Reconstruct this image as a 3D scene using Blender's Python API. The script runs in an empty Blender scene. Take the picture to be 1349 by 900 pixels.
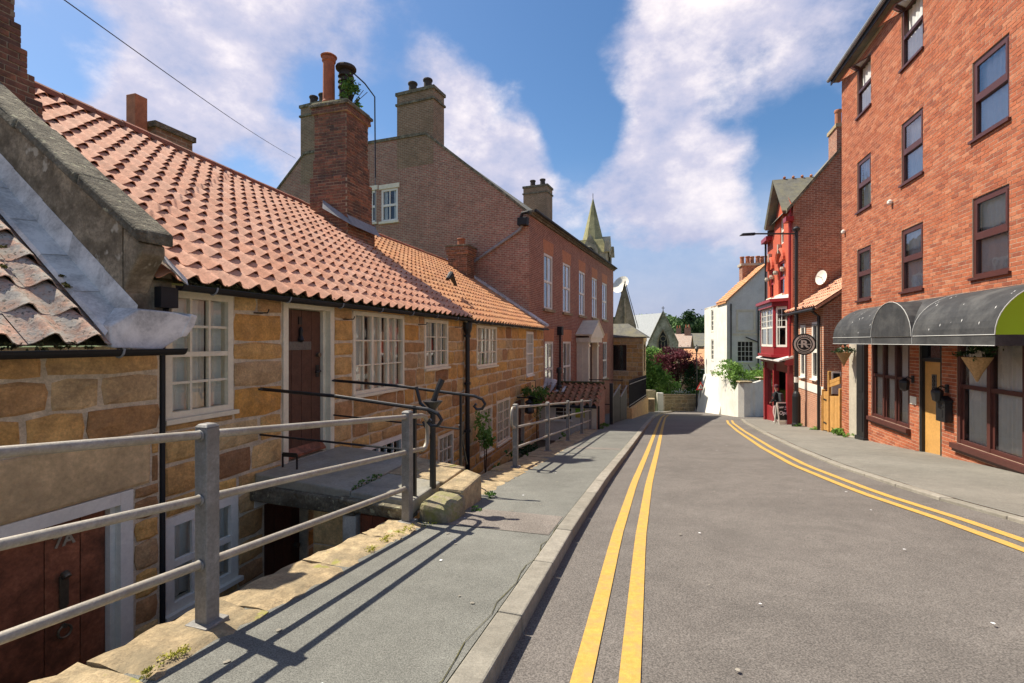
import bpy, math, random
from mathutils import Vector as V, Matrix as M4
RAD = math.radians
sc = bpy.context.scene
COL = sc.collection
rng = random.Random(7)

# ------------------------------------------------------------------ camera
cam_d = bpy.data.cameras.new('camera'); cam = bpy.data.objects.new('camera', cam_d); COL.objects.link(cam)
cam_d.sensor_width = 36; cam_d.lens = 650/1349*36; cam_d.clip_end = 3000; cam_d.clip_start = .05
cam.location = (0, 0, 1.30); cam.rotation_euler = (RAD(90), 0, 0); sc.camera = cam
# ------------------------------------------------------------------ sun, sky, exposure
SUN_EL, SUN_AZ = 55.5, 61.0          # azimuth: degrees left of +Y
sd = bpy.data.lights.new('sun', 'SUN'); sun = bpy.data.objects.new('sun', sd); COL.objects.link(sun)
sd.energy = 2.1; sd.angle = RAD(.53); sd.color = (1, .92, .79)
sdir = V((-math.sin(RAD(SUN_AZ))*math.cos(RAD(SUN_EL)), math.cos(RAD(SUN_AZ))*math.cos(RAD(SUN_EL)), math.sin(RAD(SUN_EL))))
sun.rotation_euler = sdir.to_track_quat('Z', 'Y').to_euler()
sun.location = (-20, 10, 30)
w = bpy.data.worlds.new('World'); sc.world = w; w.use_nodes = True
nt = w.node_tree; nt.nodes.clear()
def WN(t, **k):
    n = nt.nodes.new(t)
    for a, b in k.items(): setattr(n, a, b)
    return n
def wl(a, b): nt.links.new(a, b)
def wmath(op, a, b=None, clamp=False):
    n = WN('ShaderNodeMath', operation=op, use_clamp=clamp)
    for i, x in enumerate((a, b)):
        if x is None: continue
        if isinstance(x, (int, float)): n.inputs[i].default_value = x
        else: wl(x, n.inputs[i])
    return n.outputs[0]
sky = WN('ShaderNodeTexSky', sky_type='NISHITA', sun_disc=False, sun_elevation=RAD(SUN_EL), sun_rotation=RAD(-SUN_AZ))
sky.air_density = 1.0; sky.dust_density = .6; sky.ozone_density = 2.0
tc = WN('ShaderNodeTexCoord')
nrm = WN('ShaderNodeVectorMath', operation='NORMALIZE'); wl(tc.outputs['Generated'], nrm.inputs[0])
mp = WN('ShaderNodeMapping'); mp.inputs['Scale'].default_value = (1, 1, 1.5); mp.inputs['Location'].default_value = (3.1, .4, 1.7); wl(nrm.outputs[0], mp.inputs[0])
def wnoise(scale, detail, rough, off=0):
    n = WN('ShaderNodeTexNoise'); n.inputs['Scale'].default_value = scale; n.inputs['Detail'].default_value = detail; n.inputs['Roughness'].default_value = rough
    if off:
        m2 = WN('ShaderNodeMapping'); m2.inputs['Location'].default_value = (off, off*.7, -off); wl(mp.outputs[0], m2.inputs[0]); wl(m2.outputs[0], n.inputs['Vector'])
    else: wl(mp.outputs[0], n.inputs['Vector'])
    return n.outputs['Fac']
n1 = wnoise(2.3, 10, .58); n2 = wnoise(8, 8, .62, 4.0); n3 = wnoise(4.2, 9, .6, 11.0)
# cloud banks by direction (x right, y ahead, z up): (dir, cos radius, weight); the rest of the sky is plain noise
bias = None
for (dx, dz, rad, wt) in [(-.76, .57, 17, .20), (-.45, .66, 9, .15), (-.05, .40, 9, .26), (-.13, .52, 6, .2), (.44, .60, 15, .22), (.28, .31, 9, .26), (.44, .28, 8, .22), (-.70, .40, 7, .14), (.31, .46, 6, .08), (-.4, .36, 7, .12),
                          (.04, .64, 12, -.34), (-.40, .50, 5, -.2), (-.93, .62, 6, -.25), (.60, .36, 9, -.3), (.14, .42, 6, -.22), (-.55, .30, 6, -.16), (1.0, .5, 9, -.15)]:
    c = V((dx, 1, dz)).normalized()
    d = WN('ShaderNodeVectorMath', operation='DOT_PRODUCT'); wl(nrm.outputs[0], d.inputs[0]); d.inputs[1].default_value = c
    mr = WN('ShaderNodeMapRange', interpolation_type='SMOOTHSTEP'); wl(d.outputs['Value'], mr.inputs['Value'])
    mr.inputs['From Min'].default_value = math.cos(RAD(rad)); mr.inputs['From Max'].default_value = 1; mr.inputs['To Min'].default_value = 0; mr.inputs['To Max'].default_value = wt
    bias = mr.outputs[0] if bias is None else wmath('ADD', bias, mr.outputs[0])
dens = wmath('ADD', wmath('ADD', n1, wmath('MULTIPLY', wmath('SUBTRACT', n2, .5), .42)), bias)
mask = WN('ShaderNodeMapRange', interpolation_type='SMOOTHSTEP'); wl(dens, mask.inputs['Value'])
mask.inputs['From Min'].default_value = .46; mask.inputs['From Max'].default_value = .74
ramp = WN('ShaderNodeValToRGB'); wl(wmath('ADD', wmath('MULTIPLY', n3, .65), wmath('MULTIPLY', n2, .38)), ramp.inputs[0])
e = ramp.color_ramp.elements
e[0].position = .40; e[0].color = (1.05, 1.25, 1.9, 1); e[1].position = .68; e[1].color = (3.5, 3.15, 3.0, 1)
mid = e.new(.54); mid.color = (1.95, 1.88, 2.25, 1)
hs = WN('ShaderNodeHueSaturation'); hs.inputs['Saturation'].default_value = 1.22; hs.inputs['Value'].default_value = .37; wl(sky.outputs[0], hs.inputs['Color'])
sep = WN('ShaderNodeSeparateXYZ'); wl(nrm.outputs[0], sep.inputs[0])
hz = WN('ShaderNodeMapRange', interpolation_type='SMOOTHSTEP'); wl(sep.outputs['Z'], hz.inputs['Value']); hz.inputs['From Min'].default_value = .36; hz.inputs['From Max'].default_value = .02; hz.inputs['To Max'].default_value = .8
mh = WN('ShaderNodeMix', data_type='RGBA'); wl(hz.outputs[0], mh.inputs['Factor']); wl(ramp.outputs[0], mh.inputs['A']); mh.inputs['B'].default_value = (1.0, 1.12, 1.75, 1)
ramp = mh; ramp_out = mh.outputs['Result']
hzm = wmath('MULTIPLY', hz.outputs[0], 1.15, True); maskf = wmath('MAXIMUM', mask.outputs[0], hzm)
mx = WN('ShaderNodeMix', data_type='RGBA'); wl(wmath('MULTIPLY', maskf, .92), mx.inputs['Factor']); wl(hs.outputs[0], mx.inputs['A']); wl(ramp_out, mx.inputs['B'])
bg = WN('ShaderNodeBackground'); bg.inputs['Strength'].default_value = .10; wl(mx.outputs['Result'], bg.inputs[0])
wo = WN('ShaderNodeOutputWorld'); wl(bg.outputs[0], wo.inputs[0])
sc.view_settings.view_transform = 'Standard'; sc.view_settings.look = 'None'; sc.view_settings.gamma = 1; sc.view_settings.use_curve_mapping = False
sc.view_settings.exposure = 1.92

# ------------------------------------------------------------------ frames
A0 = V((-3.196, 4.501)); AD = 16.58
def mkframe(x, y, rot): return (V((x, y, 0)), RAD(rot))
FA = mkframe(A0.x, A0.y, 90-AD)                     # left side of the street: x along the wall away from the camera, -y towards the street
FR = mkframe(10.268, 15.361, -90-15.8)              # right brick building: x towards the camera
FB = mkframe(.68, 19.63, 90-22.7)                   # brick house
FX = mkframe(10.926+.2924*4.2, 17.3+.9563*4.2, -90-17)
FD = mkframe(11.8+.2756*4.9, 20.7+.9613*4.9, -90-16)
FWH = mkframe(16.0, 41.0, -90-9.7)                  # white house: x along its street wall towards the camera
F0 = mkframe(0, 0, 0)
def ground(Y): return .04-.108*Y
def sw(u, n):                                       # street coordinates -> world xy
    a = RAD(AD); return V((A0.x+u*math.sin(a)+n*math.cos(a), A0.y+u*math.cos(a)-n*math.sin(a)))
def sz(u, n): return ground(sw(u, n).y)
def toworld(fr, p):
    o, r = fr; return V((o.x+p[0]*math.cos(r)-p[1]*math.sin(r), o.y+p[0]*math.sin(r)+p[1]*math.cos(r), p[2]))

# ------------------------------------------------------------------ things and meshes
ORG = {}; FRM = {}
def setp(o, label=None, cat=None, group=None, kind=None):
    if label: o['label'] = label
    if cat: o['category'] = cat
    if group: o['group'] = group
    if kind: o['kind'] = kind
    return o
def thing(name, label, cat, fr=F0, org=(0, 0, 0), group=None):
    o = bpy.data.objects.new(name, None); COL.objects.link(o); o.empty_display_size = .2
    o.location = toworld(fr, org); o.rotation_euler = (0, 0, fr[1])
    ORG[o.name] = V(org); FRM[o.name] = fr
    return setp(o, label, cat, group)
Z = V((0, 0, 1))
class MB:
    def __init__(s): s.v = []; s.f = []; s.r = []; s.c = 0.
    def q(s, *p):
        i = len(s.v); s.v += [tuple(x) for x in p]; s.f.append(tuple(range(i, i+len(p)))); s.r.append(s.c)
    def faces(s, pts, fs):
        i = len(s.v); s.v += [tuple(x) for x in pts]
        for f in fs: s.f.append(tuple(i+k for k in f)); s.r.append(s.c)
    def hexa(s, p): s.faces(p, [(3, 2, 1, 0), (4, 5, 6, 7), (0, 1, 5, 4), (1, 2, 6, 5), (2, 3, 7, 6), (3, 0, 4, 7)])
    def box(s, x0, x1, y0, y1, z0, z1):
        s.hexa([(x0, y0, z0), (x1, y0, z0), (x1, y1, z0), (x0, y1, z0), (x0, y0, z1), (x1, y0, z1), (x1, y1, z1), (x0, y1, z1)])
    def bar(s, a, b, wx, wy=None, up=Z):                # square bar between two points
        a = V(a); b = V(b); d = (b-a).normalized(); wy = wy or wx
        if abs(d.dot(up)) > .95: up = V((1, 0, 0))
        x = d.cross(up).normalized()*wx/2; y = x.cross(d).normalized()*wy/2
        s.hexa([a-x-y, a+x-y, a+x+y, a-x+y, b-x-y, b+x-y, b+x+y, b-x+y])
    def prism(s, poly, vec):
        n = len(poly); a = [V(p) for p in poly]; vec = V(vec); b = [p+vec for p in a]
        s.faces(a+b, [tuple(range(n-1, -1, -1)), tuple(range(n, 2*n))]+[(i, (i+1) % n, n+(i+1) % n, n+i) for i in range(n)])
    def tube(s, pts, r, n=8, cap=True):
        pts = [V(p) for p in pts]; rings = []; up = None
        rr = r if isinstance(r, (list, tuple)) else [r]*len(pts)
        for i, p in enumerate(pts):
            d = (pts[min(i+1, len(pts)-1)]-pts[max(i-1, 0)]).normalized()
            if up is None: up = V((0, 0, 1)) if abs(d.z) < .9 else V((1, 0, 0))
            x = d.cross(up).normalized(); up = x.cross(d).normalized()
            rings.append([p+(x*math.cos(t)+up*math.sin(t))*rr[i] for t in [2*math.pi*k/n for k in range(n)]])
        vs = [v for g in rings for v in g]; fs = []
        for i in range(len(pts)-1):
            for k in range(n): fs.append((i*n+k, i*n+(k+1) % n, (i+1)*n+(k+1) % n, (i+1)*n+k))
        if cap: fs += [tuple(range(n-1, -1, -1)), tuple((len(pts)-1)*n+k for k in range(n))]
        s.faces(vs, fs)
    def lathe(s, prof, cx, cy, n=16, cz=0):
        vs = []; fs = []
        for (r, z) in prof: vs += [(cx+r*math.cos(2*math.pi*k/n), cy+r*math.sin(2*math.pi*k/n), cz+z) for k in range(n)]
        for i in range(len(prof)-1):
            for k in range(n): fs.append((i*n+k, i*n+(k+1) % n, (i+1)*n+(k+1) % n, (i+1)*n+k))
        fs += [tuple(range(n-1, -1, -1)), tuple((len(prof)-1)*n+k for k in range(n))]
        s.faces(vs, fs)
    def mesh(s, name, mat, smooth=False):
        me = bpy.data.meshes.new(name); me.from_pydata(s.v, [], s.f)
        uv = me.uv_layers.new(name='UVMap'); co = []; vs = s.v
        for f in s.f:
            a, b, c = V(vs[f[0]]), V(vs[f[1]]), V(vs[f[2]])
            n = (b-a).cross(c-a)
            if n.length < 1e-12: n = V((0, 0, 1))
            n.normalize()
            if abs(n.z) > .98: t = V((1, 0, 0)); bt = V((0, 1, 0))
            else: t = Z.cross(n).normalized(); bt = n.cross(t)
            for i in f: p = vs[i]; co += [t.x*p[0]+t.y*p[1]+t.z*p[2], bt.x*p[0]+bt.y*p[1]+bt.z*p[2]]
        uv.data.foreach_set('uv', co)
        at = me.attributes.new('rnd', 'FLOAT', 'FACE'); at.data.foreach_set('value', s.r)
        if smooth: me.polygons.foreach_set('use_smooth', [True]*len(s.f))
        if mat is not None: me.materials.append(mat)
        me.update(); return me
    def build(s, name, mat, parent=None, smooth=False, bevel=0, kind=None):
        return put(name, s.mesh(name, mat, smooth), parent, bevel, kind)
def put(name, me, parent=None, bevel=0, kind=None):
    o = bpy.data.objects.new(name, me); COL.objects.link(o)
    if parent is not None:
        o.parent = parent
        if parent.name in ORG: o.location = -ORG[parent.name]
    if bevel:
        b = o.modifiers.new('bevel', 'BEVEL'); b.width = bevel; b.segments = 2; b.limit_method = 'ANGLE'
    if kind: o['kind'] = kind
    return o
class Fr:                                               # a facade plane: u along, z up, w outwards
    def __init__(s, O, U, N): s.O = V(O); s.U = V(U); s.N = V(N)
    def P(s, u, z, w=0): return s.O+s.U*u+s.N*w+Z*z
    def box(s, mb, u0, u1, z0, z1, w0, w1):
        P = s.P; mb.hexa([P(u0, z0, w1), P(u1, z0, w1), P(u1, z0, w0), P(u0, z0, w0), P(u0, z1, w1), P(u1, z1, w1), P(u1, z1, w0), P(u0, z1, w0)])
FRONT = Fr((0, 0, 0), (1, 0, 0), (0, -1, 0))
def stone(mb, fr, u0, u1, z0, z1, d, ch=.012, j=.006, w0=-.02):
    j *= min(1., min(u1-u0, z1-z0)/.26); P = fr.P; J = lambda k=1.: rng.uniform(-j, j)*k; cu, cz = (u0+u1)/2, (z0+z1)/2; cr = lambda: rng.uniform(.2, 1.6)*j; t = rng.uniform(.35, .65); s = rng.uniform(.35, .65)
    o = [(u0+cr(), z0+cr()), (u0+(u1-u0)*t, z0+J()), (u1-cr(), z0+cr()), (u1+J(), z0+(z1-z0)*s), (u1-cr(), z1-cr()), (u0+(u1-u0)*(1-t), z1+J()), (u0+cr(), z1-cr()), (u0+J(), z0+(z1-z0)*(1-s))]
    dd = d+rng.uniform(-.3, .3)*d
    i = [(u+(ch+abs(J()))*(1 if u < cu-.02 else -1 if u > cu+.02 else 0)*(0 if k in (1, 5) else 1), z+(ch+abs(J()))*(1 if z < cz else -1)*(0 if k in (3, 7) else 1)) for k, (u, z) in enumerate(o)]
    pts = [P(u, z, w0) for u, z in o]+[P(u, z, dd-ch*.7) for u, z in o]+[P(u, z, dd+J(.6)) for u, z in i]+[P(cu+J(2), cz+J(2), dd+abs(J(1.2)))]
    fs = [(k, (k+1) % 8, 8+(k+1) % 8, 8+k) for k in range(8)]+[(8+k, 8+(k+1) % 8, 16+(k+1) % 8, 16+k) for k in range(8)]+[(16+k, 16+(k+1) % 8, 24) for k in range(8)]
    mb.faces(pts, fs)
def wall(mb, fr, u0, u1, z0, top, holes=(), reveal=.12):
    """plane with openings; top is a number or a list of (u,z) breakpoints"""
    tl = top if isinstance(top, list) else [(u0, top), (u1, top)]
    def tz(u):
        for (a, za), (b, zb) in zip(tl, tl[1:]):
            if a-1e-6 <= u <= b+1e-6: return za+(zb-za)*(u-a)/(b-a) if b > a else max(za, zb)
        return tl[-1][1]
    us = sorted(set([u0, u1]+[x for h in holes for x in h[:2] if u0 < x < u1]+[t[0] for t in tl if u0 < t[0] < u1]))
    P = fr.P
    for a, b in zip(us, us[1:]):
        m = (a+b)/2; z = z0
        for h in sorted([h for h in holes if h[0] < m < h[1]], key=lambda h: h[2]):
            if h[2] > z: mb.q(P(a, z), P(b, z), P(b, h[2]), P(a, h[2]))
            z = h[3]
        if tz(a) > z or tz(b) > z: mb.q(P(a, z), P(b, z), P(b, tz(b)), P(a, tz(a)))
    for h in holes:
        a, b, c, d = h[:4]; r = -reveal
        mb.q(P(a, c), P(a, d), P(a, d, r), P(a, c, r)); mb.q(P(b, c), P(b, c, r), P(b, d, r), P(b, d))
        mb.q(P(a, c), P(a, c, r), P(b, c, r), P(b, c)); mb.q(P(a, d), P(b, d), P(b, d, r), P(a, d, r))
def courses(u0, u1, z0, z1, holes, h0, h1, w0, w1, jt=.012, wmin=.12):
    """random coursed blocks around the holes -> list of rects"""
    out = []; z = z0
    def split(a, b, za, zb):
        u = a
        while u < b-1e-6:
            ww = rng.uniform(w0, w1)
            if b-u-ww < w0*.6: ww = b-u
            if ww > w1*1.25: ww = (b-u)/2
            out.append((u+jt/2, min(u+ww, b)-jt/2, za+jt/2, zb-jt/2)); u += ww
    while z < z1-1e-6:
        h = rng.uniform(h0, h1)
        if z1-z-h < h0*.7: h = z1-z
        za, zb = z, min(z+h, z1); hs = sorted([q for q in holes if q[2] < zb-.01 and q[3] > za+.01], key=lambda q: q[0]); u = u0
        for q in hs:
            a, b = max(q[0], u0), min(q[1], u1)
            if a-u > .03: split(u, a, za, zb)
            for (c, d) in ((za, q[2]), (q[3], zb)):
                if d-c > .04 and b > a: split(a, b, c, d)
            u = max(u, b)
        if u1-u > .03: split(u, u1, za, zb)
        z = zb
    return out
def bricks(u0, u1, z0, z1, holes, L=.225, H=.075, jt=.011, flemish=False):
    out = []; k = 0; z = z0
    while z+H*.6 < z1:
        za, zb = z, min(z+H, z1); u = u0-(L/2 if k % 2 else 0); hs = [q for q in holes if q[2] < zb-.012 and q[3] > za+.012]
        while u < u1:
            seg = [(max(u, u0), min(u+L, u1))]
            for q in hs:
                a, b = max(u, u0, q[0]), min(u+L, u1, q[1])
                for (c, d) in ((za, q[2]), (q[3], zb)):
                    if b-a > .04 and d-c > .018: out.append((a+jt/2, b-jt/2, c+jt/2, d-jt*.3))
            for q in hs:
                ns = []
                for (a, b) in seg:
                    if q[0] >= b or q[1] <= a: ns.append((a, b))
                    else:
                        if q[0] > a: ns.append((a, q[0]))
                        if q[1] < b: ns.append((q[1], b))
                seg = ns
            for a, b in seg:
                if b-a > .04: out.append((a+jt/2, b-jt/2, za+jt/2, zb-jt/2))
            u += L
        z += H; k += 1
    return out

# ------------------------------------------------------------------ materials
def srgb(h):
    h = h.lstrip('#'); c = [int(h[i:i+2], 16)/255 for i in (0, 2, 4)]
    return tuple((x/12.92 if x <= .04045 else ((x+.055)/1.055)**2.4) for x in c)+(1,)
class NT:
    def __init__(s, name):
        s.m = bpy.data.materials.new(name); s.m.use_nodes = True; s.t = s.m.node_tree; s.b = s.t.nodes['Principled BSDF']; s.out = s.t.nodes['Material Output']
    def n(s, t, **k):
        x = s.t.nodes.new(t)
        for a, b in k.items():
            if a in x.bl_rna.properties: setattr(x, a, b)
            else: s.put(b, x.inputs[a.replace('_', ' ')])
        return x
    def put(s, v, sock):
        if hasattr(v, 'is_output') or hasattr(v, 'links'): s.t.links.new(v, sock)
        else: sock.default_value = v
    def math(s, op, a, b=0., clamp=False):
        x = s.n('ShaderNodeMath', operation=op, use_clamp=clamp); s.put(a, x.inputs[0]); s.put(b, x.inputs[1]); return x.outputs[0]
    def mix(s, f, a, b, mode='MIX'):
        x = s.n('ShaderNodeMix', data_type='RGBA', blend_type=mode); s.put(f, x.inputs['Factor']); s.put(a, x.inputs['A']); s.put(b, x.inputs['B']); return x.outputs['Result']
    def ramp(s, f, els, interp='LINEAR'):
        x = s.n('ShaderNodeValToRGB'); s.put(f, x.inputs[0]); r = x.color_ramp; r.interpolation = interp
        while len(r.elements) < len(els): r.elements.new(.5)
        for el, (p, c) in zip(r.elements, els): el.position = p; el.color = c if len(c) == 4 else tuple(c)+(1,)
        return x.outputs[0]
    def vec(s):
        tc = s.n('ShaderNodeTexCoord'); oi = s.n('ShaderNodeObjectInfo'); v = s.n('ShaderNodeVectorMath', operation='MULTIPLY_ADD')
        cb = s.n('ShaderNodeCombineXYZ'); 
        for i in range(3): s.t.links.new(oi.outputs['Random'], cb.inputs[i])
        s.t.links.new(cb.outputs[0], v.inputs[0]); v.inputs[1].default_value = (37, 53, 71); s.t.links.new(tc.outputs['Object'], v.inputs[2])
        s.oi = oi; return v.outputs[0]
    def noise(s, vec, scale, detail=4, rough=.6, dist=0):
        x = s.n('ShaderNodeTexNoise'); s.put(vec, x.inputs['Vector']); x.inputs['Scale'].default_value = scale; x.inputs['Detail'].default_value = detail; x.inputs['Roughness'].default_value = rough; x.inputs['Distortion'].default_value = dist
        return x.outputs['Fac']
    def piece(s):
        at = s.n('ShaderNodeAttribute', attribute_name='rnd'); x = s.math('ADD', at.outputs['Fac'], s.oi.outputs['Random']); return s.math('FRACT', x)
    def bump(s, h, strength=.3, dist=.01):
        x = s.n('ShaderNodeBump'); x.inputs['Strength'].default_value = strength; x.inputs['Distance'].default_value = dist; s.put(h, x.inputs['Height']); s.put(x.outputs[0], s.b.inputs['Normal'])
def grey(v): return (v, v, v, 1)
def matte(name, cols, rough=.85, mot=.25, mscale=6, bump=.25, bscale=30, dirt=None, dscale=2, damt=.5, spots=None, sscale=14, sth=.62, metallic=0, bdist=.01, mdetail=5, spec=.3, dth=.45):
    n = NT(name); v = n.vec()
    cols = [c if len(c) == 4 else tuple(c)+(1,) for c in (cols if isinstance(cols, list) else [cols])]
    c = cols[0] if len(cols) == 1 else n.ramp(n.piece(), [(i/(len(cols)-1)*.98+.01, k) for i, k in enumerate(cols)])
    if mot:
        f = n.noise(v, mscale, mdetail, .65); f = n.ramp(f, [(.3, grey(1-mot)), (.7, grey(1+mot*.6))]); c = n.mix(1., c, f, 'MULTIPLY')
        f = n.noise(v, mscale*7, 4, .7); c = n.mix(1., c, n.ramp(f, [(.32, grey(1-mot*.75)), (.68, grey(1+mot*.5))]), 'MULTIPLY')
    if dirt:
        f = n.noise(v, dscale, 7, .7, .4); f = n.ramp(f, [(dth, grey(0)), (dth+.2, grey(damt))]); c = n.mix(f, c, dirt if len(dirt) == 4 else tuple(dirt)+(1,))
    if spots:
        f = n.noise(v, sscale, 3, .6); f = n.ramp(f, [(sth, grey(0)), (sth+.06, grey(.85))]); c = n.mix(f, c, spots if len(spots) == 4 else tuple(spots)+(1,))
    n.put(c, n.b.inputs['Base Color']); n.b.inputs['Roughness'].default_value = rough; n.b.inputs['Metallic'].default_value = metallic; n.b.inputs['Specular IOR Level'].default_value = spec
    if bump: n.bump(n.noise(v, bscale, 6, .65), bump, bdist)
    return n.m
def brickmat(name, c1, c2, mortar, L=.225, H=.075, ms=.011, dirt=None, damt=.5, dscale=1.2, c3=None, rough=.9):
    n = NT(name); n.vec(); tc = n.n('ShaderNodeTexCoord')
    def tex(a, b, m, bias=0.):
        x = n.n('ShaderNodeTexBrick'); n.put(tc.outputs['UV'], x.inputs['Vector'])
        for k, q in (('Color1', a), ('Color2', b), ('Mortar', m), ('Scale', 1.), ('Mortar Size', ms), ('Mortar Smooth', .2), ('Bias', bias), ('Brick Width', L), ('Row Height', H)): x.inputs[k].default_value = q
        return x
    t = tex(c1, c2, mortar); c = t.outputs['Color']
    if c3:
        f = n.noise(tc.outputs['UV'], 9, 3, .7); f = n.ramp(f, [(.5, grey(0)), (.6, grey(.8))]); inv = n.math('SUBTRACT', 1., t.outputs['Fac'])
        c = n.mix(n.math('MULTIPLY', f, inv), c, c3)
    f = n.noise(tc.outputs['UV'], 5, 6, .7); c = n.mix(1., c, n.ramp(f, [(.3, grey(.72)), (.7, grey(1.15))]), 'MULTIPLY')
    if dirt:
        f = n.noise(tc.outputs['UV'], dscale, 6, .65, .5); c = n.mix(n.ramp(f, [(.45, grey(0)), (.75, grey(damt))]), c, dirt)
    n.put(c, n.b.inputs['Base Color']); n.b.inputs['Roughness'].default_value = rough; n.b.inputs['Specular IOR Level'].default_value = .25
    h = n.math('ADD', n.math('MULTIPLY', t.outputs['Fac'], -1.), n.math('MULTIPLY', n.noise(tc.outputs['UV'], 40, 4, .6), .4)); n.bump(h, .6, .008)
    return n.m
MT = {}
SST = [(.36, .19, .09), (.74, .43, .145), (.58, .355, .155), (.76, .43, .11), (.64, .47, .25), (.46, .245, .11), (.75, .51, .225), (.68, .35, .09), (.55, .42, .25)]
MT['sandstone'] = matte('sandstone', SST, .9, .34, 7, .6, 22, dirt=(.20, .13, .075), dscale=3.5, damt=.55, bdist=.025, dth=.5)
MT['sand_pale'] = matte('pale_sandstone', [(.44, .34, .20), (.50, .38, .22), (.38, .29, .17), (.47, .32, .16)], .9, .4, 9, .7, 25, dirt=(.20, .165, .105), dscale=3.2, damt=.8, bdist=.02, spots=(.28, .27, .06), sscale=5, sth=.64)
MT['lintel'] = matte('lintel_stone', (.66, .48, .26), .9, .28, 3.5, .5, 30, dirt=(.45, .33, .19), damt=.7, bdist=.015)
MT['mortar'] = matte('lime_mortar', (.66, .55, .39), .95, .3, 9, .5, 60)
MT['oldstone'] = matte('weathered_stone', [(.27, .24, .165), (.21, .185, .13), (.31, .275, .185)], .95, .5, 6, .9, 18, dirt=(.075, .062, .04), dscale=4.5, damt=.85, spots=(.42, .40, .26), sscale=14, sth=.62, bdist=.04, dth=.42)
MT['render_old'] = matte('old_render', (.36, .30, .205), .95, .5, 4, .8, 25, dirt=(.10, .08, .05), dscale=3, damt=.85, spots=(.5, .46, .36), sscale=5, sth=.64, dth=.43)
TIL = [(.66, .33, .205), (.70, .38, .25), (.60, .28, .165), (.68, .345, .215), (.64, .31, .19), (.72, .41, .28)]
MT['tile'] = matte('pantile', TIL, .85, .25, 7, .25, 50, dirt=(.5, .30, .2), dscale=3, damt=.5, spots=(.3, .2, .14), sscale=26, sth=.72)
MT['tile2'] = matte('orange_pantile', [(.70, .34, .16), (.74, .39, .19), (.64, .28, .13), (.72, .36, .15)], .85, .25, 7, .25, 50, dirt=(.34, .17, .10), dscale=2, damt=.5)
MT['tile_old'] = matte('lichen_pantile', [(.58, .33, .23), (.48, .30, .21), (.64, .38, .27)], .92, .4, 8, .5, 40, dirt=(.42, .39, .33), dscale=9, damt=.95, spots=(.10, .09, .07), sscale=34, sth=.58, dth=.40)
MT['tile_shed'] = matte('shed_pantile', [(.50, .20, .10), (.36, .15, .08), (.56, .27, .14), (.42, .2, .1), (.26, .16, .08)], .9, .35, 6, .4, 40, dirt=(.13, .12, .05), dscale=3, damt=.6)
MT['ridge'] = matte('ridge_tile', [(.42, .13, .07), (.36, .12, .07), (.30, .14, .08)], .9, .3, 8, .3, 40, dirt=(.14, .1, .06), dscale=3, damt=.6)
MT['moss'] = matte('mossy_mortar', (.075, .07, .035), .98, .5, 20, .8, 40, dirt=(.16, .15, .04), dscale=9, damt=.7, bdist=.02)
MT['lead'] = matte('lead_sheet', (.56, .54, .50), .7, .3, 6, .2, 12, dirt=(.84, .81, .75), dscale=3, damt=.9)
MT['flash'] = matte('grey_flashing', (.27, .28, .29), .7, .25, 6, .2, 20)
MT['black'] = matte('black_paint', (.014, .014, .015), .45, .2, 8, .1, 40, spec=.5)
MT['blackmat'] = matte('black_gutter', (.02, .02, .021), .6, .2, 8, .1, 40)
MT['white'] = matte('white_paint', (.84, .80, .70), .55, .1, 4, .1, 30, dirt=(.6, .57, .48), dscale=2, damt=.4)
MT['cream'] = matte('cream_paint', (.84, .76, .57), .55, .1, 4, .1, 30, dirt=(.60, .54, .40), dscale=2.5, damt=.4)
MT['whitepost'] = matte('flaking_white_paint', (.66, .62, .52), .8, .2, 6, .4, 20, dirt=(.3, .26, .19), dscale=3, damt=.8)
MT['brownwood'] = matte('dark_brown_wood', [(.105, .050, .032), (.12, .056, .036), (.09, .043, .028)], .6, .25, 9, .2, 40)
MT['redwood'] = matte('stained_red_wood', [(.36, .135, .066), (.29, .105, .055), (.40, .15, .075)], .5, .4, 5, .3, 30, dirt=(.06, .026, .015), dscale=2.2, damt=.8)
MT['rustwood'] = matte('peeling_red_wood', [(.26, .075, .035), (.21, .06, .03), (.3, .09, .045)], .75, .4, 9, .4, 30, dirt=(.1, .05, .03), dscale=4, damt=.8)
MT['galv'] = matte('galvanised_steel', (.40, .365, .305), .55, .25, 10, .2, 60, dirt=(.27, .23, .175), dscale=5, damt=.8, metallic=.25)
MT['galvp'] = matte('galvanised_post', (.27, .262, .245), .6, .3, 9, .2, 60, dirt=(.2, .185, .16), dscale=5, damt=.7, metallic=.25)
MT['flag'] = matte('flagstone', [(.30, .285, .235), (.33, .31, .25), (.27, .26, .22)], .9, .25, 4, .35, 40, dirt=(.36, .32, .22), dscale=1.4, damt=.6)
MT['mossrock'] = matte('mossy_rock', (.30, .255, .17), .95, .35, 5, .7, 12, dirt=(.20, .21, .05), dscale=5, damt=.9, bdist=.03)
MT['kerb'] = matte('kerb_stone', [(.29, .265, .215), (.33, .30, .245), (.255, .235, .19)], .9, .25, 10, .4, 90, dirt=(.2, .18, .14), dscale=2, damt=.5)
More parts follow.
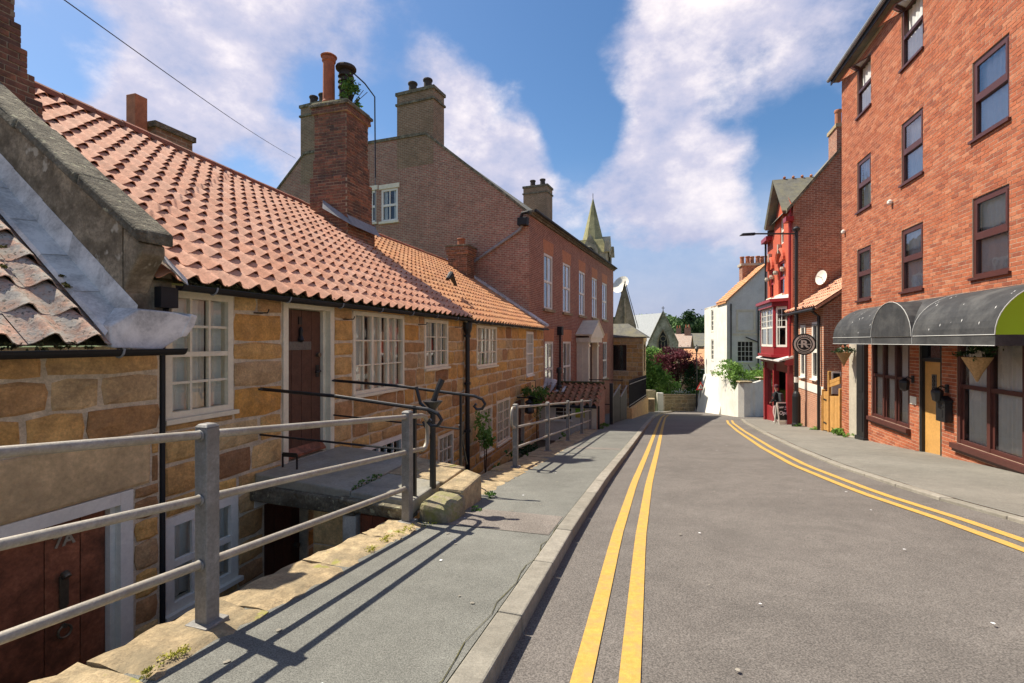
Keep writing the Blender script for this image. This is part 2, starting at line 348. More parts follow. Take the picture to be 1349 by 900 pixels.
def asphalt(name, base, speck, scale, sp=.55, patch=.16, br=.5):
    n = NT(name); v = n.vec(); c = base
    f = n.noise(v, scale, 3, .7); c = n.mix(n.ramp(f, [(.40, grey(0)), (.62, grey(1))]), tuple(x*.62 for x in base[:3])+(1,), tuple(min(1, x*1.45) for x in base[:3])+(1,))
    x = n.n('ShaderNodeTexVoronoi'); n.put(v, x.inputs['Vector']); x.inputs['Scale'].default_value = scale*.55
    c = n.mix(n.ramp(x.outputs['Distance'], [(.12, grey(.55)), (.3, grey(0))]), c, speck)
    f = n.noise(v, .55, 6, .6, .6); c = n.mix(1., c, n.ramp(f, [(.3, grey(1-patch)), (.7, grey(1+patch))]), 'MULTIPLY')
    f = n.noise(v, 4.5, 5, .65); c = n.mix(1., c, n.ramp(f, [(.35, grey(.88)), (.7, grey(1.08))]), 'MULTIPLY')
    n.put(c, n.b.inputs['Base Color']); n.b.inputs['Roughness'].default_value = .88; n.b.inputs['Specular IOR Level'].default_value = .3
    n.bump(n.math('ADD', n.noise(v, scale, 4, .7), n.math('MULTIPLY', x.outputs['Distance'], .6)), br, .006); return n.m
MT['road'] = asphalt('road_asphalt', (.140, .125, .110, 1), (.27, .245, .215, 1), 105)
MT['pave'] = asphalt('pavement_asphalt', (.160, .159, .138, 1), (.205, .20, .175, 1), 150, br=.25)
MT['pave_r'] = asphalt('far_pavement_asphalt', (.195, .182, .153, 1), (.25, .235, .20, 1), 150, br=.25)
MT['patch'] = asphalt('asphalt_patch', (.20, .175, .15, 1), (.27, .24, .21, 1), 90)
MT['yellow'] = matte('yellow_road_paint', (.56, .335, .072), .8, .2, 30, .3, 150, dirt=(.36, .25, .11), dscale=9, damt=.7)
MT['area'] = matte('dark_earth', (.13, .105, .075), .95, .4, 5, .6, 30, dirt=(.07, .07, .03), dscale=3, damt=.7)
# bricks
BRR = [(.40, .115, .052), (.45, .14, .062), (.34, .095, .045), (.48, .165, .08), (.27, .08, .043), (.42, .12, .053), (.50, .20, .105)]
MT['brick_r'] = matte('orange_red_brick', BRR, .9, .2, 14, .3, 60)
MT['mortar_r'] = matte('pale_mortar', (.55, .42, .30), .95, .15, 9, .3, 80)
MT['brick_st'] = matte('sooty_brick', [(.27, .12, .075), (.19, .095, .065), (.34, .15, .085), (.14, .08, .06), (.30, .14, .09), (.40, .17, .09)], .92, .35, 10, .4, 50, dirt=(.06, .05, .042), dscale=3, damt=.7)
MT['mortar_st'] = matte('weathered_mortar', (.46, .38, .26), .95, .3, 9, .4, 60, dirt=(.1, .085, .06), dscale=2, damt=.7)
MT['brick_g'] = brickmat('old_brown_brick', (.44, .175, .12, 1), (.29, .135, .10, 1), (.48, .40, .29, 1), dirt=(.22, .12, .085, 1), c3=(.44, .28, .19, 1), damt=.55)
MT['brick_f'] = brickmat('dark_red_brick', (.40, .15, .095, 1), (.26, .095, .068, 1), (.48, .35, .25, 1), dirt=(.20, .085, .06, 1), damt=.5, c3=(.30, .11, .07, 1))
MT['brick_s'] = brickmat('mottled_red_brick', (.42, .15, .085, 1), (.27, .10, .065, 1), (.48, .37, .27, 1), dirt=(.13, .07, .05, 1), damt=.6, c3=(.42, .23, .15, 1))
MT['brick_x'] = brickmat('orange_brick', (.50, .20, .105, 1), (.40, .15, .08, 1), (.55, .45, .34, 1), damt=.3)
MT['brick_c'] = brickmat('chimney_brick', (.33, .20, .12, 1), (.25, .15, .09, 1), (.40, .33, .22, 1), dirt=(.16, .12, .07, 1), damt=.6)
MT['rubbed'] = matte('rubbed_orange_brick', (.56, .24, .12), .9, .18, 8, .2, 50)
MT['redpaint'] = matte('orange_red_masonry_paint', (.55, .115, .06), .75, .12, 4, .2, 30)
MT['crimson'] = matte('crimson_gloss_paint', (.30, .022, .028), .35, .12, 6, .08, 40, spec=.5)
MT['render'] = matte('white_render', (.82, .79, .70), .85, .1, 2, .25, 30, dirt=(.62, .58, .48), dscale=.8, damt=.5)
MT['cream_r'] = matte('cream_render', (.70, .66, .55), .9, .12, 3, .3, 25, dirt=(.5, .46, .36), dscale=1.2, damt=.5)
MT['beige'] = matte('beige_render', (.47, .42, .33), .9, .15, 3, .2, 25)
MT['slate'] = matte('slate', (.17, .165, .14), .75, .3, 5, .3, 16, dirt=(.24, .22, .13), dscale=1.5, damt=.7)
MT['slate_pale'] = matte('pale_slate', (.55, .56, .55), .7, .12, 5, .2, 16)
MT['church'] = matte('grey_church_stone', [(.58, .50, .34), (.52, .44, .29), (.62, .54, .37)], .95, .3, 3, .4, 12, dirt=(.12, .115, .055), dscale=.9, damt=.75)
MT['spire'] = matte('lichened_spire_stone', (.40, .37, .19), .95, .3, 2.5, .4, 8, dirt=(.13, .13, .06), dscale=.7, damt=.7)
MT['terra'] = matte('terracotta', [(.46, .15, .07), (.52, .22, .11)], .8, .2, 8, .2, 40, dirt=(.2, .08, .05), dscale=3, damt=.6)
MT['sootpot'] = matte('sooty_pot', (.07, .055, .045), .85, .3, 8, .3, 40)
MT['mahog'] = matte('brown_window_frame', (.085, .028, .022), .4, .15, 6, .1, 40, spec=.5)
MT['awning'] = matte('charcoal_canvas', (.040, .041, .042), .75, .25, 3, .15, 60, dirt=(.10, .10, .095), dscale=1.6, damt=.7)
MT['piping'] = matte('pale_piping', (.5, .5, .47), .7, .1)
MT['dropping'] = matte('bird_dropping', (.8, .8, .78), .8, .1)
MT['oak'] = matte('varnished_oak', [(.64, .35, .10), (.60, .32, .09), (.68, .38, .12)], .4, .16, 3, .1, 40, spec=.5)
MT['gatewood'] = matte('honey_timber', [(.58, .31, .09), (.52, .27, .075), (.64, .35, .11)], .7, .25, 5, .2, 30)
MT['wicker'] = matte('wicker', (.45, .28, .13), .9, .35, 30, .6, 60)
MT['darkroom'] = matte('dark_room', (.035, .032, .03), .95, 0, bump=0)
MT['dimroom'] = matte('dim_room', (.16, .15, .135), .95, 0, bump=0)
MT['net'] = matte('net_curtain', (.82, .82, .79), .95, .06, 6, 0)
MT['netg'] = matte('grey_net_curtain', (.82, .82, .76), .95, .08, 6, 0)
MT['brass'] = matte('worn_metal', (.20, .17, .12), .4, .2, 20, .1, 40, metallic=.7)
MT['plate'] = matte('dull_plate', (.17, .165, .15), .5, .3, 40, .3, 80, metallic=.4)
MT['numeral'] = matte('worn_gilt_numeral', (.36, .31, .22), .6, .2, 20)
MT['chalkwhite'] = matte('white_lettering', (.82, .82, .8), .8, .05, bump=0)
MT['signcream'] = matte('cream_sign_paint', (.82, .77, .64), .6, .05, bump=0)
MT['chalkboard'] = matte('chalkboard', (.02, .028, .026), .7, .15, 5, 0)
MT['signred'] = matte('sign_red', (.6, .04, .03), .5, .05, bump=0)
MT['signgreen'] = matte('sign_green', (.22, .5, .04), .5, .1, 3, 0)
MT['signgold'] = matte('sign_gold', (.55, .42, .06), .5, .1, 3, 0)
MT['skin'] = matte('skin', (.52, .30, .22), .6, .08, 8, 0)
MT['jacket'] = matte('charcoal_jacket', (.022, .024, .028), .8, .2, 10, .2, 60)
MT['trouser'] = matte('pale_pink_trousers', (.62, .47, .44), .85, .15, 8, .2, 40)
MT['shoe'] = matte('white_shoe', (.7, .68, .64), .6, .1)
MT['cap'] = matte('maroon_cap', (.10, .03, .04), .8, .15)
MT['bag'] = matte('grey_backpack', (.07, .085, .09), .7, .2, 12, .2, 60)
MT['plastic'] = matte('black_plastic', (.012, .012, .014), .3, .1, 5, .2, 10, spec=.6)
MT['terrain'] = matte('rough_grass', (.09, .12, .04), .95, .4, .6, .4, 5)
MT['bark'] = matte('bark', (.10, .075, .05), .95, .3, 8, .6, 20)
def leafmat(name, cols, tr=.25):
    n = NT(name); n.vec(); c = n.ramp(n.piece(), [(i/(len(cols)-1)*.98+.01, tuple(k)+(1,)) for i, k in enumerate(cols)])
    n.put(c, n.b.inputs['Base Color']); n.b.inputs['Roughness'].default_value = .6; n.b.inputs['Specular IOR Level'].default_value = .25
    t = n.n('ShaderNodeBsdfTranslucent'); n.put(c, t.inputs[0]); m = n.n('ShaderNodeMixShader'); m.inputs[0].default_value = tr
    n.t.links.new(n.b.outputs[0], m.inputs[1]); n.t.links.new(t.outputs[0], m.inputs[2]); n.t.links.new(m.outputs[0], n.out.inputs[0]); return n.m
MT['leaf'] = leafmat('green_leaf', [(.05, .11, .02), (.09, .19, .03), (.14, .27, .05), (.07, .15, .03)])
MT['leaf_br'] = leafmat('bright_green_leaf', [(.12, .24, .04), (.2, .36, .07), (.27, .42, .1), (.15, .28, .05)])
MT['leaf_dk'] = leafmat('dark_green_leaf', [(.022, .05, .018), (.035, .075, .025), (.05, .1, .03), (.018, .04, .015)])
MT['leaf_red'] = leafmat('maroon_leaf', [(.10, .022, .03), (.17, .04, .05), (.24, .075, .075), (.07, .018, .025)])
MT['leaf_wood'] = leafmat('woodland_leaf', [(.05, .10, .03), (.09, .16, .04), (.14, .23, .06), (.06, .12, .035), (.035, .07, .03)])
MT['flower'] = leafmat('white_flower', [(.7, .7, .65), (.8, .78, .75)])
def glassmat(name, tint, refl):
    n = NT(name); tr = n.n('ShaderNodeBsdfTransparent'); tr.inputs[0].default_value = tint; gl = n.n('ShaderNodeBsdfGlossy'); gl.inputs['Roughness'].default_value = .02; gl.inputs[0].default_value = (.95, .97, 1, 1)
    lw = n.n('ShaderNodeFresnel'); lw.inputs[0].default_value = 1.5; f = n.math('MULTIPLY_ADD', lw.outputs[0], 1.25); f.node.inputs[2].default_value = refl; f.node.use_clamp = True
    v = n.vec(); b = n.n('ShaderNodeBump'); b.inputs['Strength'].default_value = .035; b.inputs['Distance'].default_value = .05; n.put(n.noise(v, 2.5, 2, .5), b.inputs['Height']); n.put(b.outputs[0], gl.inputs['Normal'])
    m = n.n('ShaderNodeMixShader'); n.put(f, m.inputs[0]); n.t.links.new(tr.outputs[0], m.inputs[1]); n.t.links.new(gl.outputs[0], m.inputs[2]); n.t.links.new(m.outputs[0], n.out.inputs[0]); return n.m
MT['lime'] = leafmat('lime_green_canvas', [(.5, .82, .05), (.52, .84, .055)], .45)
MT['glass'] = glassmat('old_window_glass', (.93, .95, .93, 1), .02)
MT['glass2'] = glassmat('modern_window_glass', (.92, .94, .95, 1), .12)

# ------------------------------------------------------------------ components
def curtain_mesh(mb, fr, u0, u1, z0, z1, w, amp=.02, per=.13):
    k = max(6, int((u1-u0)/.025)); ph = rng.uniform(0, 6)
    pts = [(u0+(u1-u0)*i/k, w+amp*math.sin(ph+2*math.pi*(u0+(u1-u0)*i/k)/per)*rng.uniform(.6, 1)) for i in range(k+1)]
    for (a, wa), (b, wb) in zip(pts, pts[1:]): mb.q(fr.P(a, z0, wa), fr.P(b, z0, wb), fr.P(b, z1, wb), fr.P(a, z1, wa))
def window(parent, fr, u0, u1, z0, z1, cols, rows, mat='white', fw=.055, bar=.022, wf=.01, thick=.09, mid=None, sash=None, sill=.05, curtain='net', cur=None, glass='glass', room='darkroom', join=False, name='window', rb=None):
    """frame + bars (part), panes, curtain and dark room (sub-parts). sash: list of u positions of thick mullions"""
    mb = MB(); B = fr.box; b = wf-thick
    B(mb, u0, u0+fw, z0, z1, b, wf); B(mb, u1-fw, u1, z0, z1, b, wf); B(mb, u0+fw, u1-fw, z1-fw, z1, b, wf); B(mb, u0+fw, u1-fw, z0, z0+fw*.9, b, wf)
    if sill: B(mb, u0-.03, u1+.03, z0-.045, z0-.002, b, wf+sill)
    a0, a1, c0, c1 = u0+fw, u1-fw, z0+fw*.9, z1-fw
    zs = [c0+(c1-c0)*i/rows for i in range(rows+1)] if rb is None else [c0]+list(rb)+[c1]
    us = [a0+(a1-a0)*i/cols for i in range(cols+1)]
    bw = wf-.018
    for i, x in enumerate(us[1:-1], 1):
        t = bar*2.6 if (sash and i in sash) else bar
        B(mb, x-t/2, x+t/2, c0, c1, bw-.04, bw+(.006 if t > bar else 0))
    for i, zz in enumerate(zs[1:-1], 1):
        t = bar*2.0 if (mid is not None and i == mid) else bar
        B(mb, a0, a1, zz-t/2, zz+t/2, bw-.037, bw+(.012 if t > bar else -.003))
    o = mb.build(name, MT[mat], parent)
    pw = bw-.028
    if join:
        p = MB(); p.q(fr.P(a0, c0, pw), fr.P(a1, c0, pw), fr.P(a1, c1, pw), fr.P(a0, c1, pw)); p.build('pane', MT[glass], o)
    else:
        for i in range(len(us)-1):
            for k in range(len(zs)-1):
                p = MB(); t = rng.uniform(-.003, .003); p.q(fr.P(us[i], zs[k], pw), fr.P(us[i+1], zs[k], pw+t), fr.P(us[i+1], zs[k+1], pw+t), fr.P(us[i], zs[k+1], pw)); p.build('pane', MT[glass], o)
    if curtain:
        m = MB()
        for (x, y) in (cur or [(0, 1)]): curtain_mesh(m, fr, a0+(a1-a0)*x, a0+(a1-a0)*y, c0, c1, pw-.07)
        m.build('curtain', MT[curtain], o, smooth=True)
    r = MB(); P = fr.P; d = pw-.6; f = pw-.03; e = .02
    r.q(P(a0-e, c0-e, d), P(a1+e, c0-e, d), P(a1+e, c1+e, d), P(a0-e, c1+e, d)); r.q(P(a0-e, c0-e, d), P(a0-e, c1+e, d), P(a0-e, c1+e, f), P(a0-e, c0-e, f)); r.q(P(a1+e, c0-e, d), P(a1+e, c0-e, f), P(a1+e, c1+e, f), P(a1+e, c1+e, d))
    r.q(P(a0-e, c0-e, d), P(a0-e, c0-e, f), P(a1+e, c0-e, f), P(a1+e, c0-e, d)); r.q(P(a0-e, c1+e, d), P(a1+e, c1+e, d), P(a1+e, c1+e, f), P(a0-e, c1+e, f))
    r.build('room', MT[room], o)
    return o
def text_part(txt, size, mat, parent, fr, u, z, w, depth=.004, align='CENTER', shear=0, name='lettering', sx=1., bold=0, rot=0):
    cu = bpy.data.curves.new('t', 'FONT'); cu.body = txt; cu.size = size; cu.extrude = depth/2; cu.align_x = align; cu.align_y = 'CENTER'; cu.shear = shear; cu.offset = bold
    to = bpy.data.objects.new('t', cu); COL.objects.link(to); bpy.context.view_layer.update()
    me = bpy.data.meshes.new_from_object(to.evaluated_get(bpy.context.evaluated_depsgraph_get())); bpy.data.objects.remove(to); bpy.data.curves.remove(cu)
    c, s_ = math.cos(rot), math.sin(rot)
    for v in me.vertices:
        x, y = v.co.x*sx, v.co.y; x, y = x*c-y*s_, x*s_+y*c
        v.co = fr.P(u+x, z+y, w+v.co.z)
    me.materials.clear(); me.materials.append(MT[mat]); me.name = name
    return put(name, me, parent)
_tiles = {}
def tile_geo(pitch, gauge, amp, lift=.03, th=.009, n=10):
    W_ = pitch*1.06; L = gauge*1.22; pr = []
    for i in range(n+1):
        x = i/n; zz = -amp*math.cos(2*math.pi*(x*.94+.10))+(.25*amp*math.cos(4*math.pi*(x*.94+.1))); pr.append((x*W_, zz))
    vs = []; fs = []; lo = min(q for x, q in pr); hi = max(q for x, q in pr)
    up = lambda q: .006+lift*((q-lo)/(hi-lo))
    vs += [(x, 0, zz+up(zz)) for x, zz in pr]; vs += [(x, L, lo+(zz-lo)*.55) for x, zz in pr]
    vs += [(x, 0, zz+up(zz)-th) for x, zz in pr]; vs += [(x, L*.4, zz+up(zz)*.6-th) for x, zz in pr]; vs += [(x, 0, zz+up(zz)) for x, zz in pr]; vs += [(x, 0, zz+up(zz)-th) for x, zz in pr]; m = n+1
    for i in range(n):
        fs.append((i, i+1, m+i+1, m+i)); fs.append((5*m+i, 5*m+i+1, 4*m+i+1, 4*m+i)); fs.append((3*m+i, 3*m+i+1, 2*m+i+1, 2*m+i))
    return vs, fs
def pantiles(roof, eL, eR, rL, rR, pitch, gauge, mat, nparts=0, amp=.032, camloc=None, skip=None, lift=.03, jit=.006):
    """lay pantiles between an eave line and a ridge line (frame coordinates)"""
    eL, eR, rL, rR = V(eL), V(eR), V(rL), V(rR); vs, fs = tile_geo(pitch, gauge, amp, lift)
    nc = max(1, round((eR-eL).length/pitch)); nr = max(1, round((rL-eL).length/gauge)); jobs = []
    for j in range(nr):
        for i in range(nc):
            fu, fv = i/nc, j/nr
            p = eL.lerp(eR, fu).lerp(rL.lerp(rR, fu), fv)
            if skip and skip(p): continue
            x = (eR-eL).lerp(rR-rL, fv).normalized(); y = (rL-eL).lerp(rR-eR, fu).normalized(); zz = x.cross(y).normalized(); y = zz.cross(x)
            p = p+x*rng.uniform(-jit, jit)+y*rng.uniform(-jit, jit)+zz*rng.uniform(0, jit*.8)
            m = M4(((x.x, y.x, zz.x, p.x), (x.y, y.y, zz.y, p.y), (x.z, y.z, zz.z, p.z), (0, 0, 0, 1)))
            jobs.append((p, m @ M4.Rotation(rng.uniform(-.02, .02), 4, 'Z')))
    if camloc is not None: jobs.sort(key=lambda t: (t[0]-camloc).length)
    tm = None
    if nparts:
        b = MB(); b.faces(vs, fs); tm = b.mesh('tile', MT[mat], True)
    for p, m in jobs[:nparts]:
        o = bpy.data.objects.new('tile', tm); COL.objects.link(o); o.parent = roof; o.matrix_local = m
    rest = jobs[nparts:]
    if rest:
        b = MB()
        for p, m in rest:
            b.c = rng.random(); b.faces([m @ V(v) for v in vs], fs)
        b.build('tiles', MT[mat], roof, smooth=True, kind='stuff')
def cam_in(fr):
    o, r = fr; d = V((0, 0, 1.3))-o; return V((d.x*math.cos(r)+d.y*math.sin(r), -d.x*math.sin(r)+d.y*math.cos(r), 1.3))
def brick_stack(parent, x0, x1, y0, y1, z0, z1, taper=None, parts=False, mat='brick_st', mort='mortar_st', name='chimney', cap=True, steps=()):
    """square brick stack with real bricks on its four faces; steps = [(z, outset)] offsets above/below"""
    core = MB(); H = .075; nrow = int((z1-z0)/H); ms = MB(); objs = []
    def off(z):
        o = 0
        for (zz, q) in steps:
            if z >= zz: o = q
        return o
    rows = []
    for k in range(nrow):
        z = z0+k*H; o = off(z); rows.append((z, o))
    c = MB()
    for z, o in rows: c.box(x0-o, x1+o, y0-o, y1+o, z, z+H+.0005)
    base = c.build(name, MT[mort], parent)
    for k, (z, o) in enumerate(rows):
        a0, a1, b0, b1 = x0-o, x1+o, y0-o, y1+o
        for fr, ln in ((Fr((a0, b0, 0), (1, 0, 0), (0, -1, 0)), a1-a0), (Fr((a1, b0, 0), (0, 1, 0), (1, 0, 0)), b1-b0), (Fr((a1, b1, 0), (-1, 0, 0), (0, 1, 0)), a1-a0), (Fr((a0, b1, 0), (0, -1, 0), (-1, 0, 0)), b1-b0)):
            u = -(.11 if k % 2 else 0)
            while u < ln:
                s, e2 = max(u, 0), min(u+.225, ln)
                if e2-s > .04:
                    b = MB() if parts else ms; b.c = rng.random(); jw = rng.uniform(-.004, .006)
                    fr.box(b, s+.008, e2-.008+(.008 if e2 >= ln else 0), z+.008, z+H-.008, -.01, .008+jw)
                    if parts: objs.append((fr, b))
                u += .225
    if parts:
        done = 0
        vis = [b for f, b in objs if f.N.y < -.5 or f.N.x < -.5]
        rest = MB()
        for f, b in objs:
            if (f.N.y < -.5 or f.N.x < -.5) and done < 290: b.build('brick', MT[mat], base); done += 1
            else: rest.c = rng.random(); rest.faces(b.v, b.f)
        rest.build('bricks', MT[mat], base, kind='stuff')
    else: ms.build('bricks', MT[mat], base, kind='stuff')
    if cap:
        o = off(z1)
        m = MB(); m.box(x0-o-.03, x1+o+.03, y0-o-.03, y1+o+.03, z0+nrow*H, z0+nrow*H+.07); m.build('capping', MT['oldstone'], base, bevel=.01)
    return base
def pot(parent, x, y, z, h, r, mat='terra', name='chimney_pot'):
    m = MB(); m.lathe([(r*1.02, 0), (r*1.05, .05), (r*.95, .08), (r*.88, h*.82), (r*1.05, h*.85), (r*1.1, h*.93), (r*1.0, h), (r*.8, h), (r*.75, h-.12)], x, y, 16, z); return m.build(name, MT[mat], parent, smooth=False)
def leaves(mb, c, rad, n, size, clumps=14, spread=.42, seed=0):
    r = random.Random(seed+int(n)); c = V(c); rad = V(rad) if not isinstance(rad, (int, float)) else V((rad,)*3); cl = []
    while len(cl) < clumps:
        p = V((r.uniform(-1, 1), r.uniform(-1, 1), r.uniform(-1, 1)))
        if .35 < p.length < 1.0: cl.append((p, r.uniform(.6, 1.25)*spread, r.random()))
    for i in range(n):
        p, s, cc = cl[r.randrange(clumps)]; d = V((r.gauss(0, 1), r.gauss(0, 1), r.gauss(0, .8))); d = d*(s*.5); q = p+d
        q = c+V((q.x*rad.x, q.y*rad.y, q.z*rad.z)); a = V((r.gauss(0, 1), r.gauss(0, 1), r.gauss(0, 1))).normalized(); b = a.cross(V((r.gauss(0, 1), r.gauss(0, 1), r.gauss(0, 1)))).normalized(); L = size*r.uniform(.6, 1.3)
        mb.c = (cc*.7+r.random()*.3); mb.q(q-a*L*.5, q+b*L*.28, q+a*L*.5, q-b*L*.28)
def bush(name, label, cat, pos, rad, n, size, mat='leaf', clumps=14, group=None, seed=0, stem=True, base=None, flowers=0):
    pos = V(pos); z = base if base is not None else pos.z-(rad[2] if not isinstance(rad, (int, float)) else rad)
    t = thing(name, label, cat, F0, (pos.x, pos.y, z), group)
    m = MB(); leaves(m, pos, rad, n, size, clumps, seed=seed); m.build('foliage', MT[mat], t)
    if stem:
        m = MB(); r = random.Random(seed); R0 = (rad[0] if not isinstance(rad, (int, float)) else rad)
        for k in range(4):
            e2 = pos+V((r.uniform(-.5, .5)*R0, r.uniform(-.5, .5)*R0, r.uniform(-.2, .5)*R0)); m.tube([(pos.x+r.uniform(-.05, .05)*R0, pos.y, z-.05), pos.lerp(e2, .4)+V((0, 0, -.3*R0)), e2], [.05*R0, .035*R0, .012*R0], 6)
        m.build('stem', MT['bark'], t)
    if flowers:
        m = MB(); leaves(m, pos+V((0, 0, .1*(rad if isinstance(rad, (int, float)) else rad[2]))), rad, flowers, size*.9, clumps, seed=seed+5); m.build('flower', MT['flower'], t, kind='stuff')
    return t
def tree(name, label, pos, zb, h, rad, n, size, mat, clumps=26, group=None, seed=0, trunk=.12):
    x, y = pos; t = thing(name, label, 'tree', F0, (x, y, zb), group); c = V((x, y, zb+h-rad[2])); r = random.Random(seed)
    m = MB(); leaves(m, c, rad, n, size, clumps, spread=.38, seed=seed); m.build('crown', MT[mat], t)
    m = MB(); m.tube([(x, y, zb-.3), (x+.03, y, zb+h*.3), (x, y+.05, zb+h*.75)], [trunk*1.3, trunk, trunk*.35], 8)
    for k in range(7):
        a = r.uniform(0, 6.28); s = V((x, y, zb+h*r.uniform(.25, .5))); e2 = c+V((math.cos(a)*rad[0]*.75, math.sin(a)*rad[1]*.75, r.uniform(-.4, .5)*rad[2])); m.tube([s, s.lerp(e2, .5)+V((0, 0, .1*h)), e2], [trunk*.5, trunk*.3, trunk*.1], 6)
    m.build('trunk', MT['bark'], t); return t

# ------------------------------------------------------------------ the ground, road and pavements
def kl(u):   # left kerb (outer edge), n
    for (a, na), (b, nb) in zip(KL, KL[1:]):
        if u <= b: return na+(nb-na)*(u-a)/(b-a)
    return KL[-1][1]
KL = [(-14, 3.70), (-1.4, 3.61), (1.4, 3.57), (4.3, 3.59), (8.6, 3.69), (13.6, 3.79), (20, 3.92), (27.3, 4.10), (33, 4.45), (38, 5.6)]
KR = [(-14, 8.7), (0, 8.15), (2.8, 7.84), (4.25, 7.58), (6.8, 7.40), (10, 7.45), (15.9, 7.72), (21, 8.05), (24.8, 8.45)]
def kr(u):
    for (a, na), (b, nb) in zip(KR, KR[1:]):
        if u <= b: return na+(nb-na)*max(0, (u-a))/(b-a)
    return KR[-1][1]
def nl(u):   # street edge of the pavement on the left (house side)
    return 2.0 if u < 15 else (2.0+(u-15)*.08 if u < 33 else 3.45)
def strip(name, us, fa, fb, za, zb, mat, parent=None, nseg=1):
    m = MB()
    def pt(u, n, dz): p = sw(u, n); return V((p.x, p.y, ground(p.y)+dz))
    for u0, u1 in zip(us, us[1:]):
        for k in range(nseg):
            t0, t1 = k/nseg, (k+1)/nseg; L = lambda u, t: fa(u)+(fb(u)-fa(u))*t; D = lambda t: za+(zb-za)*t
            m.q(pt(u0, L(u0, t0), D(t0)), pt(u0, L(u0, t1), D(t1)), pt(u1, L(u1, t1), D(t1)), pt(u1, L(u1, t0), D(t0)))
    return m.build(name, MT[mat] if isinstance(mat, str) else mat, parent)
def frange(a, b, s): return [a+(b-a)*i/max(1, round((b-a)/s)) for i in range(max(1, round((b-a)/s))+1)]
RL, RRZ = -.105, -.035
road = setp(strip('road', frange(-14, 24.8, .8), lambda u: kl(u)-.02, lambda u: kr(u)+.02, RL, RRZ, 'road', nseg=4), kind='structure')
m = MB()
def wp(u, n, dz): p = sw(u, n); return V((p.x, p.y, ground(p.y)+dz))
for u0, u1 in zip(frange(24.8, 44, 1.6), frange(24.8, 44, 1.6)[1:]):
    for (t0, t1) in ((0, .5), (.5, 1)):
        L = lambda u, t: (kl(u)-.02)*(1-t)+24*t
        m.q(wp(u0, L(u0, t0), RL+.06*t0), wp(u0, L(u0, t1), RL+.06*t1), wp(u1, L(u1, t1), RL+.06*t1), wp(u1, L(u1, t0), RL+.06*t0))
setp(m.build('road_junction', MT['road']), kind='structure')
for dn in (.34, .56):
    for side in (0, 1):
        if side == 0: strip('yellow_line', frange(-14, 31.5, .6), lambda u: kl(u)+dn, lambda u: kl(u)+dn+.10, RL+.006+dn*.0175, RL+.007+(dn+.1)*.0175, 'yellow', road)
        else: strip('yellow_line', frange(-14, 23.8, .6), lambda u: kr(u)-dn-.16, lambda u: kr(u)-dn-.06, RRZ+.001-dn*.010, RRZ+.003-dn*.010, 'yellow', road)
pl = setp(strip('pavement_left', frange(-14, 36, .8), lambda u: nl(u), lambda u: kl(u)-.155, 0, 0, 'pave', nseg=3), kind='structure')
pr_ = setp(strip('pavement_right', frange(-14, 24.8, .8), lambda u: kr(u)+.16, lambda u: 10.05, 0, .01, 'pave_r', nseg=4), kind='structure')
# worn repair strips on the left pavement
for (u0, u1, a, b) in ((1.05, 1.75, 2.02, 3.4), (8.2, 8.5, 2.05, 3.5)):
    m = MB(); m.q(wp(u0, a, .004), wp(u0-.12, b, .004), wp(u1-.12, b, .004), wp(u1, a, .004)); m.build('repair_patch', MT['patch'], pl)
m = MB(); pts = [wp(-2.6+i*.17, 3.42+.02*math.sin(i*1.9)+rng.uniform(-.012, .012), .005) for i in range(24)]
for a, b in zip(pts, pts[1:]):
    w2 = rng.uniform(.003, .008); m.q(a, a+V((w2, 0, 0)), b+V((w2, 0, 0)), b)
m.build('crack', MT['moss'], pl)
# kerb stones, one by one
def kerb(parent, fn, u0, u1, step, width, top, bot, side, near):
    u = u0
    while u < u1:
        e2 = u+step-.008; m = MB(); a, b = fn(u), fn(e2); t0 = rng.uniform(-.003, .003)
        n0, n1 = (a-width, a) if side < 0 else (a, a+width); q0, q1 = (b-width, b) if side < 0 else (b, b+width); m.c = rng.random()
        m.hexa([wp(u, n0, bot), wp(u, n1, bot), wp(e2, q1, bot), wp(e2, q0, bot), wp(u, n0, top+t0), wp(u, n1, top+t0-.006), wp(e2, q1, top+t0-.006), wp(e2, q0, top+t0)])
        m.build('kerb_stone', MT['kerb'], parent, bevel=.012 if u < near else 0); u += step
kerb(pl, kl, -8, 36, .915, .15, .008, -.3, -1, 14)
kerb(pr_, kr, -8, 24.6, .915, .15, .006, -.3, 1, 14)
m = MB()
n_ = 40
def terr(X, Y):
    if Y < 52:
        o = -3.2 if Y < 42 else -3.2+(Y-42)/10*2.6
        return ground(max(Y, -30))+o
    z = ground(52)-.6
    if Y > 90: z += min(1, (Y-90)/170)**1.4*15*(1-.12*math.sin(X*.02+.6))
    return z
ys = [-60, -20, 0, 20, 41, 46, 52, 60, 75, 90, 110, 140, 170, 200, 230, 260, 300, 400, 600, 1000, 1800]; xs = [-1500, -600, -250, -120, -70, -40, -20, -8, 0, 8, 16, 30, 45, 60, 80, 110, 150, 250, 600, 1500]
for y0, y1 in zip(ys, ys[1:]):
    for x0, x1 in zip(xs, xs[1:]): m.q((x0, y0, terr(x0, y0)), (x1, y0, terr(x1, y0)), (x1, y1, terr(x1, y1)), (x0, y1, terr(x0, y1)))
setp(m.build('ground', MT['terrain']), kind='structure')
# sunken area between the cottages and the pavement
def az(u): return -1.98-.022*(u+4)
m = MB()
for u0, u1 in zip(frange(-6, 15, 1), frange(-6, 15, 1)[1:]):
    a = sw(u0, -.1); b = sw(u0, 2.05); c = sw(u1, 2.05); d = sw(u1, -.1); m.q((a.x, a.y, az(u0)), (b.x, b.y, az(u0)), (c.x, c.y, az(u1)), (d.x, d.y, az(u1)))
setp(m.build('area_floor', MT['area']), kind='structure')

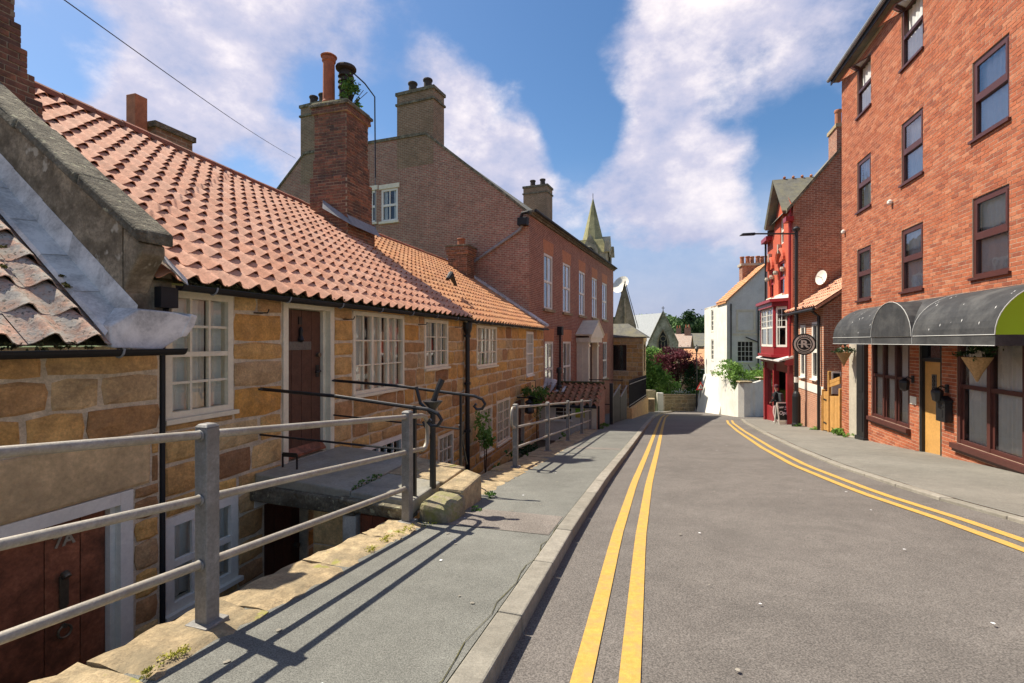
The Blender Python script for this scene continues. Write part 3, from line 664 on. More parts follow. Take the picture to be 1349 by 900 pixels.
# ------------------------------------------------------------------ near cottage (number 7A)
CAMA = cam_in(FA)
c7 = thing('stone_cottage', 'low sandstone cottage numbered 7A with lichen-covered pantile roof and sunken plank door', 'cottage', FA, (-2, 0, -2.0))
F7 = Fr((0, -.05, 0), (1, 0, 0), (0, -1, 0))
h7 = [(-1.55, -.29, -2.6, .05)]
m = MB(); wall(m, F7, -5, -.06, -2.6, 1.26, h7, .2); m.q(F7.P(-.06, -2.6), F7.P(-.06, -2.6, -.1), F7.P(-.06, 1.26, -.1), F7.P(-.06, 1.26)); wall(m, Fr((-5, 4, 0), (0, -1, 0), (-1, 0, 0)), 0, 4, -2.6, [(0, 1.3), (1.1, 3.95), (4, 1.3)])
w7 = m.build('wall', MT['mortar'], c7)
lh = [(-1.75, -.14, .05, .50)]
for (a, b, c, d) in courses(-5, -.065, -2.3, .05, h7, .15, .30, .32, .85, .022)+courses(-5, -.065, .05, .50, lh, .2, .25, .32, .85, .022)+courses(-5, -.065, .50, 1.22, [], .15, .27, .32, .85, .022):
    if a > -2.62: m = MB(); m.c = rng.random(); stone(m, F7, a, b, c, d, .018, .016, .016); m.build('stone_block', MT['sandstone'], w7)
m = MB()
for (a, b, c, d) in courses(-5, -2.62, -2.3, 1.22, [], .2, .3, .35, .75, .014): m.c = rng.random(); stone(m, F7, a, b, c, d, .016)
m.build('stone_blocks', MT['sandstone'], w7, kind='stuff')
m = MB(); stone(m, F7, -1.74, -.15, .055, .495, .02, .015, .008); m.build('door_lintel', MT['lintel'], w7)
# door
D7 = Fr((0, -.05, 0), (1, 0, 0), (0, -1, 0))
m = MB(); D7.box(m, -.40, -.295, -2.0, .045, -.16, .012); D7.box(m, -1.545, -1.44, -2.0, .045, -.16, .012); D7.box(m, -1.44, -.40, -.06, .045, -.16, .012); D7.box(m, -.44, -.40, -2.0, -.06, -.16, -.05)
m.build('door_frame', MT['white'], c7, bevel=.004)
m = MB(); D7.box(m, -1.44, -.44, -1.98, -.062, -.155, -.13); dr = m.build('door', MT['redwood'], c7)
for i, (a, b) in enumerate(((-1.44, -1.13), (-1.13, -.865), (-.865, -.625), (-.625, -.44))):
    m = MB(); D7.box(m, a+.003, b-.003, -1.97, -.065, -.13, -.105+.002*(i % 2)); m.build('plank', MT['redwood'], dr, bevel=.004)
text_part('7A', .125, 'numeral', dr, D7, -.74, -.235, -.098, .006, bold=.003, name='numerals')
m = MB(); D7.box(m, -.775, -.715, -.74, -.50, -.103, -.085); m.tube([D7.P(-.745, -.48, -.09), D7.P(-.745, -.5, -.06), D7.P(-.745, -.51, -.05)], .028, 10); D7.box(m, -.77, -.72, -.86, -.74, -.103, -.095); m.build('letter_plate', MT['brass'], dr, bevel=.003)
m = MB(); R_ = [D7.P(-.745+.045*math.sin(t), -.93-.045*math.cos(t), -.085) for t in [i*6.283/16 for i in range(17)]]; m.tube(R_, .009, 6, False); m.tube([D7.P(-.745, -.885, -.105), D7.P(-.745, -.885, -.07)], .016, 8); m.build('knocker_ring', MT['brass'], dr)
# roof
ez, ry, rz = 1.30, 2.9, 4.02
e7 = (-.33, ez); sl = (rz-ez)/(ry+.33)
m = MB(); m.q((-5, -.30, ez-.03), (-.30, -.30, ez-.03), (-.30, ry, rz-.04), (-5, ry, rz-.04)); m.q((-5, ry, rz-.04), (-.30, ry, rz-.04), (-.30, 6.2, ez), (-5, 6.2, ez)); r7 = m.build('roof', MT['moss'], c7)
pantiles(r7, (-5.0, -.34, ez), (-.64, -.34, ez), (-5.0, ry, rz), (-.64, ry, rz), .27, .33, 'tile_old', 150, .042, CAMA, lift=.016, jit=.012)
m = MB()
for i in range(28):
    u = -.45-i*.16; leaves(m, (u, -.30, ez-.035), (.09, .04, .03), 60, .03, 4, seed=i)
m.build('eave_moss', MT['moss'], r7)
m = MB()
for i in range(9):
    u = rng.uniform(-1.3, -.5); t = rng.uniform(.02, .6); leaves(m, (u, -.33+t*(ry+.33), ez+t*(rz-ez)+.05), (.06, .06, .025), 90, .022, 3, seed=i+60)
m.build('moss_tuft', leafmat('roof_moss', [(.09, .09, .02), (.16, .15, .03), (.06, .055, .02)]), r7)
for i in range(8):      # stepped lead along the parapet
    t0, t1 = i/8, (i+1.15)/8; y0, y1 = -.30+t0*3.0, -.30+t1*3.0; m = MB(); f = lambda y: ez+(y+.33)*sl
    m.faces([(-.66, y0, f(y0)+.055), (-.47, y0, f(y0)+.075), (-.47, y1, f(y1)+.068), (-.66, y1, f(y1)+.05), (-.434, y0, f(y0)+.27), (-.434, y1, f(y1)+.26), (-.68, y0, f(y0)+.02), (-.68, y1, f(y1)+.02)], [(0, 1, 2, 3), (1, 4, 5, 2), (6, 0, 3, 7)]); m.build('lead_sheet', MT['lead'], r7)
m = MB(); m.prism([(-.66, -.34, 1.25), (-.28, -.36, 1.23), (-.12, -.37, 1.33), (-.02, -.37, 1.52), (-.16, -.36, 1.55), (-.45, -.34, 1.56), (-.66, -.32, 1.42)], (0, .28, .03)); m.prism([(-.13, -.375, 1.33), (-.02, -.375, 1.545), (.05, -.37, 1.53), (.02, -.37, 1.44), (-.06, -.372, 1.34)], (0, .22, .02)); m.build('lead_hopper', MT['lead'], r7, bevel=.012)
def gutter(parent, u0, u1, y, z, r=.05, brackets=True, mat='blackmat', step=1.0):
    m = MB(); n = 8
    for i in range(n):
        t0, t1 = math.pi+math.pi*i/n, math.pi+math.pi*(i+1)/n; a = (y+r*math.cos(t0), z+r*math.sin(t0)); b = (y+r*math.cos(t1), z+r*math.sin(t1)); a2 = (y+(r-.006)*math.cos(t0), z+(r-.006)*math.sin(t0)); b2 = (y+(r-.006)*math.cos(t1), z+(r-.006)*math.sin(t1))
        m.q((u0, *a), (u1, *a), (u1, *b), (u0, *b)); m.q((u0, *a2), (u0, *b2), (u1, *b2), (u1, *a2))
    m.tube([(u0, y-r, z), (u1, y-r, z)], .007, 6)
    o = m.build('gutter', MT[mat], parent)
    if brackets:
        b = MB(); u = u0+.35
        while u < u1: b.tube([(u, y-r-.008, z+.01)]+[(u, y+(r+.006)*math.cos(t), z+(r+.006)*math.sin(t)) for t in [math.pi+math.pi*k/6 for k in range(7)]], .009, 5); u += step
        b.build('gutter_bracket', MT['flash'], o, kind='stuff')
    return o
gutter(c7, -5, -.12, -.40, 1.235)

# ------------------------------------------------------------------ middle cottage with the landing
ca = thing('stone_cottage', 'sandstone cottage with brown front door reached by a stone landing and tall brick chimney', 'cottage', FA, (3.6, 0, -2.2))
EA = 1.83
hA = [(.03, .78, .58, 1.78), (1.50, 2.48, -.19, 1.78), (2.93, 4.46, .50, 1.755), (5.26, 6.37, .77, 1.735), (.03, .84, -1.22, -.34), (1.22, 1.95, -2.6, -.42), (2.9, 4.42, -1.25, -.33), (5.87, 6.66, -1.6, -.66)]
m = MB(); wall(m, FRONT, -.05, 7.3, -2.7, EA, hA, .18)
wA = m.build('wall', MT['mortar'], ca)
for (a, b, c, d) in courses(0, 7.3, -2.45, 1.80, [(h[0]-.005, h[1]+.005, h[2]-(.05 if h[2] > -2 else 0), h[3]+.0) for h in hA], .20, .36, .32, .85, .024):
    m = MB(); m.c = rng.random(); stone(m, FRONT, a, b, c, d, .016, .016, .015); m.build('stone_block', MT['sandstone'], wA)
window(ca, FRONT, .03, .78, .58, 1.78, 3, 4, 'cream', .065, .024, .012, .10, mid=2, curtain='netg', cur=[(0, .70), (.80, 1)], room='dimroom')
window(ca, FRONT, 2.93, 4.46, .50, 1.755, 6, 3, 'cream', .06, .022, .012, .10, sash=(2, 4), curtain='netg', cur=[(0, .30), (.33, .64), (.70, 1)], room='dimroom')
window(ca, FRONT, 5.26, 6.37, .77, 1.735, 4, 3, 'cream', .06, .022, .012, .10, sash=(2,), curtain='netg', cur=[(.0, .45), (.55, 1)], room='dimroom')
window(ca, FRONT, .03, .84, -1.22, -.34, 3, 2, 'white', .085, .03, .012, .10, mid=1, curtain='net', cur=[(0, .45), (.72, 1)], room='dimroom')
window(ca, FRONT, 2.9, 4.42, -1.25, -.33, 6, 3, 'white', .08, .022, .012, .10, sash=(3,), curtain=None)
window(ca, FRONT, 5.87, 6.66, -1.6, -.66, 3, 3, 'cream', .06, .022, .012, .10, curtain='netg')
# front door
m = MB(); B = FRONT.box; B(m, 1.505, 1.59, -.19, 1.775, -.16, .02); B(m, 2.39, 2.475, -.19, 1.775, -.16, .02); B(m, 1.59, 2.39, 1.715, 1.775, -.16, .02); B(m, 2.34, 2.39, -.19, 1.715, -.16, -.06); m.build('door_frame', MT['cream'], ca, bevel=.004)
m = MB(); B(m, 1.59, 2.34, -.16, 1.71, -.15, -.12); dA = m.build('door', MT['brownwood'], ca)
for i in range(4):
    a = 1.59+i*.1875; m = MB(); B(m, a+.003, a+.1845, -.06, 1.70, -.12, -.105); m.build('plank', MT['brownwood'], dA, bevel=.004)
m = MB(); m.prism([FRONT.P(1.59, -.16, -.105), FRONT.P(1.59, -.16, -.02), FRONT.P(1.59, -.13, -.02), FRONT.P(1.59, -.05, -.10)], (.75, 0, 0)); m.build('weatherboard', MT['redwood'], dA)
m = MB(); B(m, 1.72, 2.14, 1.19, 1.30, -.104, -.094); m.build('name_plate', MT['plate'], dA, bevel=.003)
m = MB(); B(m, 1.90, 1.96, 1.52, 1.62, -.104, -.09); m.lathe([(.02, -.15), (.045, -.12), (.02, -.06), (.03, 0), (.012, .05)], 1.93, .085, 10, 1.44); m.build('door_knocker', MT['black'], dA)
m = MB(); m.tube([FRONT.P(2.27, 1.12, -.105), FRONT.P(2.27, 1.12, -.06)], .03, 10); m.build('lock', MT['brass'], dA)
m = MB(); m.tube([FRONT.P(2.27, .90, -.105), FRONT.P(2.27, .90, -.05), FRONT.P(2.17, .89, -.045)], .014, 8); B(m, 2.24, 2.30, .82, .98, -.105, -.095); m.build('door_handle', MT['black'], dA)
# basement door below the landing
m = MB(); B(m, 1.22, 1.95, -2.3, -.42, -.17, -.14); dB = m.build('basement_door', MT['brownwood'], ca)
for i in range(5):
    a = 1.22+i*.146; m = MB(); B(m, a+.003, a+.143, -2.25, -.43, -.14, -.125); m.build('plank', MT['brownwood'], dB)
m = MB(); m.tube([FRONT.P(1.86, -1.3, -.125), FRONT.P(1.86, -1.3, -.06)], .03, 10); m.build('door_handle', MT['brass'], dB)
m = MB(); B(m, 1.05, 1.42, -.56, -.47, .016, .03); m.build('wall_plate', MT['white'], ca)
# wall hooks by the eaves
for u in (1.10, 2.72, 5.02, 6.75):
    m = MB(); m.tube([(u, .0, 1.62), (u, -.16, 1.62), (u, -.18, 1.66)], .008, 5); m.tube([(u-.06, -.03, 1.62), (u+.06, -.03, 1.62)], .008, 5); m.build('iron_hook', MT['black'], ca)
# roof
RyA, RzA0, RzA1 = 4.2, 4.98, 4.72
m = MB(); m.q((-.2, -.17, EA), (7.36, -.17, EA), (7.36, RyA, RzA1-.05), (-.2, RyA, RzA0-.05)); m.q((-.2, RyA, RzA0-.05), (7.36, RyA, RzA1-.05), (7.36, 8.6, EA), (-.2, 8.6, EA)); m.q((7.36, -.2, EA), (7.36, 8.6, EA), (7.36, RyA, RzA1-.05)); rA = m.build('roof', MT['moss'], ca)
pantiles(rA, (-.20, -.21, EA+.04), (7.36, -.21, EA+.04), (-.20, RyA, RzA0), (7.36, RyA, RzA1), .24, .31, 'tile', 300, .034, CAMA, lift=.010)
m = MB()
for i in range(31): leaves(m, (.1+i*.24, -.185, EA+.015), (.11, .025, .03), 70, .028, 4, seed=i+200)
m.build('eave_moss', MT['moss'], rA)
for i in range(17):
    a = .0+i*.43; b = a+.42; m = MB(); f = lambda u: RzA0+(RzA1-RzA0)*u/7.36+rng.uniform(-.006, .006)
    za, zb = f(a), f(b); ring = [(-.13, -.06), (-.10, .03), (-.045, .075), (.045, .075), (.10, .03), (.13, -.06)]
    m.faces([(a, RyA+y, za+q) for y, q in ring]+[(b, RyA+y, zb+q) for y, q in ring], [(k, k+1, 7+k, 6+k) for k in range(5)]+[(0, 1, 2, 3, 4, 5), (11, 10, 9, 8, 7, 6)]); m.build('ridge_tile', MT['ridge'], rA)
gutter(ca, .02, 7.3, -.19, 1.81, .05)
# parapet at the near gable
m = MB(); pz = lambda y: 2.27+(y+.1)*.74
m.prism([(-.43, -.12, 1.5), (-.43, 3.7, 1.5), (-.43, 3.7, pz(3.7)), (-.43, -.12, pz(-.12))], (.22, 0, 0)); m.prism([(-.21, -.12, 1.5), (-.21, 3.7, 1.5), (-.21, 3.7, 4.6), (-.21, -.12, 1.95)], (.21, 0, 0)); gp = m.build('gable_parapet', MT['render_old'], ca)
m = MB(); m.prism([(-.428, -.118, 1.70), (-.428, -.118, 2.24), (-.428, -.32, 2.10), (-.428, -.32, 2.02), (-.428, -.20, 1.86)], (.216, 0, 0)); m.build('kneeler', MT['render_old'], gp, bevel=.02)
y = -.34
for ln in (.85, .95, .9, 1.0):
    y1 = y+ln*.81; dz = rng.uniform(-.008, .012); m = MB(); m.c = rng.random()
    J = lambda: rng.uniform(-.015, .015)
    x0, x1 = -.49, -.16
    m.hexa([(x0+J(), y, pz(y)+.01+dz), (x1+J(), y, pz(y)+.01+dz), (x1+J(), y1-.012, pz(y1)+.01+dz), (x0+J(), y1-.012, pz(y1)+.01+dz), (x0+.02+J(), y+.01, pz(y)+.115+dz), (x1+J(), y+.01, pz(y)+.125+dz), (x1+J(), y1-.015, pz(y1)+.125+dz), (x0+.02+J(), y1-.015, pz(y1)+.115+dz)])
    m.build('coping_stone', MT['oldstone'], gp, bevel=.02); y = y1
m = MB(); m.q((-.21, -.26, EA+.16), (-.05, -.28, EA+.09), (-.05, 3.2, 4.52), (-.21, 3.2, 4.62)); m.build('soaker', MT['lead'], gp)
m = MB(); m.prism([(-.21, -.34, 1.96), (-.02, -.34, 1.80), (.0, -.30, 1.86), (-.2, -.22, 2.10)], (.0, .05, .02)); m.build('lead_apron', MT['lead'], gp)
brick_stack(ca, -.20, .58, 3.15, 4.0, 2.9, 5.72, parts=True, name='gable_chimney', steps=[(2.6, .30), (3.6, .25), (3.9, .20), (4.2, .15), (4.5, .10), (4.8, .06), (5.1, .02)])
# main chimney
ch = brick_stack(ca, 6.9, 7.87, 2.9, 3.85, 3.3, 7.12, name='chimney', steps=[(0, .10), (4.35, .05), (5.3, .0), (5.75, -.02), (6.85, .03), (7.0, .05)], cap=True)
m = MB(); m.box(6.86, 7.9, 2.86, 3.9, 7.1, 7.2); m.build('flaunching', MT['mossrock'], ch, bevel=.05)
m = MB(); m.lathe([(.15, 0), (.16, .06), (.145, .10), (.14, 1.05), (.165, 1.08), (.17, 1.17), (.13, 1.2), (.11, 1.1)], 7.10, 3.55, 16, 7.2); m.lathe([(.19, 1.18), (.2, 1.21), (.13, 1.26)], 7.1, 3.55, 16, 7.2); m.build('tall_chimney_pot', MT['terra'], ch)
m = MB()
m.lathe([(.16, 0), (.17, .5), (.15, .52)], 7.45, 3.3, 16, 7.2)
for k in range(3): m.lathe([(.20, .55+k*.14), (.17, .64+k*.14), (.14, .64+k*.14)], 7.45, 3.3, 16, 7.2)
m.lathe([(.13, .5), (.13, 1.0)], 7.45, 3.3, 16, 7.2); m.lathe([(.25, 1.02), (.26, 1.06), (.24, 1.1), (.1, 1.13)], 7.45, 3.3, 16, 7.2)
m.build('louvred_pot', MT['sootpot'], ch)
m = MB(); m.tube([(7.5, 3.2, 8.22), (7.75, 2.95, 7.98), (7.98, 2.80, 7.72), (7.98, 2.78, 5.6)], .018, 6); m.build('aerial_mast', MT['black'], ch)
m = MB(); m.q((6.72, 2.62, 4.06), (8.0, 2.62, 4.02), (7.98, 2.79, 4.30), (6.75, 2.79, 4.34)); m.q((6.70, 2.62, 4.06), (6.80, 2.7, 4.2), (6.80, 3.5, 4.75), (6.66, 3.4, 4.5)); m.build('lead_apron', MT['flash'], ch)
# downpipe with hopper between the cottages
def downpipe(parent, u, y, z0, z1, r=.045, hopper=True, mat='black'):
    m = MB(); m.tube([(u, y, z0), (u, y, z1)], r, 10)
    z = z0+.3
    while z < z1: m.lathe([(r*1.35, 0), (r*1.35, .06)], u, y, 10, z); m.box(u-.09, u+.09, y, y+.05, z+.01, z+.05); z += 1.1
    if hopper: m.lathe([(r, 0), (r*1.9, .14), (r*2.1, .28), (r*2.2, .28)], u, y, 10, z1-.2); m.tube([(u, y, z1), (u, y-.08, z1+.14)], r, 8)
    return m.build('downpipe', MT[mat], parent, smooth=False)
downpipe(ca, 7.26, -.10, -2.2, 1.66, .055)
m = MB(); m.tube([(-.03, -.045, -2), (-.03, -.045, 1.45)], .024, 8); m.box(-.16, .0, -.20, -.06, 1.60, 1.78); m.tube([(-.06, -.12, 1.6), (-.03, -.05, 1.45)], .03, 8); m.build('downpipe', MT['blackmat'], ca)
t = thing('weed_clump', 'leafy green weed growing around the pots on the tall chimney', 'plant', FA, (7.3, 3.1, 7.2)); m = MB(); leaves(m, (7.3, 3.05, 7.5), (.28, .28, .4), 420, .09, 12, seed=3); m.build('foliage', MT['leaf'], t)
m = MB(); [m.tube([(7.3, 3.1, 7.15), (7.3+rng.uniform(-.3, .3), 3.0+rng.uniform(-.3, .2), 7.5+rng.uniform(0, .3))], .008, 4) for k in range(9)]; m.build('stem', MT['bark'], t)
# rear chimneys seen over the ridge
t = thing('rear_chimney', 'small rear chimney with one square red pot showing above the orange ridge', 'chimney', FA, (4.0, 5.6, 2.5))
m = MB(); m.box(3.95, 4.75, 5.2, 5.9, 2.5, 5.55); st = m.build('stack', MT['brick_c'], t); m = MB(); m.box(3.90, 4.80, 5.15, 5.95, 5.55, 5.66); m.build('capping', MT['oldstone'], st); m = MB(); m.box(3.62, 3.86, 5.3, 5.54, 5.3, 6.08); m.build('square_pot', MT['terra'], t, bevel=.01)

# ------------------------------------------------------------------ far cottage
cb = thing('stone_cottage', 'sandstone cottage with bright orange pantiles built against the tall brick house', 'cottage', FA, (11.4, 0, -2.3))
hB = [(8.12, 9.7, .65, 1.71), (12.9, 13.85, .12, 1.64), (8.34, 9.3, -1.6, -.42), (9.68, 10.97, -1.62, -.38), (11.45, 12.65, -2.6, -.6)]
m = MB(); wall(m, FRONT, 7.3, 15.54, -2.8, 1.80, hB, .18); m.q((15.54, 0, -2.8), (15.62, .8, -2.8), (15.62, .8, 1.8), (15.54, 0, 1.8)); wB = m.build('wall', MT['mortar'], cb)
for (a, b, c, d) in courses(7.3, 15.53, -2.6, 1.75, [(h[0]-.005, h[1]+.005, h[2]-(.05 if h[2] > -2 else 0), h[3]) for h in hB], .26, .38, .45, 1.05, .028):
    m = MB(); m.c = rng.random(); stone(m, FRONT, a, b, c, d, .014, .016, .015); m.build('stone_block', MT['sandstone'], wB)
window(cb, FRONT, 8.12, 9.7, .65, 1.71, 5, 3, 'cream', .07, .03, .012, .10, sash=(3,), curtain='netg', cur=[(0, .4), (.6, 1)], room='dimroom')
window(cb, FRONT, 12.9, 13.85, .12, 1.64, 3, 4, 'white', .08, .03, .02, .12, mid=2, curtain='net')
window(cb, FRONT, 8.34, 9.3, -1.6, -.42, 3, 4, 'cream', .06, .028, .012, .10, curtain='netg', room='dimroom')
window(cb, FRONT, 9.68, 10.97, -1.62, -.38, 4, 4, 'cream', .07, .028, .012, .10, sash=(2,), curtain='netg', room='dimroom')
m = MB(); B(m, 11.45, 12.65, -2.6, -.6, -.17, -.14); dC = m.build('door', MT['brownwood'], cb)
for i in range(5): m = MB(); B(m, 11.46+i*.238, 11.69+i*.238, -2.55, -.62, -.14, -.12); m.build('plank', MT['brownwood'], dC)
m = MB(); m.box(11.7, 11.74, -.4, 0, -.50, -.46); m.lathe([(.08, 0), (.16, .04), (.16, .1), (.10, .32), (.16, .36), (.02, .45)], 11.72, -.42, 8, -.98); m.build('door_lantern', MT['black'], cb)
RzB = 4.66
m = MB(); m.q((7.3, -.17, 1.77), (16, -.17, 1.77), (16, RyA, RzB-.05), (7.3, RyA, RzB-.05)); m.q((7.3, RyA, RzB-.05), (16, RyA, RzB-.05), (16, 8.6, 1.8), (7.3, 8.6, 1.8)); rB = m.build('roof', MT['moss'], cb)
pantiles(rB, (7.38, -.21, 1.815), (15.75, -.21, 1.815), (7.38, RyA, RzB), (15.9, RyA, RzB), .24, .31, 'tile2', 0, .034, CAMA, lift=.010, skip=lambda p: p.x > 15.42+.107*p.y)
for i in range(19):
    a = 7.9+i*.43; b = a+.42; m = MB(); ring = [(-.13, -.06), (-.10, .03), (-.045, .075), (.045, .075), (.10, .03), (.13, -.06)]; q = rng.uniform(-.006, .006)
    m.faces([(a, RyA+y, RzB+k+q) for y, k in ring]+[(b, RyA+y, RzB+k+q) for y, k in ring], [(k, k+1, 7+k, 6+k) for k in range(5)]+[(0, 1, 2, 3, 4, 5), (11, 10, 9, 8, 7, 6)]); m.build('ridge_tile', MT['ridge'], rB)
gutter(cb, 7.3, 15.5, -.19, 1.785, .05)
m = MB(); m.prism([(15.28, -.2, 1.87), (15.62, -.2, 1.9), (16.0, RyA, RzB+.1), (15.62, RyA, RzB+.06)], (0, -.02, .06)); m.build('lead_sheet', MT['lead'], rB)
c2 = brick_stack(cb, 14.7, 15.5, 2.9, 3.7, 3.4, 5.05, name='chimney', steps=[(0, 0), (4.75, .05), (4.9, .08)]); pot(c2, 15.1, 3.3, 5.1, .35, .16)
m = MB(); m.tube([(8.6, 1.0, 2.95), (8.8, 1.0, 3.1), (9.15, 1.0, 2.85)], [.05, .09, .04], 8); m.build('vent_cowl', MT['blackmat'], rB)
downpipe(ca, 6.98, -.06, -2.2, -1.0, .02, False)

# ------------------------------------------------------------------ stone landing to the brown door
ld = thing('stone_landing', 'flagged stone landing bridging the sunken area to the brown front door', 'landing', FA, (1.8, -1.2, -2.0))
def slab(parent, name, pts, z0, z1, mat, bev=.015, dz=0, tilt=None):
    m = MB(); m.c = rng.random(); f = tilt or (lambda x, y: z1)
    m.hexa([(x, y, f(x, y)-(z1-z0)) for x, y in pts]+[(x, y, f(x, y)+dz) for x, y in pts]); return m.build(name, MT[mat], parent, bevel=bev)
lt = lambda x, y: -.175+.055*y
slab(ld, 'flagstone', [(1.02, -1.28), (2.58, -1.25), (2.62, -.02), (1.06, -.02)], -.32, -.18, 'flag', tilt=lt)
slab(ld, 'flagstone', [(1.0, -2.0), (1.72, -1.98), (1.74, -1.295), (1.0, -1.295)], -.32, -.18, 'flag', tilt=lt)
slab(ld, 'flagstone', [(1.735, -2.02), (2.42, -2.0), (2.57, -1.265), (1.755, -1.29)], -.32, -.18, 'sand_pale', tilt=lt)
slab(ld, 'edge_stone', [(1.55, -2.33), (2.20, -2.30), (2.36, -2.03), (1.52, -2.035)], -.55, -.18, 'sand_pale', .03, tilt=lt)
m = MB(); m.hexa([(1.05, -2.42, -.62), (1.52, -2.38, -.62), (1.5, -2.04, -.6), (1.06, -2.02, -.6), (1.0, -2.36, -.33), (1.5, -2.40, -.31), (1.5, -2.05, -.29), (1.02, -2.05, -.29)]); m.build('rough_block', MT['mossrock'], ld, bevel=.07)
m = MB(); m.hexa([(.98, -1.35, -.50), (1.16, -1.35, -.50), (1.16, -.02, -.46), (.98, -.02, -.46), (.96, -1.32, -.325), (1.16, -1.32, -.325), (1.16, -.02, -.29), (.98, -.02, -.29)]); m.build('mossy_lintel', MT['oldstone'], ld, bevel=.02)
m = MB(); m.hexa([(.95, -2.0, -.47), (1.15, -2.0, -.47), (1.15, -1.22, -.44), (.95, -1.22, -.44), (.92, -1.98, -.335), (1.15, -1.98, -.335), (1.15, -1.2, -.30), (.9, -1.2, -.30)]); m.build('lintel', MT['oldstone'], ld, bevel=.02)
m = MB(); m.box(1.0, 1.14, -1.36, -1.20, -2.05, -.50); m.build('painted_post', MT['whitepost'], ld, bevel=.01)
m = MB(); m.box(1.08, 1.13, -1.95, -1.37, -2.05, -.48); cd = m.build('cupboard_door', MT['rustwood'], ld)
for i in range(4): m = MB(); m.box(1.06, 1.08, -1.95+i*.145, -1.81+i*.145, -2.0, -.50); m.build('plank', MT['rustwood'], cd)
m = MB(); m.box(1.04, 1.06, -1.95, -1.40, -.78, -.72); m.box(1.04, 1.06, -1.95, -1.40, -1.5, -1.44); m.build('strap_hinge', MT['black'], cd)
m = MB(); m.tube([(1.05, -1.86, -.70), (1.02, -1.86, -.70), (1.02, -1.86, -.80), (1.05, -1.86, -.80)], .012, 6); m.build('latch', MT['black'], cd)
m = MB(); wall(m, Fr((1.12, 0, 0), (0, -1, 0), (-1, 0, 0)), .75, 1.2, -2.1, -.47); m.q((1.12, -.75, -2.1), (2.4, -.75, -2.1), (2.4, -.75, -.4), (1.12, -.75, -.4)); sp = m.build('side_wall', MT['mortar'], ld)
for (a, b, c, d) in courses(.75, 1.2, -2.1, -.5, [], .2, .3, .2, .45, .014): m = MB(); m.c = rng.random(); stone(m, Fr((1.12, 0, 0), (0, -1, 0), (-1, 0, 0)), a, b, c, d, .012); m.build('stone_block', MT['sandstone'], sp)
# wrought-iron handrails on the landing
def handrail(label, u, zt0, zt1, zb0, zb1, post_n, stay):
    t = thing('iron_handrail', label, 'handrail', FA, (u, -1.1, -.2)); m = MB()
    top = [(u, 0, zt0), (u, -1.0, zt0*.5+zt1*.5+.02), (u, -1.85, zt1+.01), (u, -2.1, zt1-.01), (u, -2.21, zt1-.05), (u, -2.25, zt1-.11), (u, -2.21, zt1-.17), (u, -2.14, zt1-.18), (u, -2.10, zt1-.14), (u, -2.13, zt1-.11)]
    m.tube(top, .019, 8); m.lathe([(.05, -.01), (.05, .01)], u, -.01, 10, zt0); m.build('top_rail', MT['black'], t)
    m = MB(); m.tube([(u, 0, zb0), (u, -post_n, zb1)], .012, 6); m.build('lower_rail', MT['black'], t)
    m = MB(); z0 = lt(u, -post_n); m.bar((u, -post_n, z0-.02), (u, -post_n, zt1+.02), .03); m.build('post', MT['black'], t)
    if stay: m = MB(); m.tube([(u, -post_n+.02, zb1+.05), (u+.45, -post_n+.10, z0-.1)], .014, 6); m.build('stay', MT['black'], t)
    return t
handrail('black iron handrail with scroll end, on the landing beside the grey street railing', 1.16, .76, .62, .24, .18, 1.95, False)
handrail('black iron handrail with scroll end, on the landing edge towards the downpipe', 2.46, .76, .62, .28, .18, 1.92, True)
t = thing('iron_post', 'thick black iron post with cup and leaning handle on the landing edge', 'post', FA, (1.52, -1.98, -.29))
m = MB(); m.tube([(1.52, -1.98, -.30), (1.52, -1.98, .55)], [.038, .03], 8); m.build('shaft', MT['black'], t); m = MB(); m.lathe([(.03, 0), (.05, .03), (.105, .09), (.11, .10)], 1.52, -1.98, 12, .55); m.build('cup', MT['black'], t)
m = MB(); m.tube([(1.52, -1.98, .62), (1.54, -2.02, .76), (1.58, -2.06, .88)], [.035, .03, .038], 8); m.build('handle', MT['black'], t); m = MB(); m.tube([(1.52, -1.98, .50), (1.52, -1.83, .62), (1.52, -1.78, .80)], .018, 6); m.tube([(1.52, -1.98, .2), (1.52, -1.86, .42)], .014, 6); m.build('bracket', MT['black'], t)
t = thing('boot_scraper', 'small black iron boot scraper beside the brown front door', 'boot scraper', FA, (1.40, -.2, -.18)); m = MB(); m.bar((1.40, -.10, -.19), (1.40, -.10, -.02), .016); m.bar((1.40, -.30, -.20), (1.40, -.30, -.02), .016); m.bar((1.40, -.10, -.03), (1.40, -.30, -.03), .012, .05); m.build('scraper', MT['black'], t)
def weeds(label, pts, n, size, r=.08, mat='leaf_br', group=None):
    p0 = pts[0]; t = thing('weed', label, 'weed', F0, p0, group); m = MB()
    for i, p in enumerate(pts): leaves(m, V(p)+V((0, 0, r*.5)), (r, r, r*.6), n, size, 6, seed=int(abs(p[0])*977+i))
    m.build('foliage', MT[mat], t); m = MB()
    for p in pts: m.tube([V(p)+V((0, 0, -.02)), V(p)+V((.01, 0, r*.7))], .004, 4)
    m.build('stem', MT['leaf_dk'], t)
def fa(u, y, z): return tuple(toworld(FA, (u, y, z)))
weeds('green weeds sprouting from the joint of the landing flags', [fa(1.1+i*.1, -1.29, -.245) for i in range(5)], 30, .03, .05, 'leaf')
weeds('tuft of grass where the landing meets the pavement', [fa(2.3, -2.4, sz(2.3, 2.4)), fa(2.45, -2.3, sz(2.45, 2.3)), fa(1.6, -2.45, sz(1.6, 2.45))], 70, .03, .055, 'leaf')

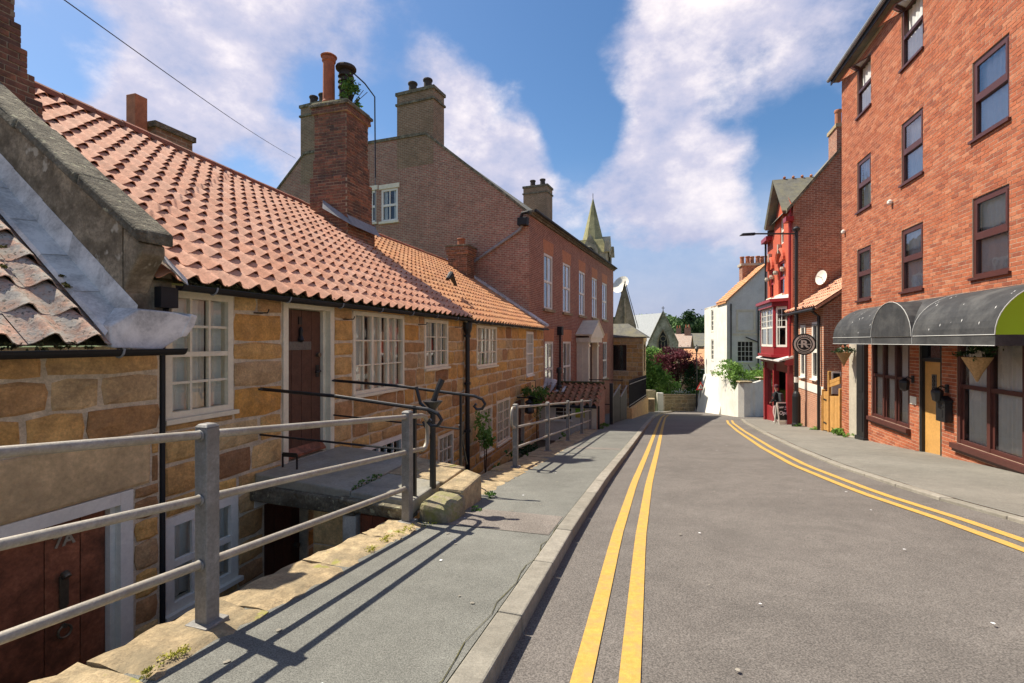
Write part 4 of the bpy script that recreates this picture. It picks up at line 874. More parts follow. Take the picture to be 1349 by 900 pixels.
# ------------------------------------------------------------------ retaining wall and its coping
def retaining(label, u0, u1, w0, w1, mat, step, moss):
    t = thing('retaining_wall', label, 'wall', FA, ((u0+u1)/2, -1.9, az((u0+u1)/2))); m = MB()
    us = frange(u0, u1, .8)
    for a, b in zip(us, us[1:]): m.hexa([(a, -2.1, az(a)-.3), (b, -2.1, az(b)-.3), (b, -1.80, az(b)-.3), (a, -1.80, az(a)-.3), (a, -2.1, sz(a, 2)-.02), (b, -2.1, sz(b, 2)-.02), (b, -1.80, sz(b, 2)-.02), (a, -1.80, sz(a, 2)-.02)])
    m.build('stonework', MT['oldstone'], t); u = u0
    while u < u1-.05:
        e2 = min(u1, u+step*rng.uniform(.75, 1.2)); m = MB(); m.c = rng.random(); J = lambda k=.02: rng.uniform(-k, k); d = rng.uniform(.012, .03)
        NX, NY = 8, 5; G = [[None]*(NY+1) for _ in range(NX+1)]; o0, o1, i0, i1 = -w1+J(.03), -w1+J(.03), -w0+J(.03), -w0+J(.03)
        for i in range(NX+1):
            x = u+.006+(e2-u-.012)*i/NX; ya = o0+(o1-o0)*i/NX+J(.012); yb = i0+(i1-i0)*i/NX+J(.012)
            for k in range(NY+1):
                y = ya+(yb-ya)*k/NY; ed = min(i, NX-i, 1)*min(k, NY-k, 1)
                G[i][k] = (x, y, sz(x, -y)+.010+d*(k/NY)+J(.007)-(0 if ed else rng.uniform(.004, .02)))
        for i in range(NX):
            for k in range(NY): m.q(G[i][k], G[i+1][k], G[i+1][k+1], G[i][k+1])
            for k in (0, NY): A_, B_ = G[i][k], G[i+1][k]; m.q((A_[0], A_[1], A_[2]-.16), (B_[0], B_[1], B_[2]-.16), B_, A_)
        for i in (0, NX):
            for k in range(NY): A_, B_ = G[i][k], G[i][k+1]; m.q((A_[0], A_[1], A_[2]-.16), (B_[0], B_[1], B_[2]-.16), B_, A_)
        m.build('coping_stone', MT[mat], t); u = e2
    return t
retaining('rough lichened coping wall under the railing by the 7A door', -8, 1.0, 1.78, 2.20, 'sand_pale', .8, True)
retaining('pale stone coping wall under the railing beside the tiled shed', 2.45, 14.6, 1.70, 2.28, 'sand_pale', 1.05, False)
MT['mossy'] = leafmat('yellow_moss', [(.40, .38, .05), (.50, .46, .08), (.3, .31, .04)], .1)
def mosspatch(label, spots):
    t = thing('moss', label, 'moss', FA, (spots[0][0], -spots[0][1], sz(*spots[0][:2]))); m = MB()
    for i, (u, n, r) in enumerate(spots): leaves(m, (u, -n, sz(u, n)+.02), (r, r*.7, .02), int(260*r/.1), .014, 7, seed=i)
    m.build('foliage', MT['mossy'], t)
mosspatch('yellow-green moss on the coping near the end post of the near railing', [(.55, 2.08, .09), (.72, 2.12, .07), (.35, 2.1, .09), (1.0, 2.25, .13), (.1, 2.12, .06)])
mosspatch('small yellow moss patch on the coping by the first railing post', [(-1.6, 2.12, .07), (-1.75, 2.16, .05)])

# ------------------------------------------------------------------ tubular street railings
def railing(label, posts, u0, u1, loopL, loopR):
    n = 1.99; t = thing('street_railing', label, 'railing', FA, (posts[0], -n, sz(posts[0], n)))
    hh = (1.045, .70, .35); g = lambda u: sz(u, n)
    for i, h in enumerate(hh):
        p = [(u, -n, g(u)+h) for u in frange(u0+(.12 if loopL and i < 2 else .0), u1-(.12 if loopR and i < 2 else 0), .6)]
        m = MB(); a, b = p[0][0], p[-1][0]
        if i == 0 and loopR:
            p += [(u1-.05, -n, g(u1)+h-.01), (u1, -n, g(u1)+h-.06), (u1+.015, -n, g(u1)+(hh[0]+hh[1])/2), (u1, -n, g(u1)+hh[1]+.06), (u1-.05, -n, g(u1)+hh[1]+.01), (u1-.12, -n, g(u1)+hh[1])]
        if i == 0 and loopL:
            p = [(u0+.12, -n, g(u0)+hh[1]), (u0+.05, -n, g(u0)+hh[1]+.01), (u0, -n, g(u0)+hh[1]+.06), (u0-.015, -n, g(u0)+(hh[0]+hh[1])/2), (u0, -n, g(u0)+h-.06), (u0+.05, -n, g(u0)+h-.01)]+p
        if i == 2 and loopR: p = [q for q in p if q[0] <= posts[-1]]+[(posts[-1], -n, g(posts[-1])+h)]
        if i == 2 and loopL: p = [(posts[0], -n, g(posts[0])+h)]+[q for q in p if q[0] > posts[0]]
        m.tube(p, .0235, 12); m.build('rail', MT['galv'], t, smooth=True)
    for u in posts:
        m = MB(); z = g(u); m.box(u-.042, u+.042, -n-.042, -n+.042, z-.1, z+1.085); m.hexa([(u-.046, -n-.046, z+1.085), (u+.046, -n-.046, z+1.085), (u+.046, -n+.046, z+1.085), (u-.046, -n+.046, z+1.085), (u-.03, -n-.03, z+1.105), (u+.03, -n-.03, z+1.105), (u+.03, -n+.03, z+1.105), (u-.03, -n+.03, z+1.105)])
        m.box(u-.075, u+.075, -n-.075, -n+.075, z-.1, z+.035)
        for h in hh:
            for s in (-1, 1): m.tube([(u+s*.042, -n, z+h), (u+s*.056, -n, z+h)], .032, 12)
        m.build('post', MT['galvp'], t, bevel=.006)
    return t
railing('grey tubular railing in front of the 7A door and the landing', [-5.76, -3.53, -1.30, .93], -8, 1.36, False, True)
railing('grey tubular railing beside the cream shed, past the landing', [4.73, 7.28, 9.80, 12.33, 14.4], 4.5, 14.45, True, False)
# rubbish in the area
t = thing('bin_bag', 'black plastic bundle lying in the sunken area under the lower white window', 'bin bag', FA, (.9, -.75, az(.9)))
m = MB(); nn = 14
P_ = [[None]*nn for _ in range(9)]
r0 = random.Random(4)
for i in range(9):
    for k in range(nn):
        th = math.pi*i/8; ph = 2*math.pi*k/nn; q = 1+.16*math.sin(3*ph+i)+r0.uniform(-.08, .08); P_[i][k] = (.9+.34*q*math.sin(th)*math.cos(ph), -.85+.34*q*math.sin(th)*math.sin(ph), -1.62+.36*math.cos(th)*(1+.1*math.sin(2*ph)))
for i in range(8):
    for k in range(nn): m.q(P_[i][k], P_[i+1][k], P_[i+1][(k+1) % nn], P_[i][(k+1) % nn])
m.build('bag', MT['plastic'], t); m = MB(); m.tube([(.85, -.85, -1.28), (.84, -.88, -1.20), (.9, -.93, -1.17)], [.05, .035, .06], 8); m.build('knot', MT['plastic'], t)
# planting in the area
def fbush(name, label, u, n, z, rad, cnt, size, mat='leaf', **k):
    p = sw(u, n); return bush(name, label, 'plant', (p.x, p.y, z), rad, cnt, size, mat, seed=int(u*13), **k)
fbush('potted_shrub', 'glossy green shrub against the black downpipe of the cottages', 7.75, .36, -.85, (.24, .2, .5), 420, .10, 'leaf_br', base=az(7.7))
fbush('shrub', 'dark green shrub in the sunken area below the paired cream windows', 9.2, 1.2, -1.75, (.5, .45, .45), 700, .10, 'leaf_dk')
fbush('shrub', 'low green plant in the sunken area under the railing start post', 6.3, 1.45, -1.35, (.35, .3, .35), 500, .09, 'leaf', base=az(6.3))
fbush('shrub', 'green shrub in front of the cream shed wall', 11.9, 1.4, -2.0, (.45, .4, .35), 500, .10, 'leaf')
fbush('climbing_plant', 'climber with small pink flowers beside the shed window', 13.4, .25, -.9, (.22, .22, .6), 240, .07, 'leaf', base=az(13.5), flowers=40)
t = thing('hanging_plant', 'hanging basket of trailing greenery by the dark cottage door', 'hanging basket', FA, (12.0, -.55, -.75)); m = MB(); leaves(m, (12.0, -.55, -.38), (.5, .4, .33), 700, .10, 12, seed=9); m.build('foliage', MT['leaf'], t); m = MB(); m.lathe([(.05, -.28), (.2, -.18), (.28, 0)], 12.0, -.55, 10, -.45); m.tube([(12, 0, .05), (12, -.55, .05), (12, -.55, -.45)], .012, 5); m.build('basket', MT['black'], t)

# ------------------------------------------------------------------ pantiled shed beside the pavement
sh = thing('garden_shed', 'low cream-walled shed with weathered red pantile roof in front of the brick house', 'shed', FA, (15.7, -1.1, -2.4))
NF = Fr((14.7, 0, 0), (0, -1, 0), (-1, 0, 0))          # its face towards the camera: u runs towards the street
hS = [(.62, 1.28, -1.62, -1.14)]
m = MB(); wall(m, NF, -.05, 2.17, -2.8, -.98, hS, .08); m.build('rendered_wall', MT['cream_r'], sh)
SFr = Fr((14.7, -2.17, 0), (1, 0, 0), (0, -1, 0))
m = MB(); wall(m, SFr, 0, 2.9, -2.8, [(0, -1.0), (1.9, -.42), (2.9, -.5)]); m.build('brick_wall', MT['brick_g'], sh)
window(sh, NF, .62, 1.28, -1.62, -1.14, 2, 3, 'white', .035, .022, .01, .08, sash=None, curtain=None, join=False)
m = MB(); NF.box(m, 1.40, 1.74, -1.50, -1.16, .002, .015); sg = m.build('notice', MT['signgold'], sh); m = MB(); NF.box(m, 1.405, 1.735, -1.36, -1.165, .015, .018); m.build('notice_panel', MT['signgreen'], sg)
m = MB(); m.q((14.5, -2.22, -1.03), (14.5, .05, -1.03), (16.6, .05, -.42), (16.6, -2.22, -.42)); m.q((16.6, -2.22, -.42), (16.6, .05, -.42), (17.6, .05, -.7), (17.6, -2.22, -.7)); rS = m.build('roof', MT['moss'], sh)
pantiles(rS, (14.46, -.02, -1.0), (14.46, -2.26, -1.0), (16.6, -.02, -.38), (16.6, -2.26, -.38), .24, .31, 'tile_shed', 90, .04, CAMA, lift=.035, jit=.012)
m = MB(); m.box(16.5, 16.75, -2.25, .05, -.42, -.32); m.build('ridge_tile', MT['moss'], rS, bevel=.03)
m = MB(); m.tube([(14.40, .0, -1.06), (14.40, -2.2, -1.06)], .05, 8); m.build('eave_gutter', MT['blackmat'], sh)
m = MB(); m.prism([(15.0, .05, -1.9), (14.9, -.35, -1.05), (16.6, -.35, -.3), (16.6, .05, -.25)], (0, .12, .05)); m.build('lead_flashing', MT['lead'], rS)
m = MB(); m.lathe([(.12, 0), (.12, .25), (.08, .3), (.07, .75), (.11, .78), (.11, .95), (.05, 1.0)], 15.9, -.55, 12, -.72); m.build('flue', MT['black'], sh)
m = MB(); m.q((15.62, -.35, -.66), (15.62, -.8, -.66), (16.2, -.8, -.49), (16.2, -.35, -.49)); m.build('flue_flashing', MT['lead'], rS)
downpipe(sh, 14.75, -2.24, -2.3, -1.05, .04, False)

# ------------------------------------------------------------------ tall brick house
CAMB = cam_in(FB)
bh = thing('brick_house', 'tall dark red brick house with white sash windows and pedimented cream doorcase', 'house', FB, (8.5, 4, -3))
GF = Fr((0, 16.5, 0), (0, -1, 0), (-1, 0, 0))
wx = [(1.80, 3.05), (4.62, 5.95), (7.62, 8.92), (10.6, 11.9), (13.4, 14.85)]
hF = [(a, b, 2.73, 5.15) for a, b in wx]+[(1.93, 3.15, -1.15, 1.30), (4.66, 6.05, -1.15, 1.30), (7.7, 9.1, -1.2, 1.35), (10.72, 12.1, -1.15, 1.28), (13.6, 14.9, -1.15, 1.27)]
m = MB(); wall(m, FRONT, 0, 17.06, -5, 6.42, hF, .10); m.build('front_wall', MT['brick_f'], bh)
gw = [(9.32, 10.23, 6.72, 8.19), (8.55, 9.05, 6.75, 8.22)]
prof = [(0, 6.34), (4.74, 10.45), (11.7, 10.30), (16.5, 6.36)]
m = MB(); wall(m, GF, 0, 16.5, -3, prof, gw, .10); m.build('gable_wall', MT['brick_g'], bh)
m = MB(); P = GF.P
for (a, za), (b, zb) in zip(prof, prof[1:]): m.hexa([P(a, za, .05), P(b, zb, .05), P(b, zb, -.3), P(a, za, -.3), P(a, za+.12, .05), P(b, zb+.12, .05), P(b, zb+.12, -.3), P(a, za+.12, -.3)])
m.build('gable_coping', MT['oldstone'], bh)
m = MB(); yz = [(16.5-a, z) for a, z in prof]      # (y,z)
for (ya, za), (yb, zb) in zip(yz, yz[1:]): m.q((.3, ya, za+.02), (17.1, ya, za+.02), (17.1, yb, zb+.02), (.3, yb, zb+.02))
m.q((17.06, 0, -5), (17.06, 16.5, -5), (17.06, 16.5, 6.36), (17.06, 0, 6.36)); m.build('roof', MT['slate'], bh)
m = MB(); m.box(-.05, 17.15, -.18, .02, 6.42, 6.50); m.box(-.03, 17.12, -.10, .0, 6.34, 6.419); m.build('cornice', MT['oldstone'], bh)
m = MB(); m.tube([(.1, -.24, 6.52), (17.1, -.24, 6.52)], .06, 8); m.build('gutter', MT['blackmat'], bh)
def far_sash(par, fr, a, b, c, d, gl='glass', mat='white'): return window(par, fr, a, b, c, d, 2, 2, mat, .10, .05, -.02, .10, mid=1, curtain='netg', cur=[(0, .25), (.75, 1)], glass=gl, sill=0, join=False)
for (a, b, c, d) in hF:
    if abs(a-7.7) < .01: continue
    w_ = far_sash(bh, FRONT, a, b, c, d, 'glass2'); mm = MB(); FRONT.box(mm, a-.12, b+.12, c-.12, c-.002, -.05, .10); mm.build('window_sill', MT['sand_pale'], w_)
    mm = MB(); n_ = 9
    for i in range(n_):
        x0, x1 = a-.05+(b-a+.1)*i/n_, a-.05+(b-a+.1)*(i+1)/n_; k0 = -.08+.16*i/n_; k1 = -.08+.16*(i+1)/n_
        mm.q(FRONT.P(x0, d+.004, .006), FRONT.P(x1-.008, d+.004, .006), FRONT.P(x1-.008+k1, d+.58, .006), FRONT.P(x0+k0, d+.58, .006))
    mm.build('brick_lintel', MT['rubbed'], w_)
for (a, b, c, d) in gw:
    w_ = far_sash(bh, GF, a, b, c, d); mm = MB(); GF.box(mm, a-.08, b+.08, c-.1, c-.002, 0, .08); mm.build('window_sill', MT['cream'], w_); mm = MB(); GF.box(mm, a-.1, b+.1, d+.002, d+.2, 0, .04); mm.build('window_head', MT['cream'], w_)
# doorcase
dc = MB(); dx0, dx1 = 7.15, 9.65
for x in (dx0+.05, dx1-.35):
    dc.box(x, x+.30, -.62, -.32, -2.0, 1.25); dc.box(x-.04, x+.34, -.66, -.28, 1.02, 1.12); dc.box(x-.04, x+.34, -.66, -.28, -2, -1.7)
dc.box(dx0+.0, dx1, -.32, -.0, -2, 1.30); dc.box(dx0-.1, dx1+.1, -.78, 0, 1.25, 1.50)
o_ = dc.build('doorcase', MT['cream'], bh)
m = MB(); xm = (dx0+dx1)/2
m.prism([(dx0-.2, -.85, 1.5), (dx1+.2, -.85, 1.5), (dx1+.2, -.85, 1.6), (xm, -.85, 2.35), (dx0-.2, -.85, 1.6)], (0, .12, 0)); m.hexa([(dx0-.2, -.85, 1.6), (xm, -.85, 2.35), (xm, 0, 2.35), (dx0-.2, 0, 1.6), (dx0-.25, -.92, 1.68), (xm, -.92, 2.47), (xm, 0, 2.47), (dx0-.25, 0, 1.68)]); m.hexa([(xm, -.85, 2.35), (dx1+.2, -.85, 1.6), (dx1+.2, 0, 1.6), (xm, 0, 2.35), (xm, -.92, 2.47), (dx1+.25, -.92, 1.68), (dx1+.25, 0, 1.68), (xm, 0, 2.47)]); m.build('pediment', MT['cream'], o_)
m = MB(); m.prism([(dx0+.15, -.735, 1.52), (dx1-.15, -.735, 1.52), (xm, -.735, 2.15)], (0, .01, 0)); m.build('tympanum', MT['brownwood'], o_)
m = MB(); m.box(dx0+.45, dx1-.5, -.35, -.322, -1.9, 1.2); m.build('door', MT['brownwood'], bh)
# chimneys
for k, (x0, x1, y0, y1, zt, cap_) in enumerate(((0, .9, 4.42, 6.31, 12.25, 'brick_c'), (0, .9, 10.6, 12.0, 12.75, 'brick_c'), (14.7, 15.9, 4.2, 6.0, 12.3, 'brick_c'))):
    m = MB(); m.box(x0-.003, x1, y0, y1, 9.0, zt); s_ = m.build('chimney', MT[cap_], bh); m = MB(); m.box(x0-.06, x1+.06, y0-.06, y1+.06, zt-.45, zt-.36); m.box(x0-.06, x1+.06, y0-.06, y1+.06, zt, zt+.14); m.build('capping', MT['oldstone'], s_)
    for q in (.3, .72): pot(s_, (x0+x1)/2, y0+(y1-y0)*q, zt+.1, .62 if k < 2 else .6, .2, 'sootpot')
# downpipe across the gable
m = MB(); m.tube([GF.P(13.6, 4.35, .06), GF.P(16.1, 5.75, .06), GF.P(16.25, 5.95, .1)], .06, 8); m.build('sloping_pipe', MT['flash'], bh); m = MB(); GF.box(m, 16.1, 16.5, 5.9, 6.2, .01, .3); m.tube([GF.P(16.2, 6.2, .15), GF.P(16.3, 6.38, .2), GF.P(16.55, 6.4, .2)], .07, 8); m.build('rainwater_hopper', MT['blackmat'], bh, bevel=.02)
m = MB(); GF.box(m, 9.0, 9.02, 6.2, 9.1, .0, .03); GF.box(m, 8.1, 8.35, 8.3, 8.5, 0, .12); m.build('gable_vent', MT['flash'], bh)
m = MB(); FRONT.box(m, 3.7, 4.0, 1.6, 2.0, .0, .22); m.tube([(3.85, -.1, 1.6), (3.85, -.1, -1.5)], .05, 8); m.build('downpipe', MT['blackmat'], bh)

# ------------------------------------------------------------------ iron gates, plinth and railings in front of the brick house
def ng(u): return nl(u)+.18
gt = thing('iron_gate', 'black sheet-iron double gate with slatted top beside the shed', 'gate', FA, (19.4, -ng(19.4), sz(19.4, 2.4)))
m = MB(); z = sz(17.9, 2.4); m.box(17.85, 18.0, -2.48, -2.34, z-.2, z+1.75); m.build('gate_post', MT['black'], gt)
for (a, b) in ((18.05, 20.1), (20.2, 22.3)):
    z = sz((a+b)/2, 2.4); m = MB(); k = frange(a, b, .16)
    for x0, x1 in zip(k, k[1:]): zt = z+1.25+.35*((x0-a)/(b-a)); m.hexa([(x0+.006, -ng(x0)-.02, sz(x0, 2.4)+.05), (x1-.006, -ng(x1)-.02, sz(x0, 2.4)+.05), (x1-.006, -ng(x1)+.01, sz(x0, 2.4)+.05), (x0+.006, -ng(x0)+.01, sz(x0, 2.4)+.05), (x0+.006, -ng(x0)-.02, zt), (x1-.006, -ng(x1)-.02, zt), (x1-.006, -ng(x1)+.01, zt), (x0+.006, -ng(x0)+.01, zt)])
    o_ = m.build('gate_leaf', MT['blackmat'], gt); m = MB(); m.bar((a, -ng(a)-.03, z+1.27), (b, -ng(b)-.03, z+1.63), .05); m.build('top_rail', MT['galvp'], o_)
rl_ = thing('iron_railings', 'tall black iron railings and stone plinth before the brick house', 'railings', FA, (27, -ng(27), sz(27, 2.9)))
us = frange(23.2, 31.6, 1.4); m = MB()
for a, b in zip(us, us[1:]): m.hexa([(a, -ng(a)-.15, sz(a, 3)-.3), (b, -ng(b)-.15, sz(b, 3)-.3), (b, -ng(b)+.2, sz(b, 3)-.3), (a, -ng(a)+.2, sz(a, 3)-.3), (a, -ng(a)-.15, sz(23.2, 3)+.55-.03*(a-23.2)), (b, -ng(b)-.15, sz(23.2, 3)+.55-.03*(b-23.2)), (b, -ng(b)+.2, sz(23.2, 3)+.55-.03*(b-23.2)), (a, -ng(a)+.2, sz(23.2, 3)+.55-.03*(a-23.2))])
m.build('stone_plinth', MT['sandstone'], rl_); zz = lambda u: sz(23.2, 3)+.55-.03*(u-23.2)
for x in frange(23.3, 31.5, .17): m = MB(); m.bar((x, -ng(x), zz(x)-.02), (x, -ng(x), zz(x)+1.35), .025); m.prism([(x-.02, -ng(x)-.01, zz(x)+1.35), (x+.02, -ng(x)-.01, zz(x)+1.35), (x, -ng(x)-.01, zz(x)+1.46)], (0, .02, 0)); m.build('baluster', MT['black'], rl_)
m = MB(); m.bar((23.3, -ng(23.3), zz(23.3)+1.25), (31.5, -ng(31.5), zz(31.5)+1.25), .04); m.bar((23.3, -ng(23.3), zz(23.3)+.12), (31.5, -ng(31.5), zz(31.5)+.12), .04); m.build('cross_rail', MT['galvp'], rl_)
r2_ = thing('iron_railings', 'row of black iron bars crossing the forecourt to the brick house', 'railings', FA, (22.8, -1.4, sz(22.8, 2)))
for y in frange(-.75, -2.5, .16): m = MB(); m.bar((22.9, y, -2.9), (22.9, y, -.55), .025); m.build('baluster', MT['black'], r2_)
m = MB(); m.bar((22.9, -.7, -.72), (22.9, -2.55, -.72), .04); m.bar((22.9, -.7, -2.0), (22.9, -2.55, -2.0), .04); m.build('cross_rail', MT['black'], r2_)
t = thing('stone_block', 'squat pale stone block at the foot of the sandstone annex', 'stone', FA, (34.6, -3.7, sz(34.6, 3.7))); m = MB(); m.box(34.2, 35.0, -4.05, -3.45, sz(34.6, 3.7)-.3, sz(34.6, 3.7)+1.0); m.build('block', MT['sand_pale'], t, bevel=.05)
m = MB()   # forecourt in front of the brick house
for u0, u1 in zip(frange(16.5, 34, 1.75), frange(16.5, 34, 1.75)[1:]): m.q(wp(u0, -1.0, -.01), wp(u0, nl(u0)+.05, -.01), wp(u1, nl(u1)+.05, -.01), wp(u1, 1.4 if u1 > 25 else -.5, -.01))
setp(m.build('forecourt', MT['pave_r']), kind='structure')

# ------------------------------------------------------------------ sandstone annex
an = thing('sandstone_annex', 'small sandstone annex with dark window and slate hipped roof next to the brick house', 'building', FB, (17.9, -1, -4))
AN = Fr((17.12, 0, 0), (0, -1, 0), (-1, 0, 0)); AS = Fr((17.12, -2.06, 0), (1, 0, 0), (0, -1, 0))
ha = [(-.2, .92, -.78, 1.05)]
m = MB(); wall(m, AN, -1.0, 2.06, -5, 1.62, ha, .2); aw = m.build('end_wall', MT['mortar'], an)
hs_ = [(.5, 1.1, -.8, 1.1)]
m = MB(); wall(m, AS, 0, 1.6, -5, 1.62, hs_, .2); m.build('street_wall', MT['sand_pale'], an)
for (a, b, c, d) in courses(-.2, 2.05, -4.0, 1.3, ha, .28, .36, .4, .8, .02): m = MB(); m.c = rng.random(); stone(m, AN, a, b, c, d, .015); m.build('stone_block', MT['sandstone'], aw)
m = MB(); AN.box(m, -1.0, 2.12, 1.3, 1.62, 0, .06); AN.box(m, .0, 2.1, -1.55, -1.35, 0, .05); AS.box(m, -.1, 1.6, 1.3, 1.618, 0, .06); m.build('string_course', MT['lintel'], aw)
window(an, AN, -.2, .92, -.78, 1.05, 2, 1, 'sootpot', .06, .06, -.12, .06, curtain=None, sill=0)
for h in hs_: window(an, AS, h[0], h[1], h[2], h[3], 2, 1, 'sootpot', .06, .06, -.12, .06, curtain=None, sill=0, join=True)
m = MB(); m.q((16.9, -2.30, 1.64), (16.9, 1.0, 1.64), (18.0, 1.0, 2.6), (18.0, -.9, 2.6)); m.q((16.9, -2.30, 1.64), (18.0, -.9, 2.6), (18.9, -2.30, 1.64)); m.q((18.0, -.9, 2.6), (18.0, 1.0, 2.6), (18.9, 1.0, 1.64), (18.9, -2.30, 1.64)); m.box(16.9, 18.9, -2.3, 1.0, 1.56, 1.639); m.q((18.72, -2.06, -5), (18.72, 1, -5), (18.72, 1, 1.6), (18.72, -2.06, 1.6)); m.build('roof', MT['slate'], an)

# ------------------------------------------------------------------ church tower with spire, chapel gable, dish
tw = thing('church_tower', 'stone church tower with lichened pyramidal spire behind the brick house', 'church', F0, (7.55, 46, -5))
FT = (V((7.55, 46, 0)), RAD(-20)); FRM['tw'] = FT
def tp(x, y, z): return toworld(FT, (x, y, z))
m = MB(); hw = 1.5; q = [(-hw, -hw), (hw, -hw), (hw, hw), (-hw, hw)]
m.hexa([tp(x, y, -5) for x, y in q]+[tp(x, y, 9.3) for x, y in q]); tb = m.build('tower', MT['church'], tw)
m = MB()
for i in range(4):
    a, b = q[i], q[(i+1) % 4]; m.faces([tp(a[0]*1.02, a[1]*1.02, 9.3), tp(b[0]*1.02, b[1]*1.02, 9.3), tp(b[0]*.72, b[1]*.72, 10.6), tp(a[0]*.72, a[1]*.72, 10.6)], [(0, 1, 2, 3)])
oc = [(math.cos(RAD(22.5+45*k))*1.25, math.sin(RAD(22.5+45*k))*1.25) for k in range(8)]
for i in range(8): a, b = oc[i], oc[(i+1) % 8]; m.faces([tp(a[0], a[1], 9.6), tp(b[0], b[1], 9.6), tp(0, 0, 14.75)], [(0, 1, 2)])
m.build('spire', MT['spire'], tw)
m = MB(); a = tp(0, 0, 14.6); m.tube([a, a+V((0, 0, .5))], .03, 5); m.build('finial', MT['black'], tw)
for (x, y) in q: m = MB(); m.hexa([tp(x*1.02+dx, y*1.02+dy, 9.3) for dx, dy in ((-.22, -.22), (.22, -.22), (.22, .22), (-.22, .22))]+[tp(x*1.02+dx, y*1.02+dy, 10.3) for dx, dy in ((-.16, -.16), (.16, -.16), (.16, .16), (-.16, .16))]); m.build('pinnacle', MT['church'], tw)
for (axis, sgn) in ((1, -1), (0, 1)):
    m = MB(); f = (lambda u, z, w_: tp(u, sgn*(hw+w_), z)) if axis == 1 else (lambda u, z, w_: tp(sgn*(hw+w_), u, z))
    m.faces([f(-.75, 9.0, .12), f(.75, 9.0, .12), f(.75, 9.5, .12), f(0, 11.0, .12), f(-.75, 9.5, .12), f(0, 11.0, -.9)], [(0, 1, 2, 3, 4), (2, 3, 5), (3, 4, 5)]); g_ = m.build('lucarne', MT['church'], tw)
    m = MB(); arc = [f(-.45, 7.6, .14), f(.45, 7.6, .14)]+[f(.45*math.cos(t), 9.2+.6*math.sin(t), .14) for t in [math.pi*k/10 for k in range(11)]]; m.faces(arc, [tuple(range(len(arc)))]); m.build('belfry_opening', MT['darkroom'], g_)
    m = MB()
    for dx in (-.15, .15): m.tube([f(dx, 7.6, .16), f(dx, 9.4, .16)], .05, 6)
    m.tube([f(.5*math.cos(t), 9.2+.65*math.sin(t), .15) for t in [math.pi*k/10 for k in range(11)]], .07, 6); m.build('tracery', MT['church'], g_)
cp = thing('stone_chapel', 'stone chapel with steep gable peeping over the sandstone annex roof', 'church', F0, (9.3, 42, -5))
m = MB(); g = [(8.35, 41.2), (10.25, 40.7)]; 
p0, p1 = V((8.45, 41.3, 0)), V((10.25, 40.8, 0)); pm = (p0+p1)/2; bk = V((.35, 1.3, 0))
m.faces([p0+Z*-5, p1+Z*-5, p1+Z*2.6, pm+Z*6.25, p0+Z*2.6, p0+bk+Z*-5, p1+bk+Z*-5, p1+bk+Z*2.6, pm+bk+Z*6.25, p0+bk+Z*2.6], [(0, 1, 2, 3, 4), (5, 9, 8, 7, 6), (0, 4, 9, 5), (1, 6, 7, 2)]); m.build('gable_wall', MT['church'], cp)
m = MB(); e2 = V((0, -.25, 0))
m.q(p1+Z*2.4+V((.15, 0, 0))+e2, pm+Z*6.4+e2, pm+bk+Z*6.4, p1+bk+Z*2.4+V((.15, 0, 0))); m.q(p0+Z*2.4-V((.15, 0, 0))+e2, p0+bk+Z*2.4-V((.15, 0, 0)), pm+bk+Z*6.4, pm+Z*6.4+e2); m.build('roof', MT['slate'], cp)
m = MB(); m.tube([pm+Z*4.9+V((0, -.06, 0)), pm+Z*.5+V((0, -.06, 0))], .09, 6); m.build('buttress', MT['church'], cp)
t = thing('satellite_dish', 'large white round dish standing up behind the chapel gable', 'dish', F0, (9.5, 43.1, -5)); m = MB(); nn = 20; c = V((9.55, 42.9, 6.15)); ax = V((-.7, -.6, .45)).normalized(); sx_ = ax.cross(Z).normalized(); sy_ = sx_.cross(ax)
rg = [[c+sx_*r*math.cos(2*math.pi*k/nn)+sy_*r*math.sin(2*math.pi*k/nn)+ax*(r*r*.35) for k in range(nn)] for r in (.02, .3, .6, .82)]
for i in range(3):
    for k in range(nn): m.q(rg[i][k], rg[i][(k+1) % nn], rg[i+1][(k+1) % nn], rg[i+1][k])
m.build('reflector', MT['white'], t, smooth=True); m = MB(); m.tube([(9.6, 43.1, -5), (9.6, 43.1, 6.1)], .08, 8); m.build('mast', MT['galvp'], t)

# ------------------------------------------------------------------ far end of the street
s2 = thing('stone_church', 'stone church with pale slate roof and tall traceried gable window above the trees', 'church', F0, (18.5, 62, -6))
p0, p1 = V((16.9, 61.2, 0)), V((20.1, 59.6, 0)); pm = (p0+p1)/2; bk = V((-3.9, 5.5, 0))
m = MB(); m.faces([p0+Z*-6, p1+Z*-6, p1+Z*1.0, pm+Z*4.75, p0+Z*1.0, p0+bk+Z*-6, p0+bk+Z*1.0, pm+bk+Z*4.6, p1+bk+Z*1, p1+bk+Z*-6], [(0, 1, 2, 3, 4), (0, 4, 6, 5), (1, 9, 8, 2)]); m.build('gable_wall', MT['church'], s2)
m = MB(); fw_ = (p1-p0).cross(Z).normalized(); 
m.q(p0+Z*.55+V((-.3, 0, 0)), pm+Z*4.8, pm+bk+Z*4.7, p0+bk+Z*.55+V((-.3, 0, 0))); m.q(p1+Z*.8, p1+bk+Z*.8, pm+bk+Z*4.7, pm+Z*4.8); m.build('roof', MT['slate_pale'], s2)
ux = (p1-p0).normalized(); o3 = fw_*.15
m = MB(); L3 = (p1-p0).length; cxx = L3/2
for a, za, b, zb in ((0, 1.0, cxx, 4.85), (cxx, 4.85, L3, 1.0)): m.hexa([p0+ux*a+Z*za+o3, p0+ux*b+Z*zb+o3, p0+ux*b+Z*zb-o3, p0+ux*a+Z*za-o3, p0+ux*a+Z*(za+.25)+o3, p0+ux*b+Z*(zb+.25)+o3, p0+ux*b+Z*(zb+.25)-o3, p0+ux*a+Z*(za+.25)-o3])
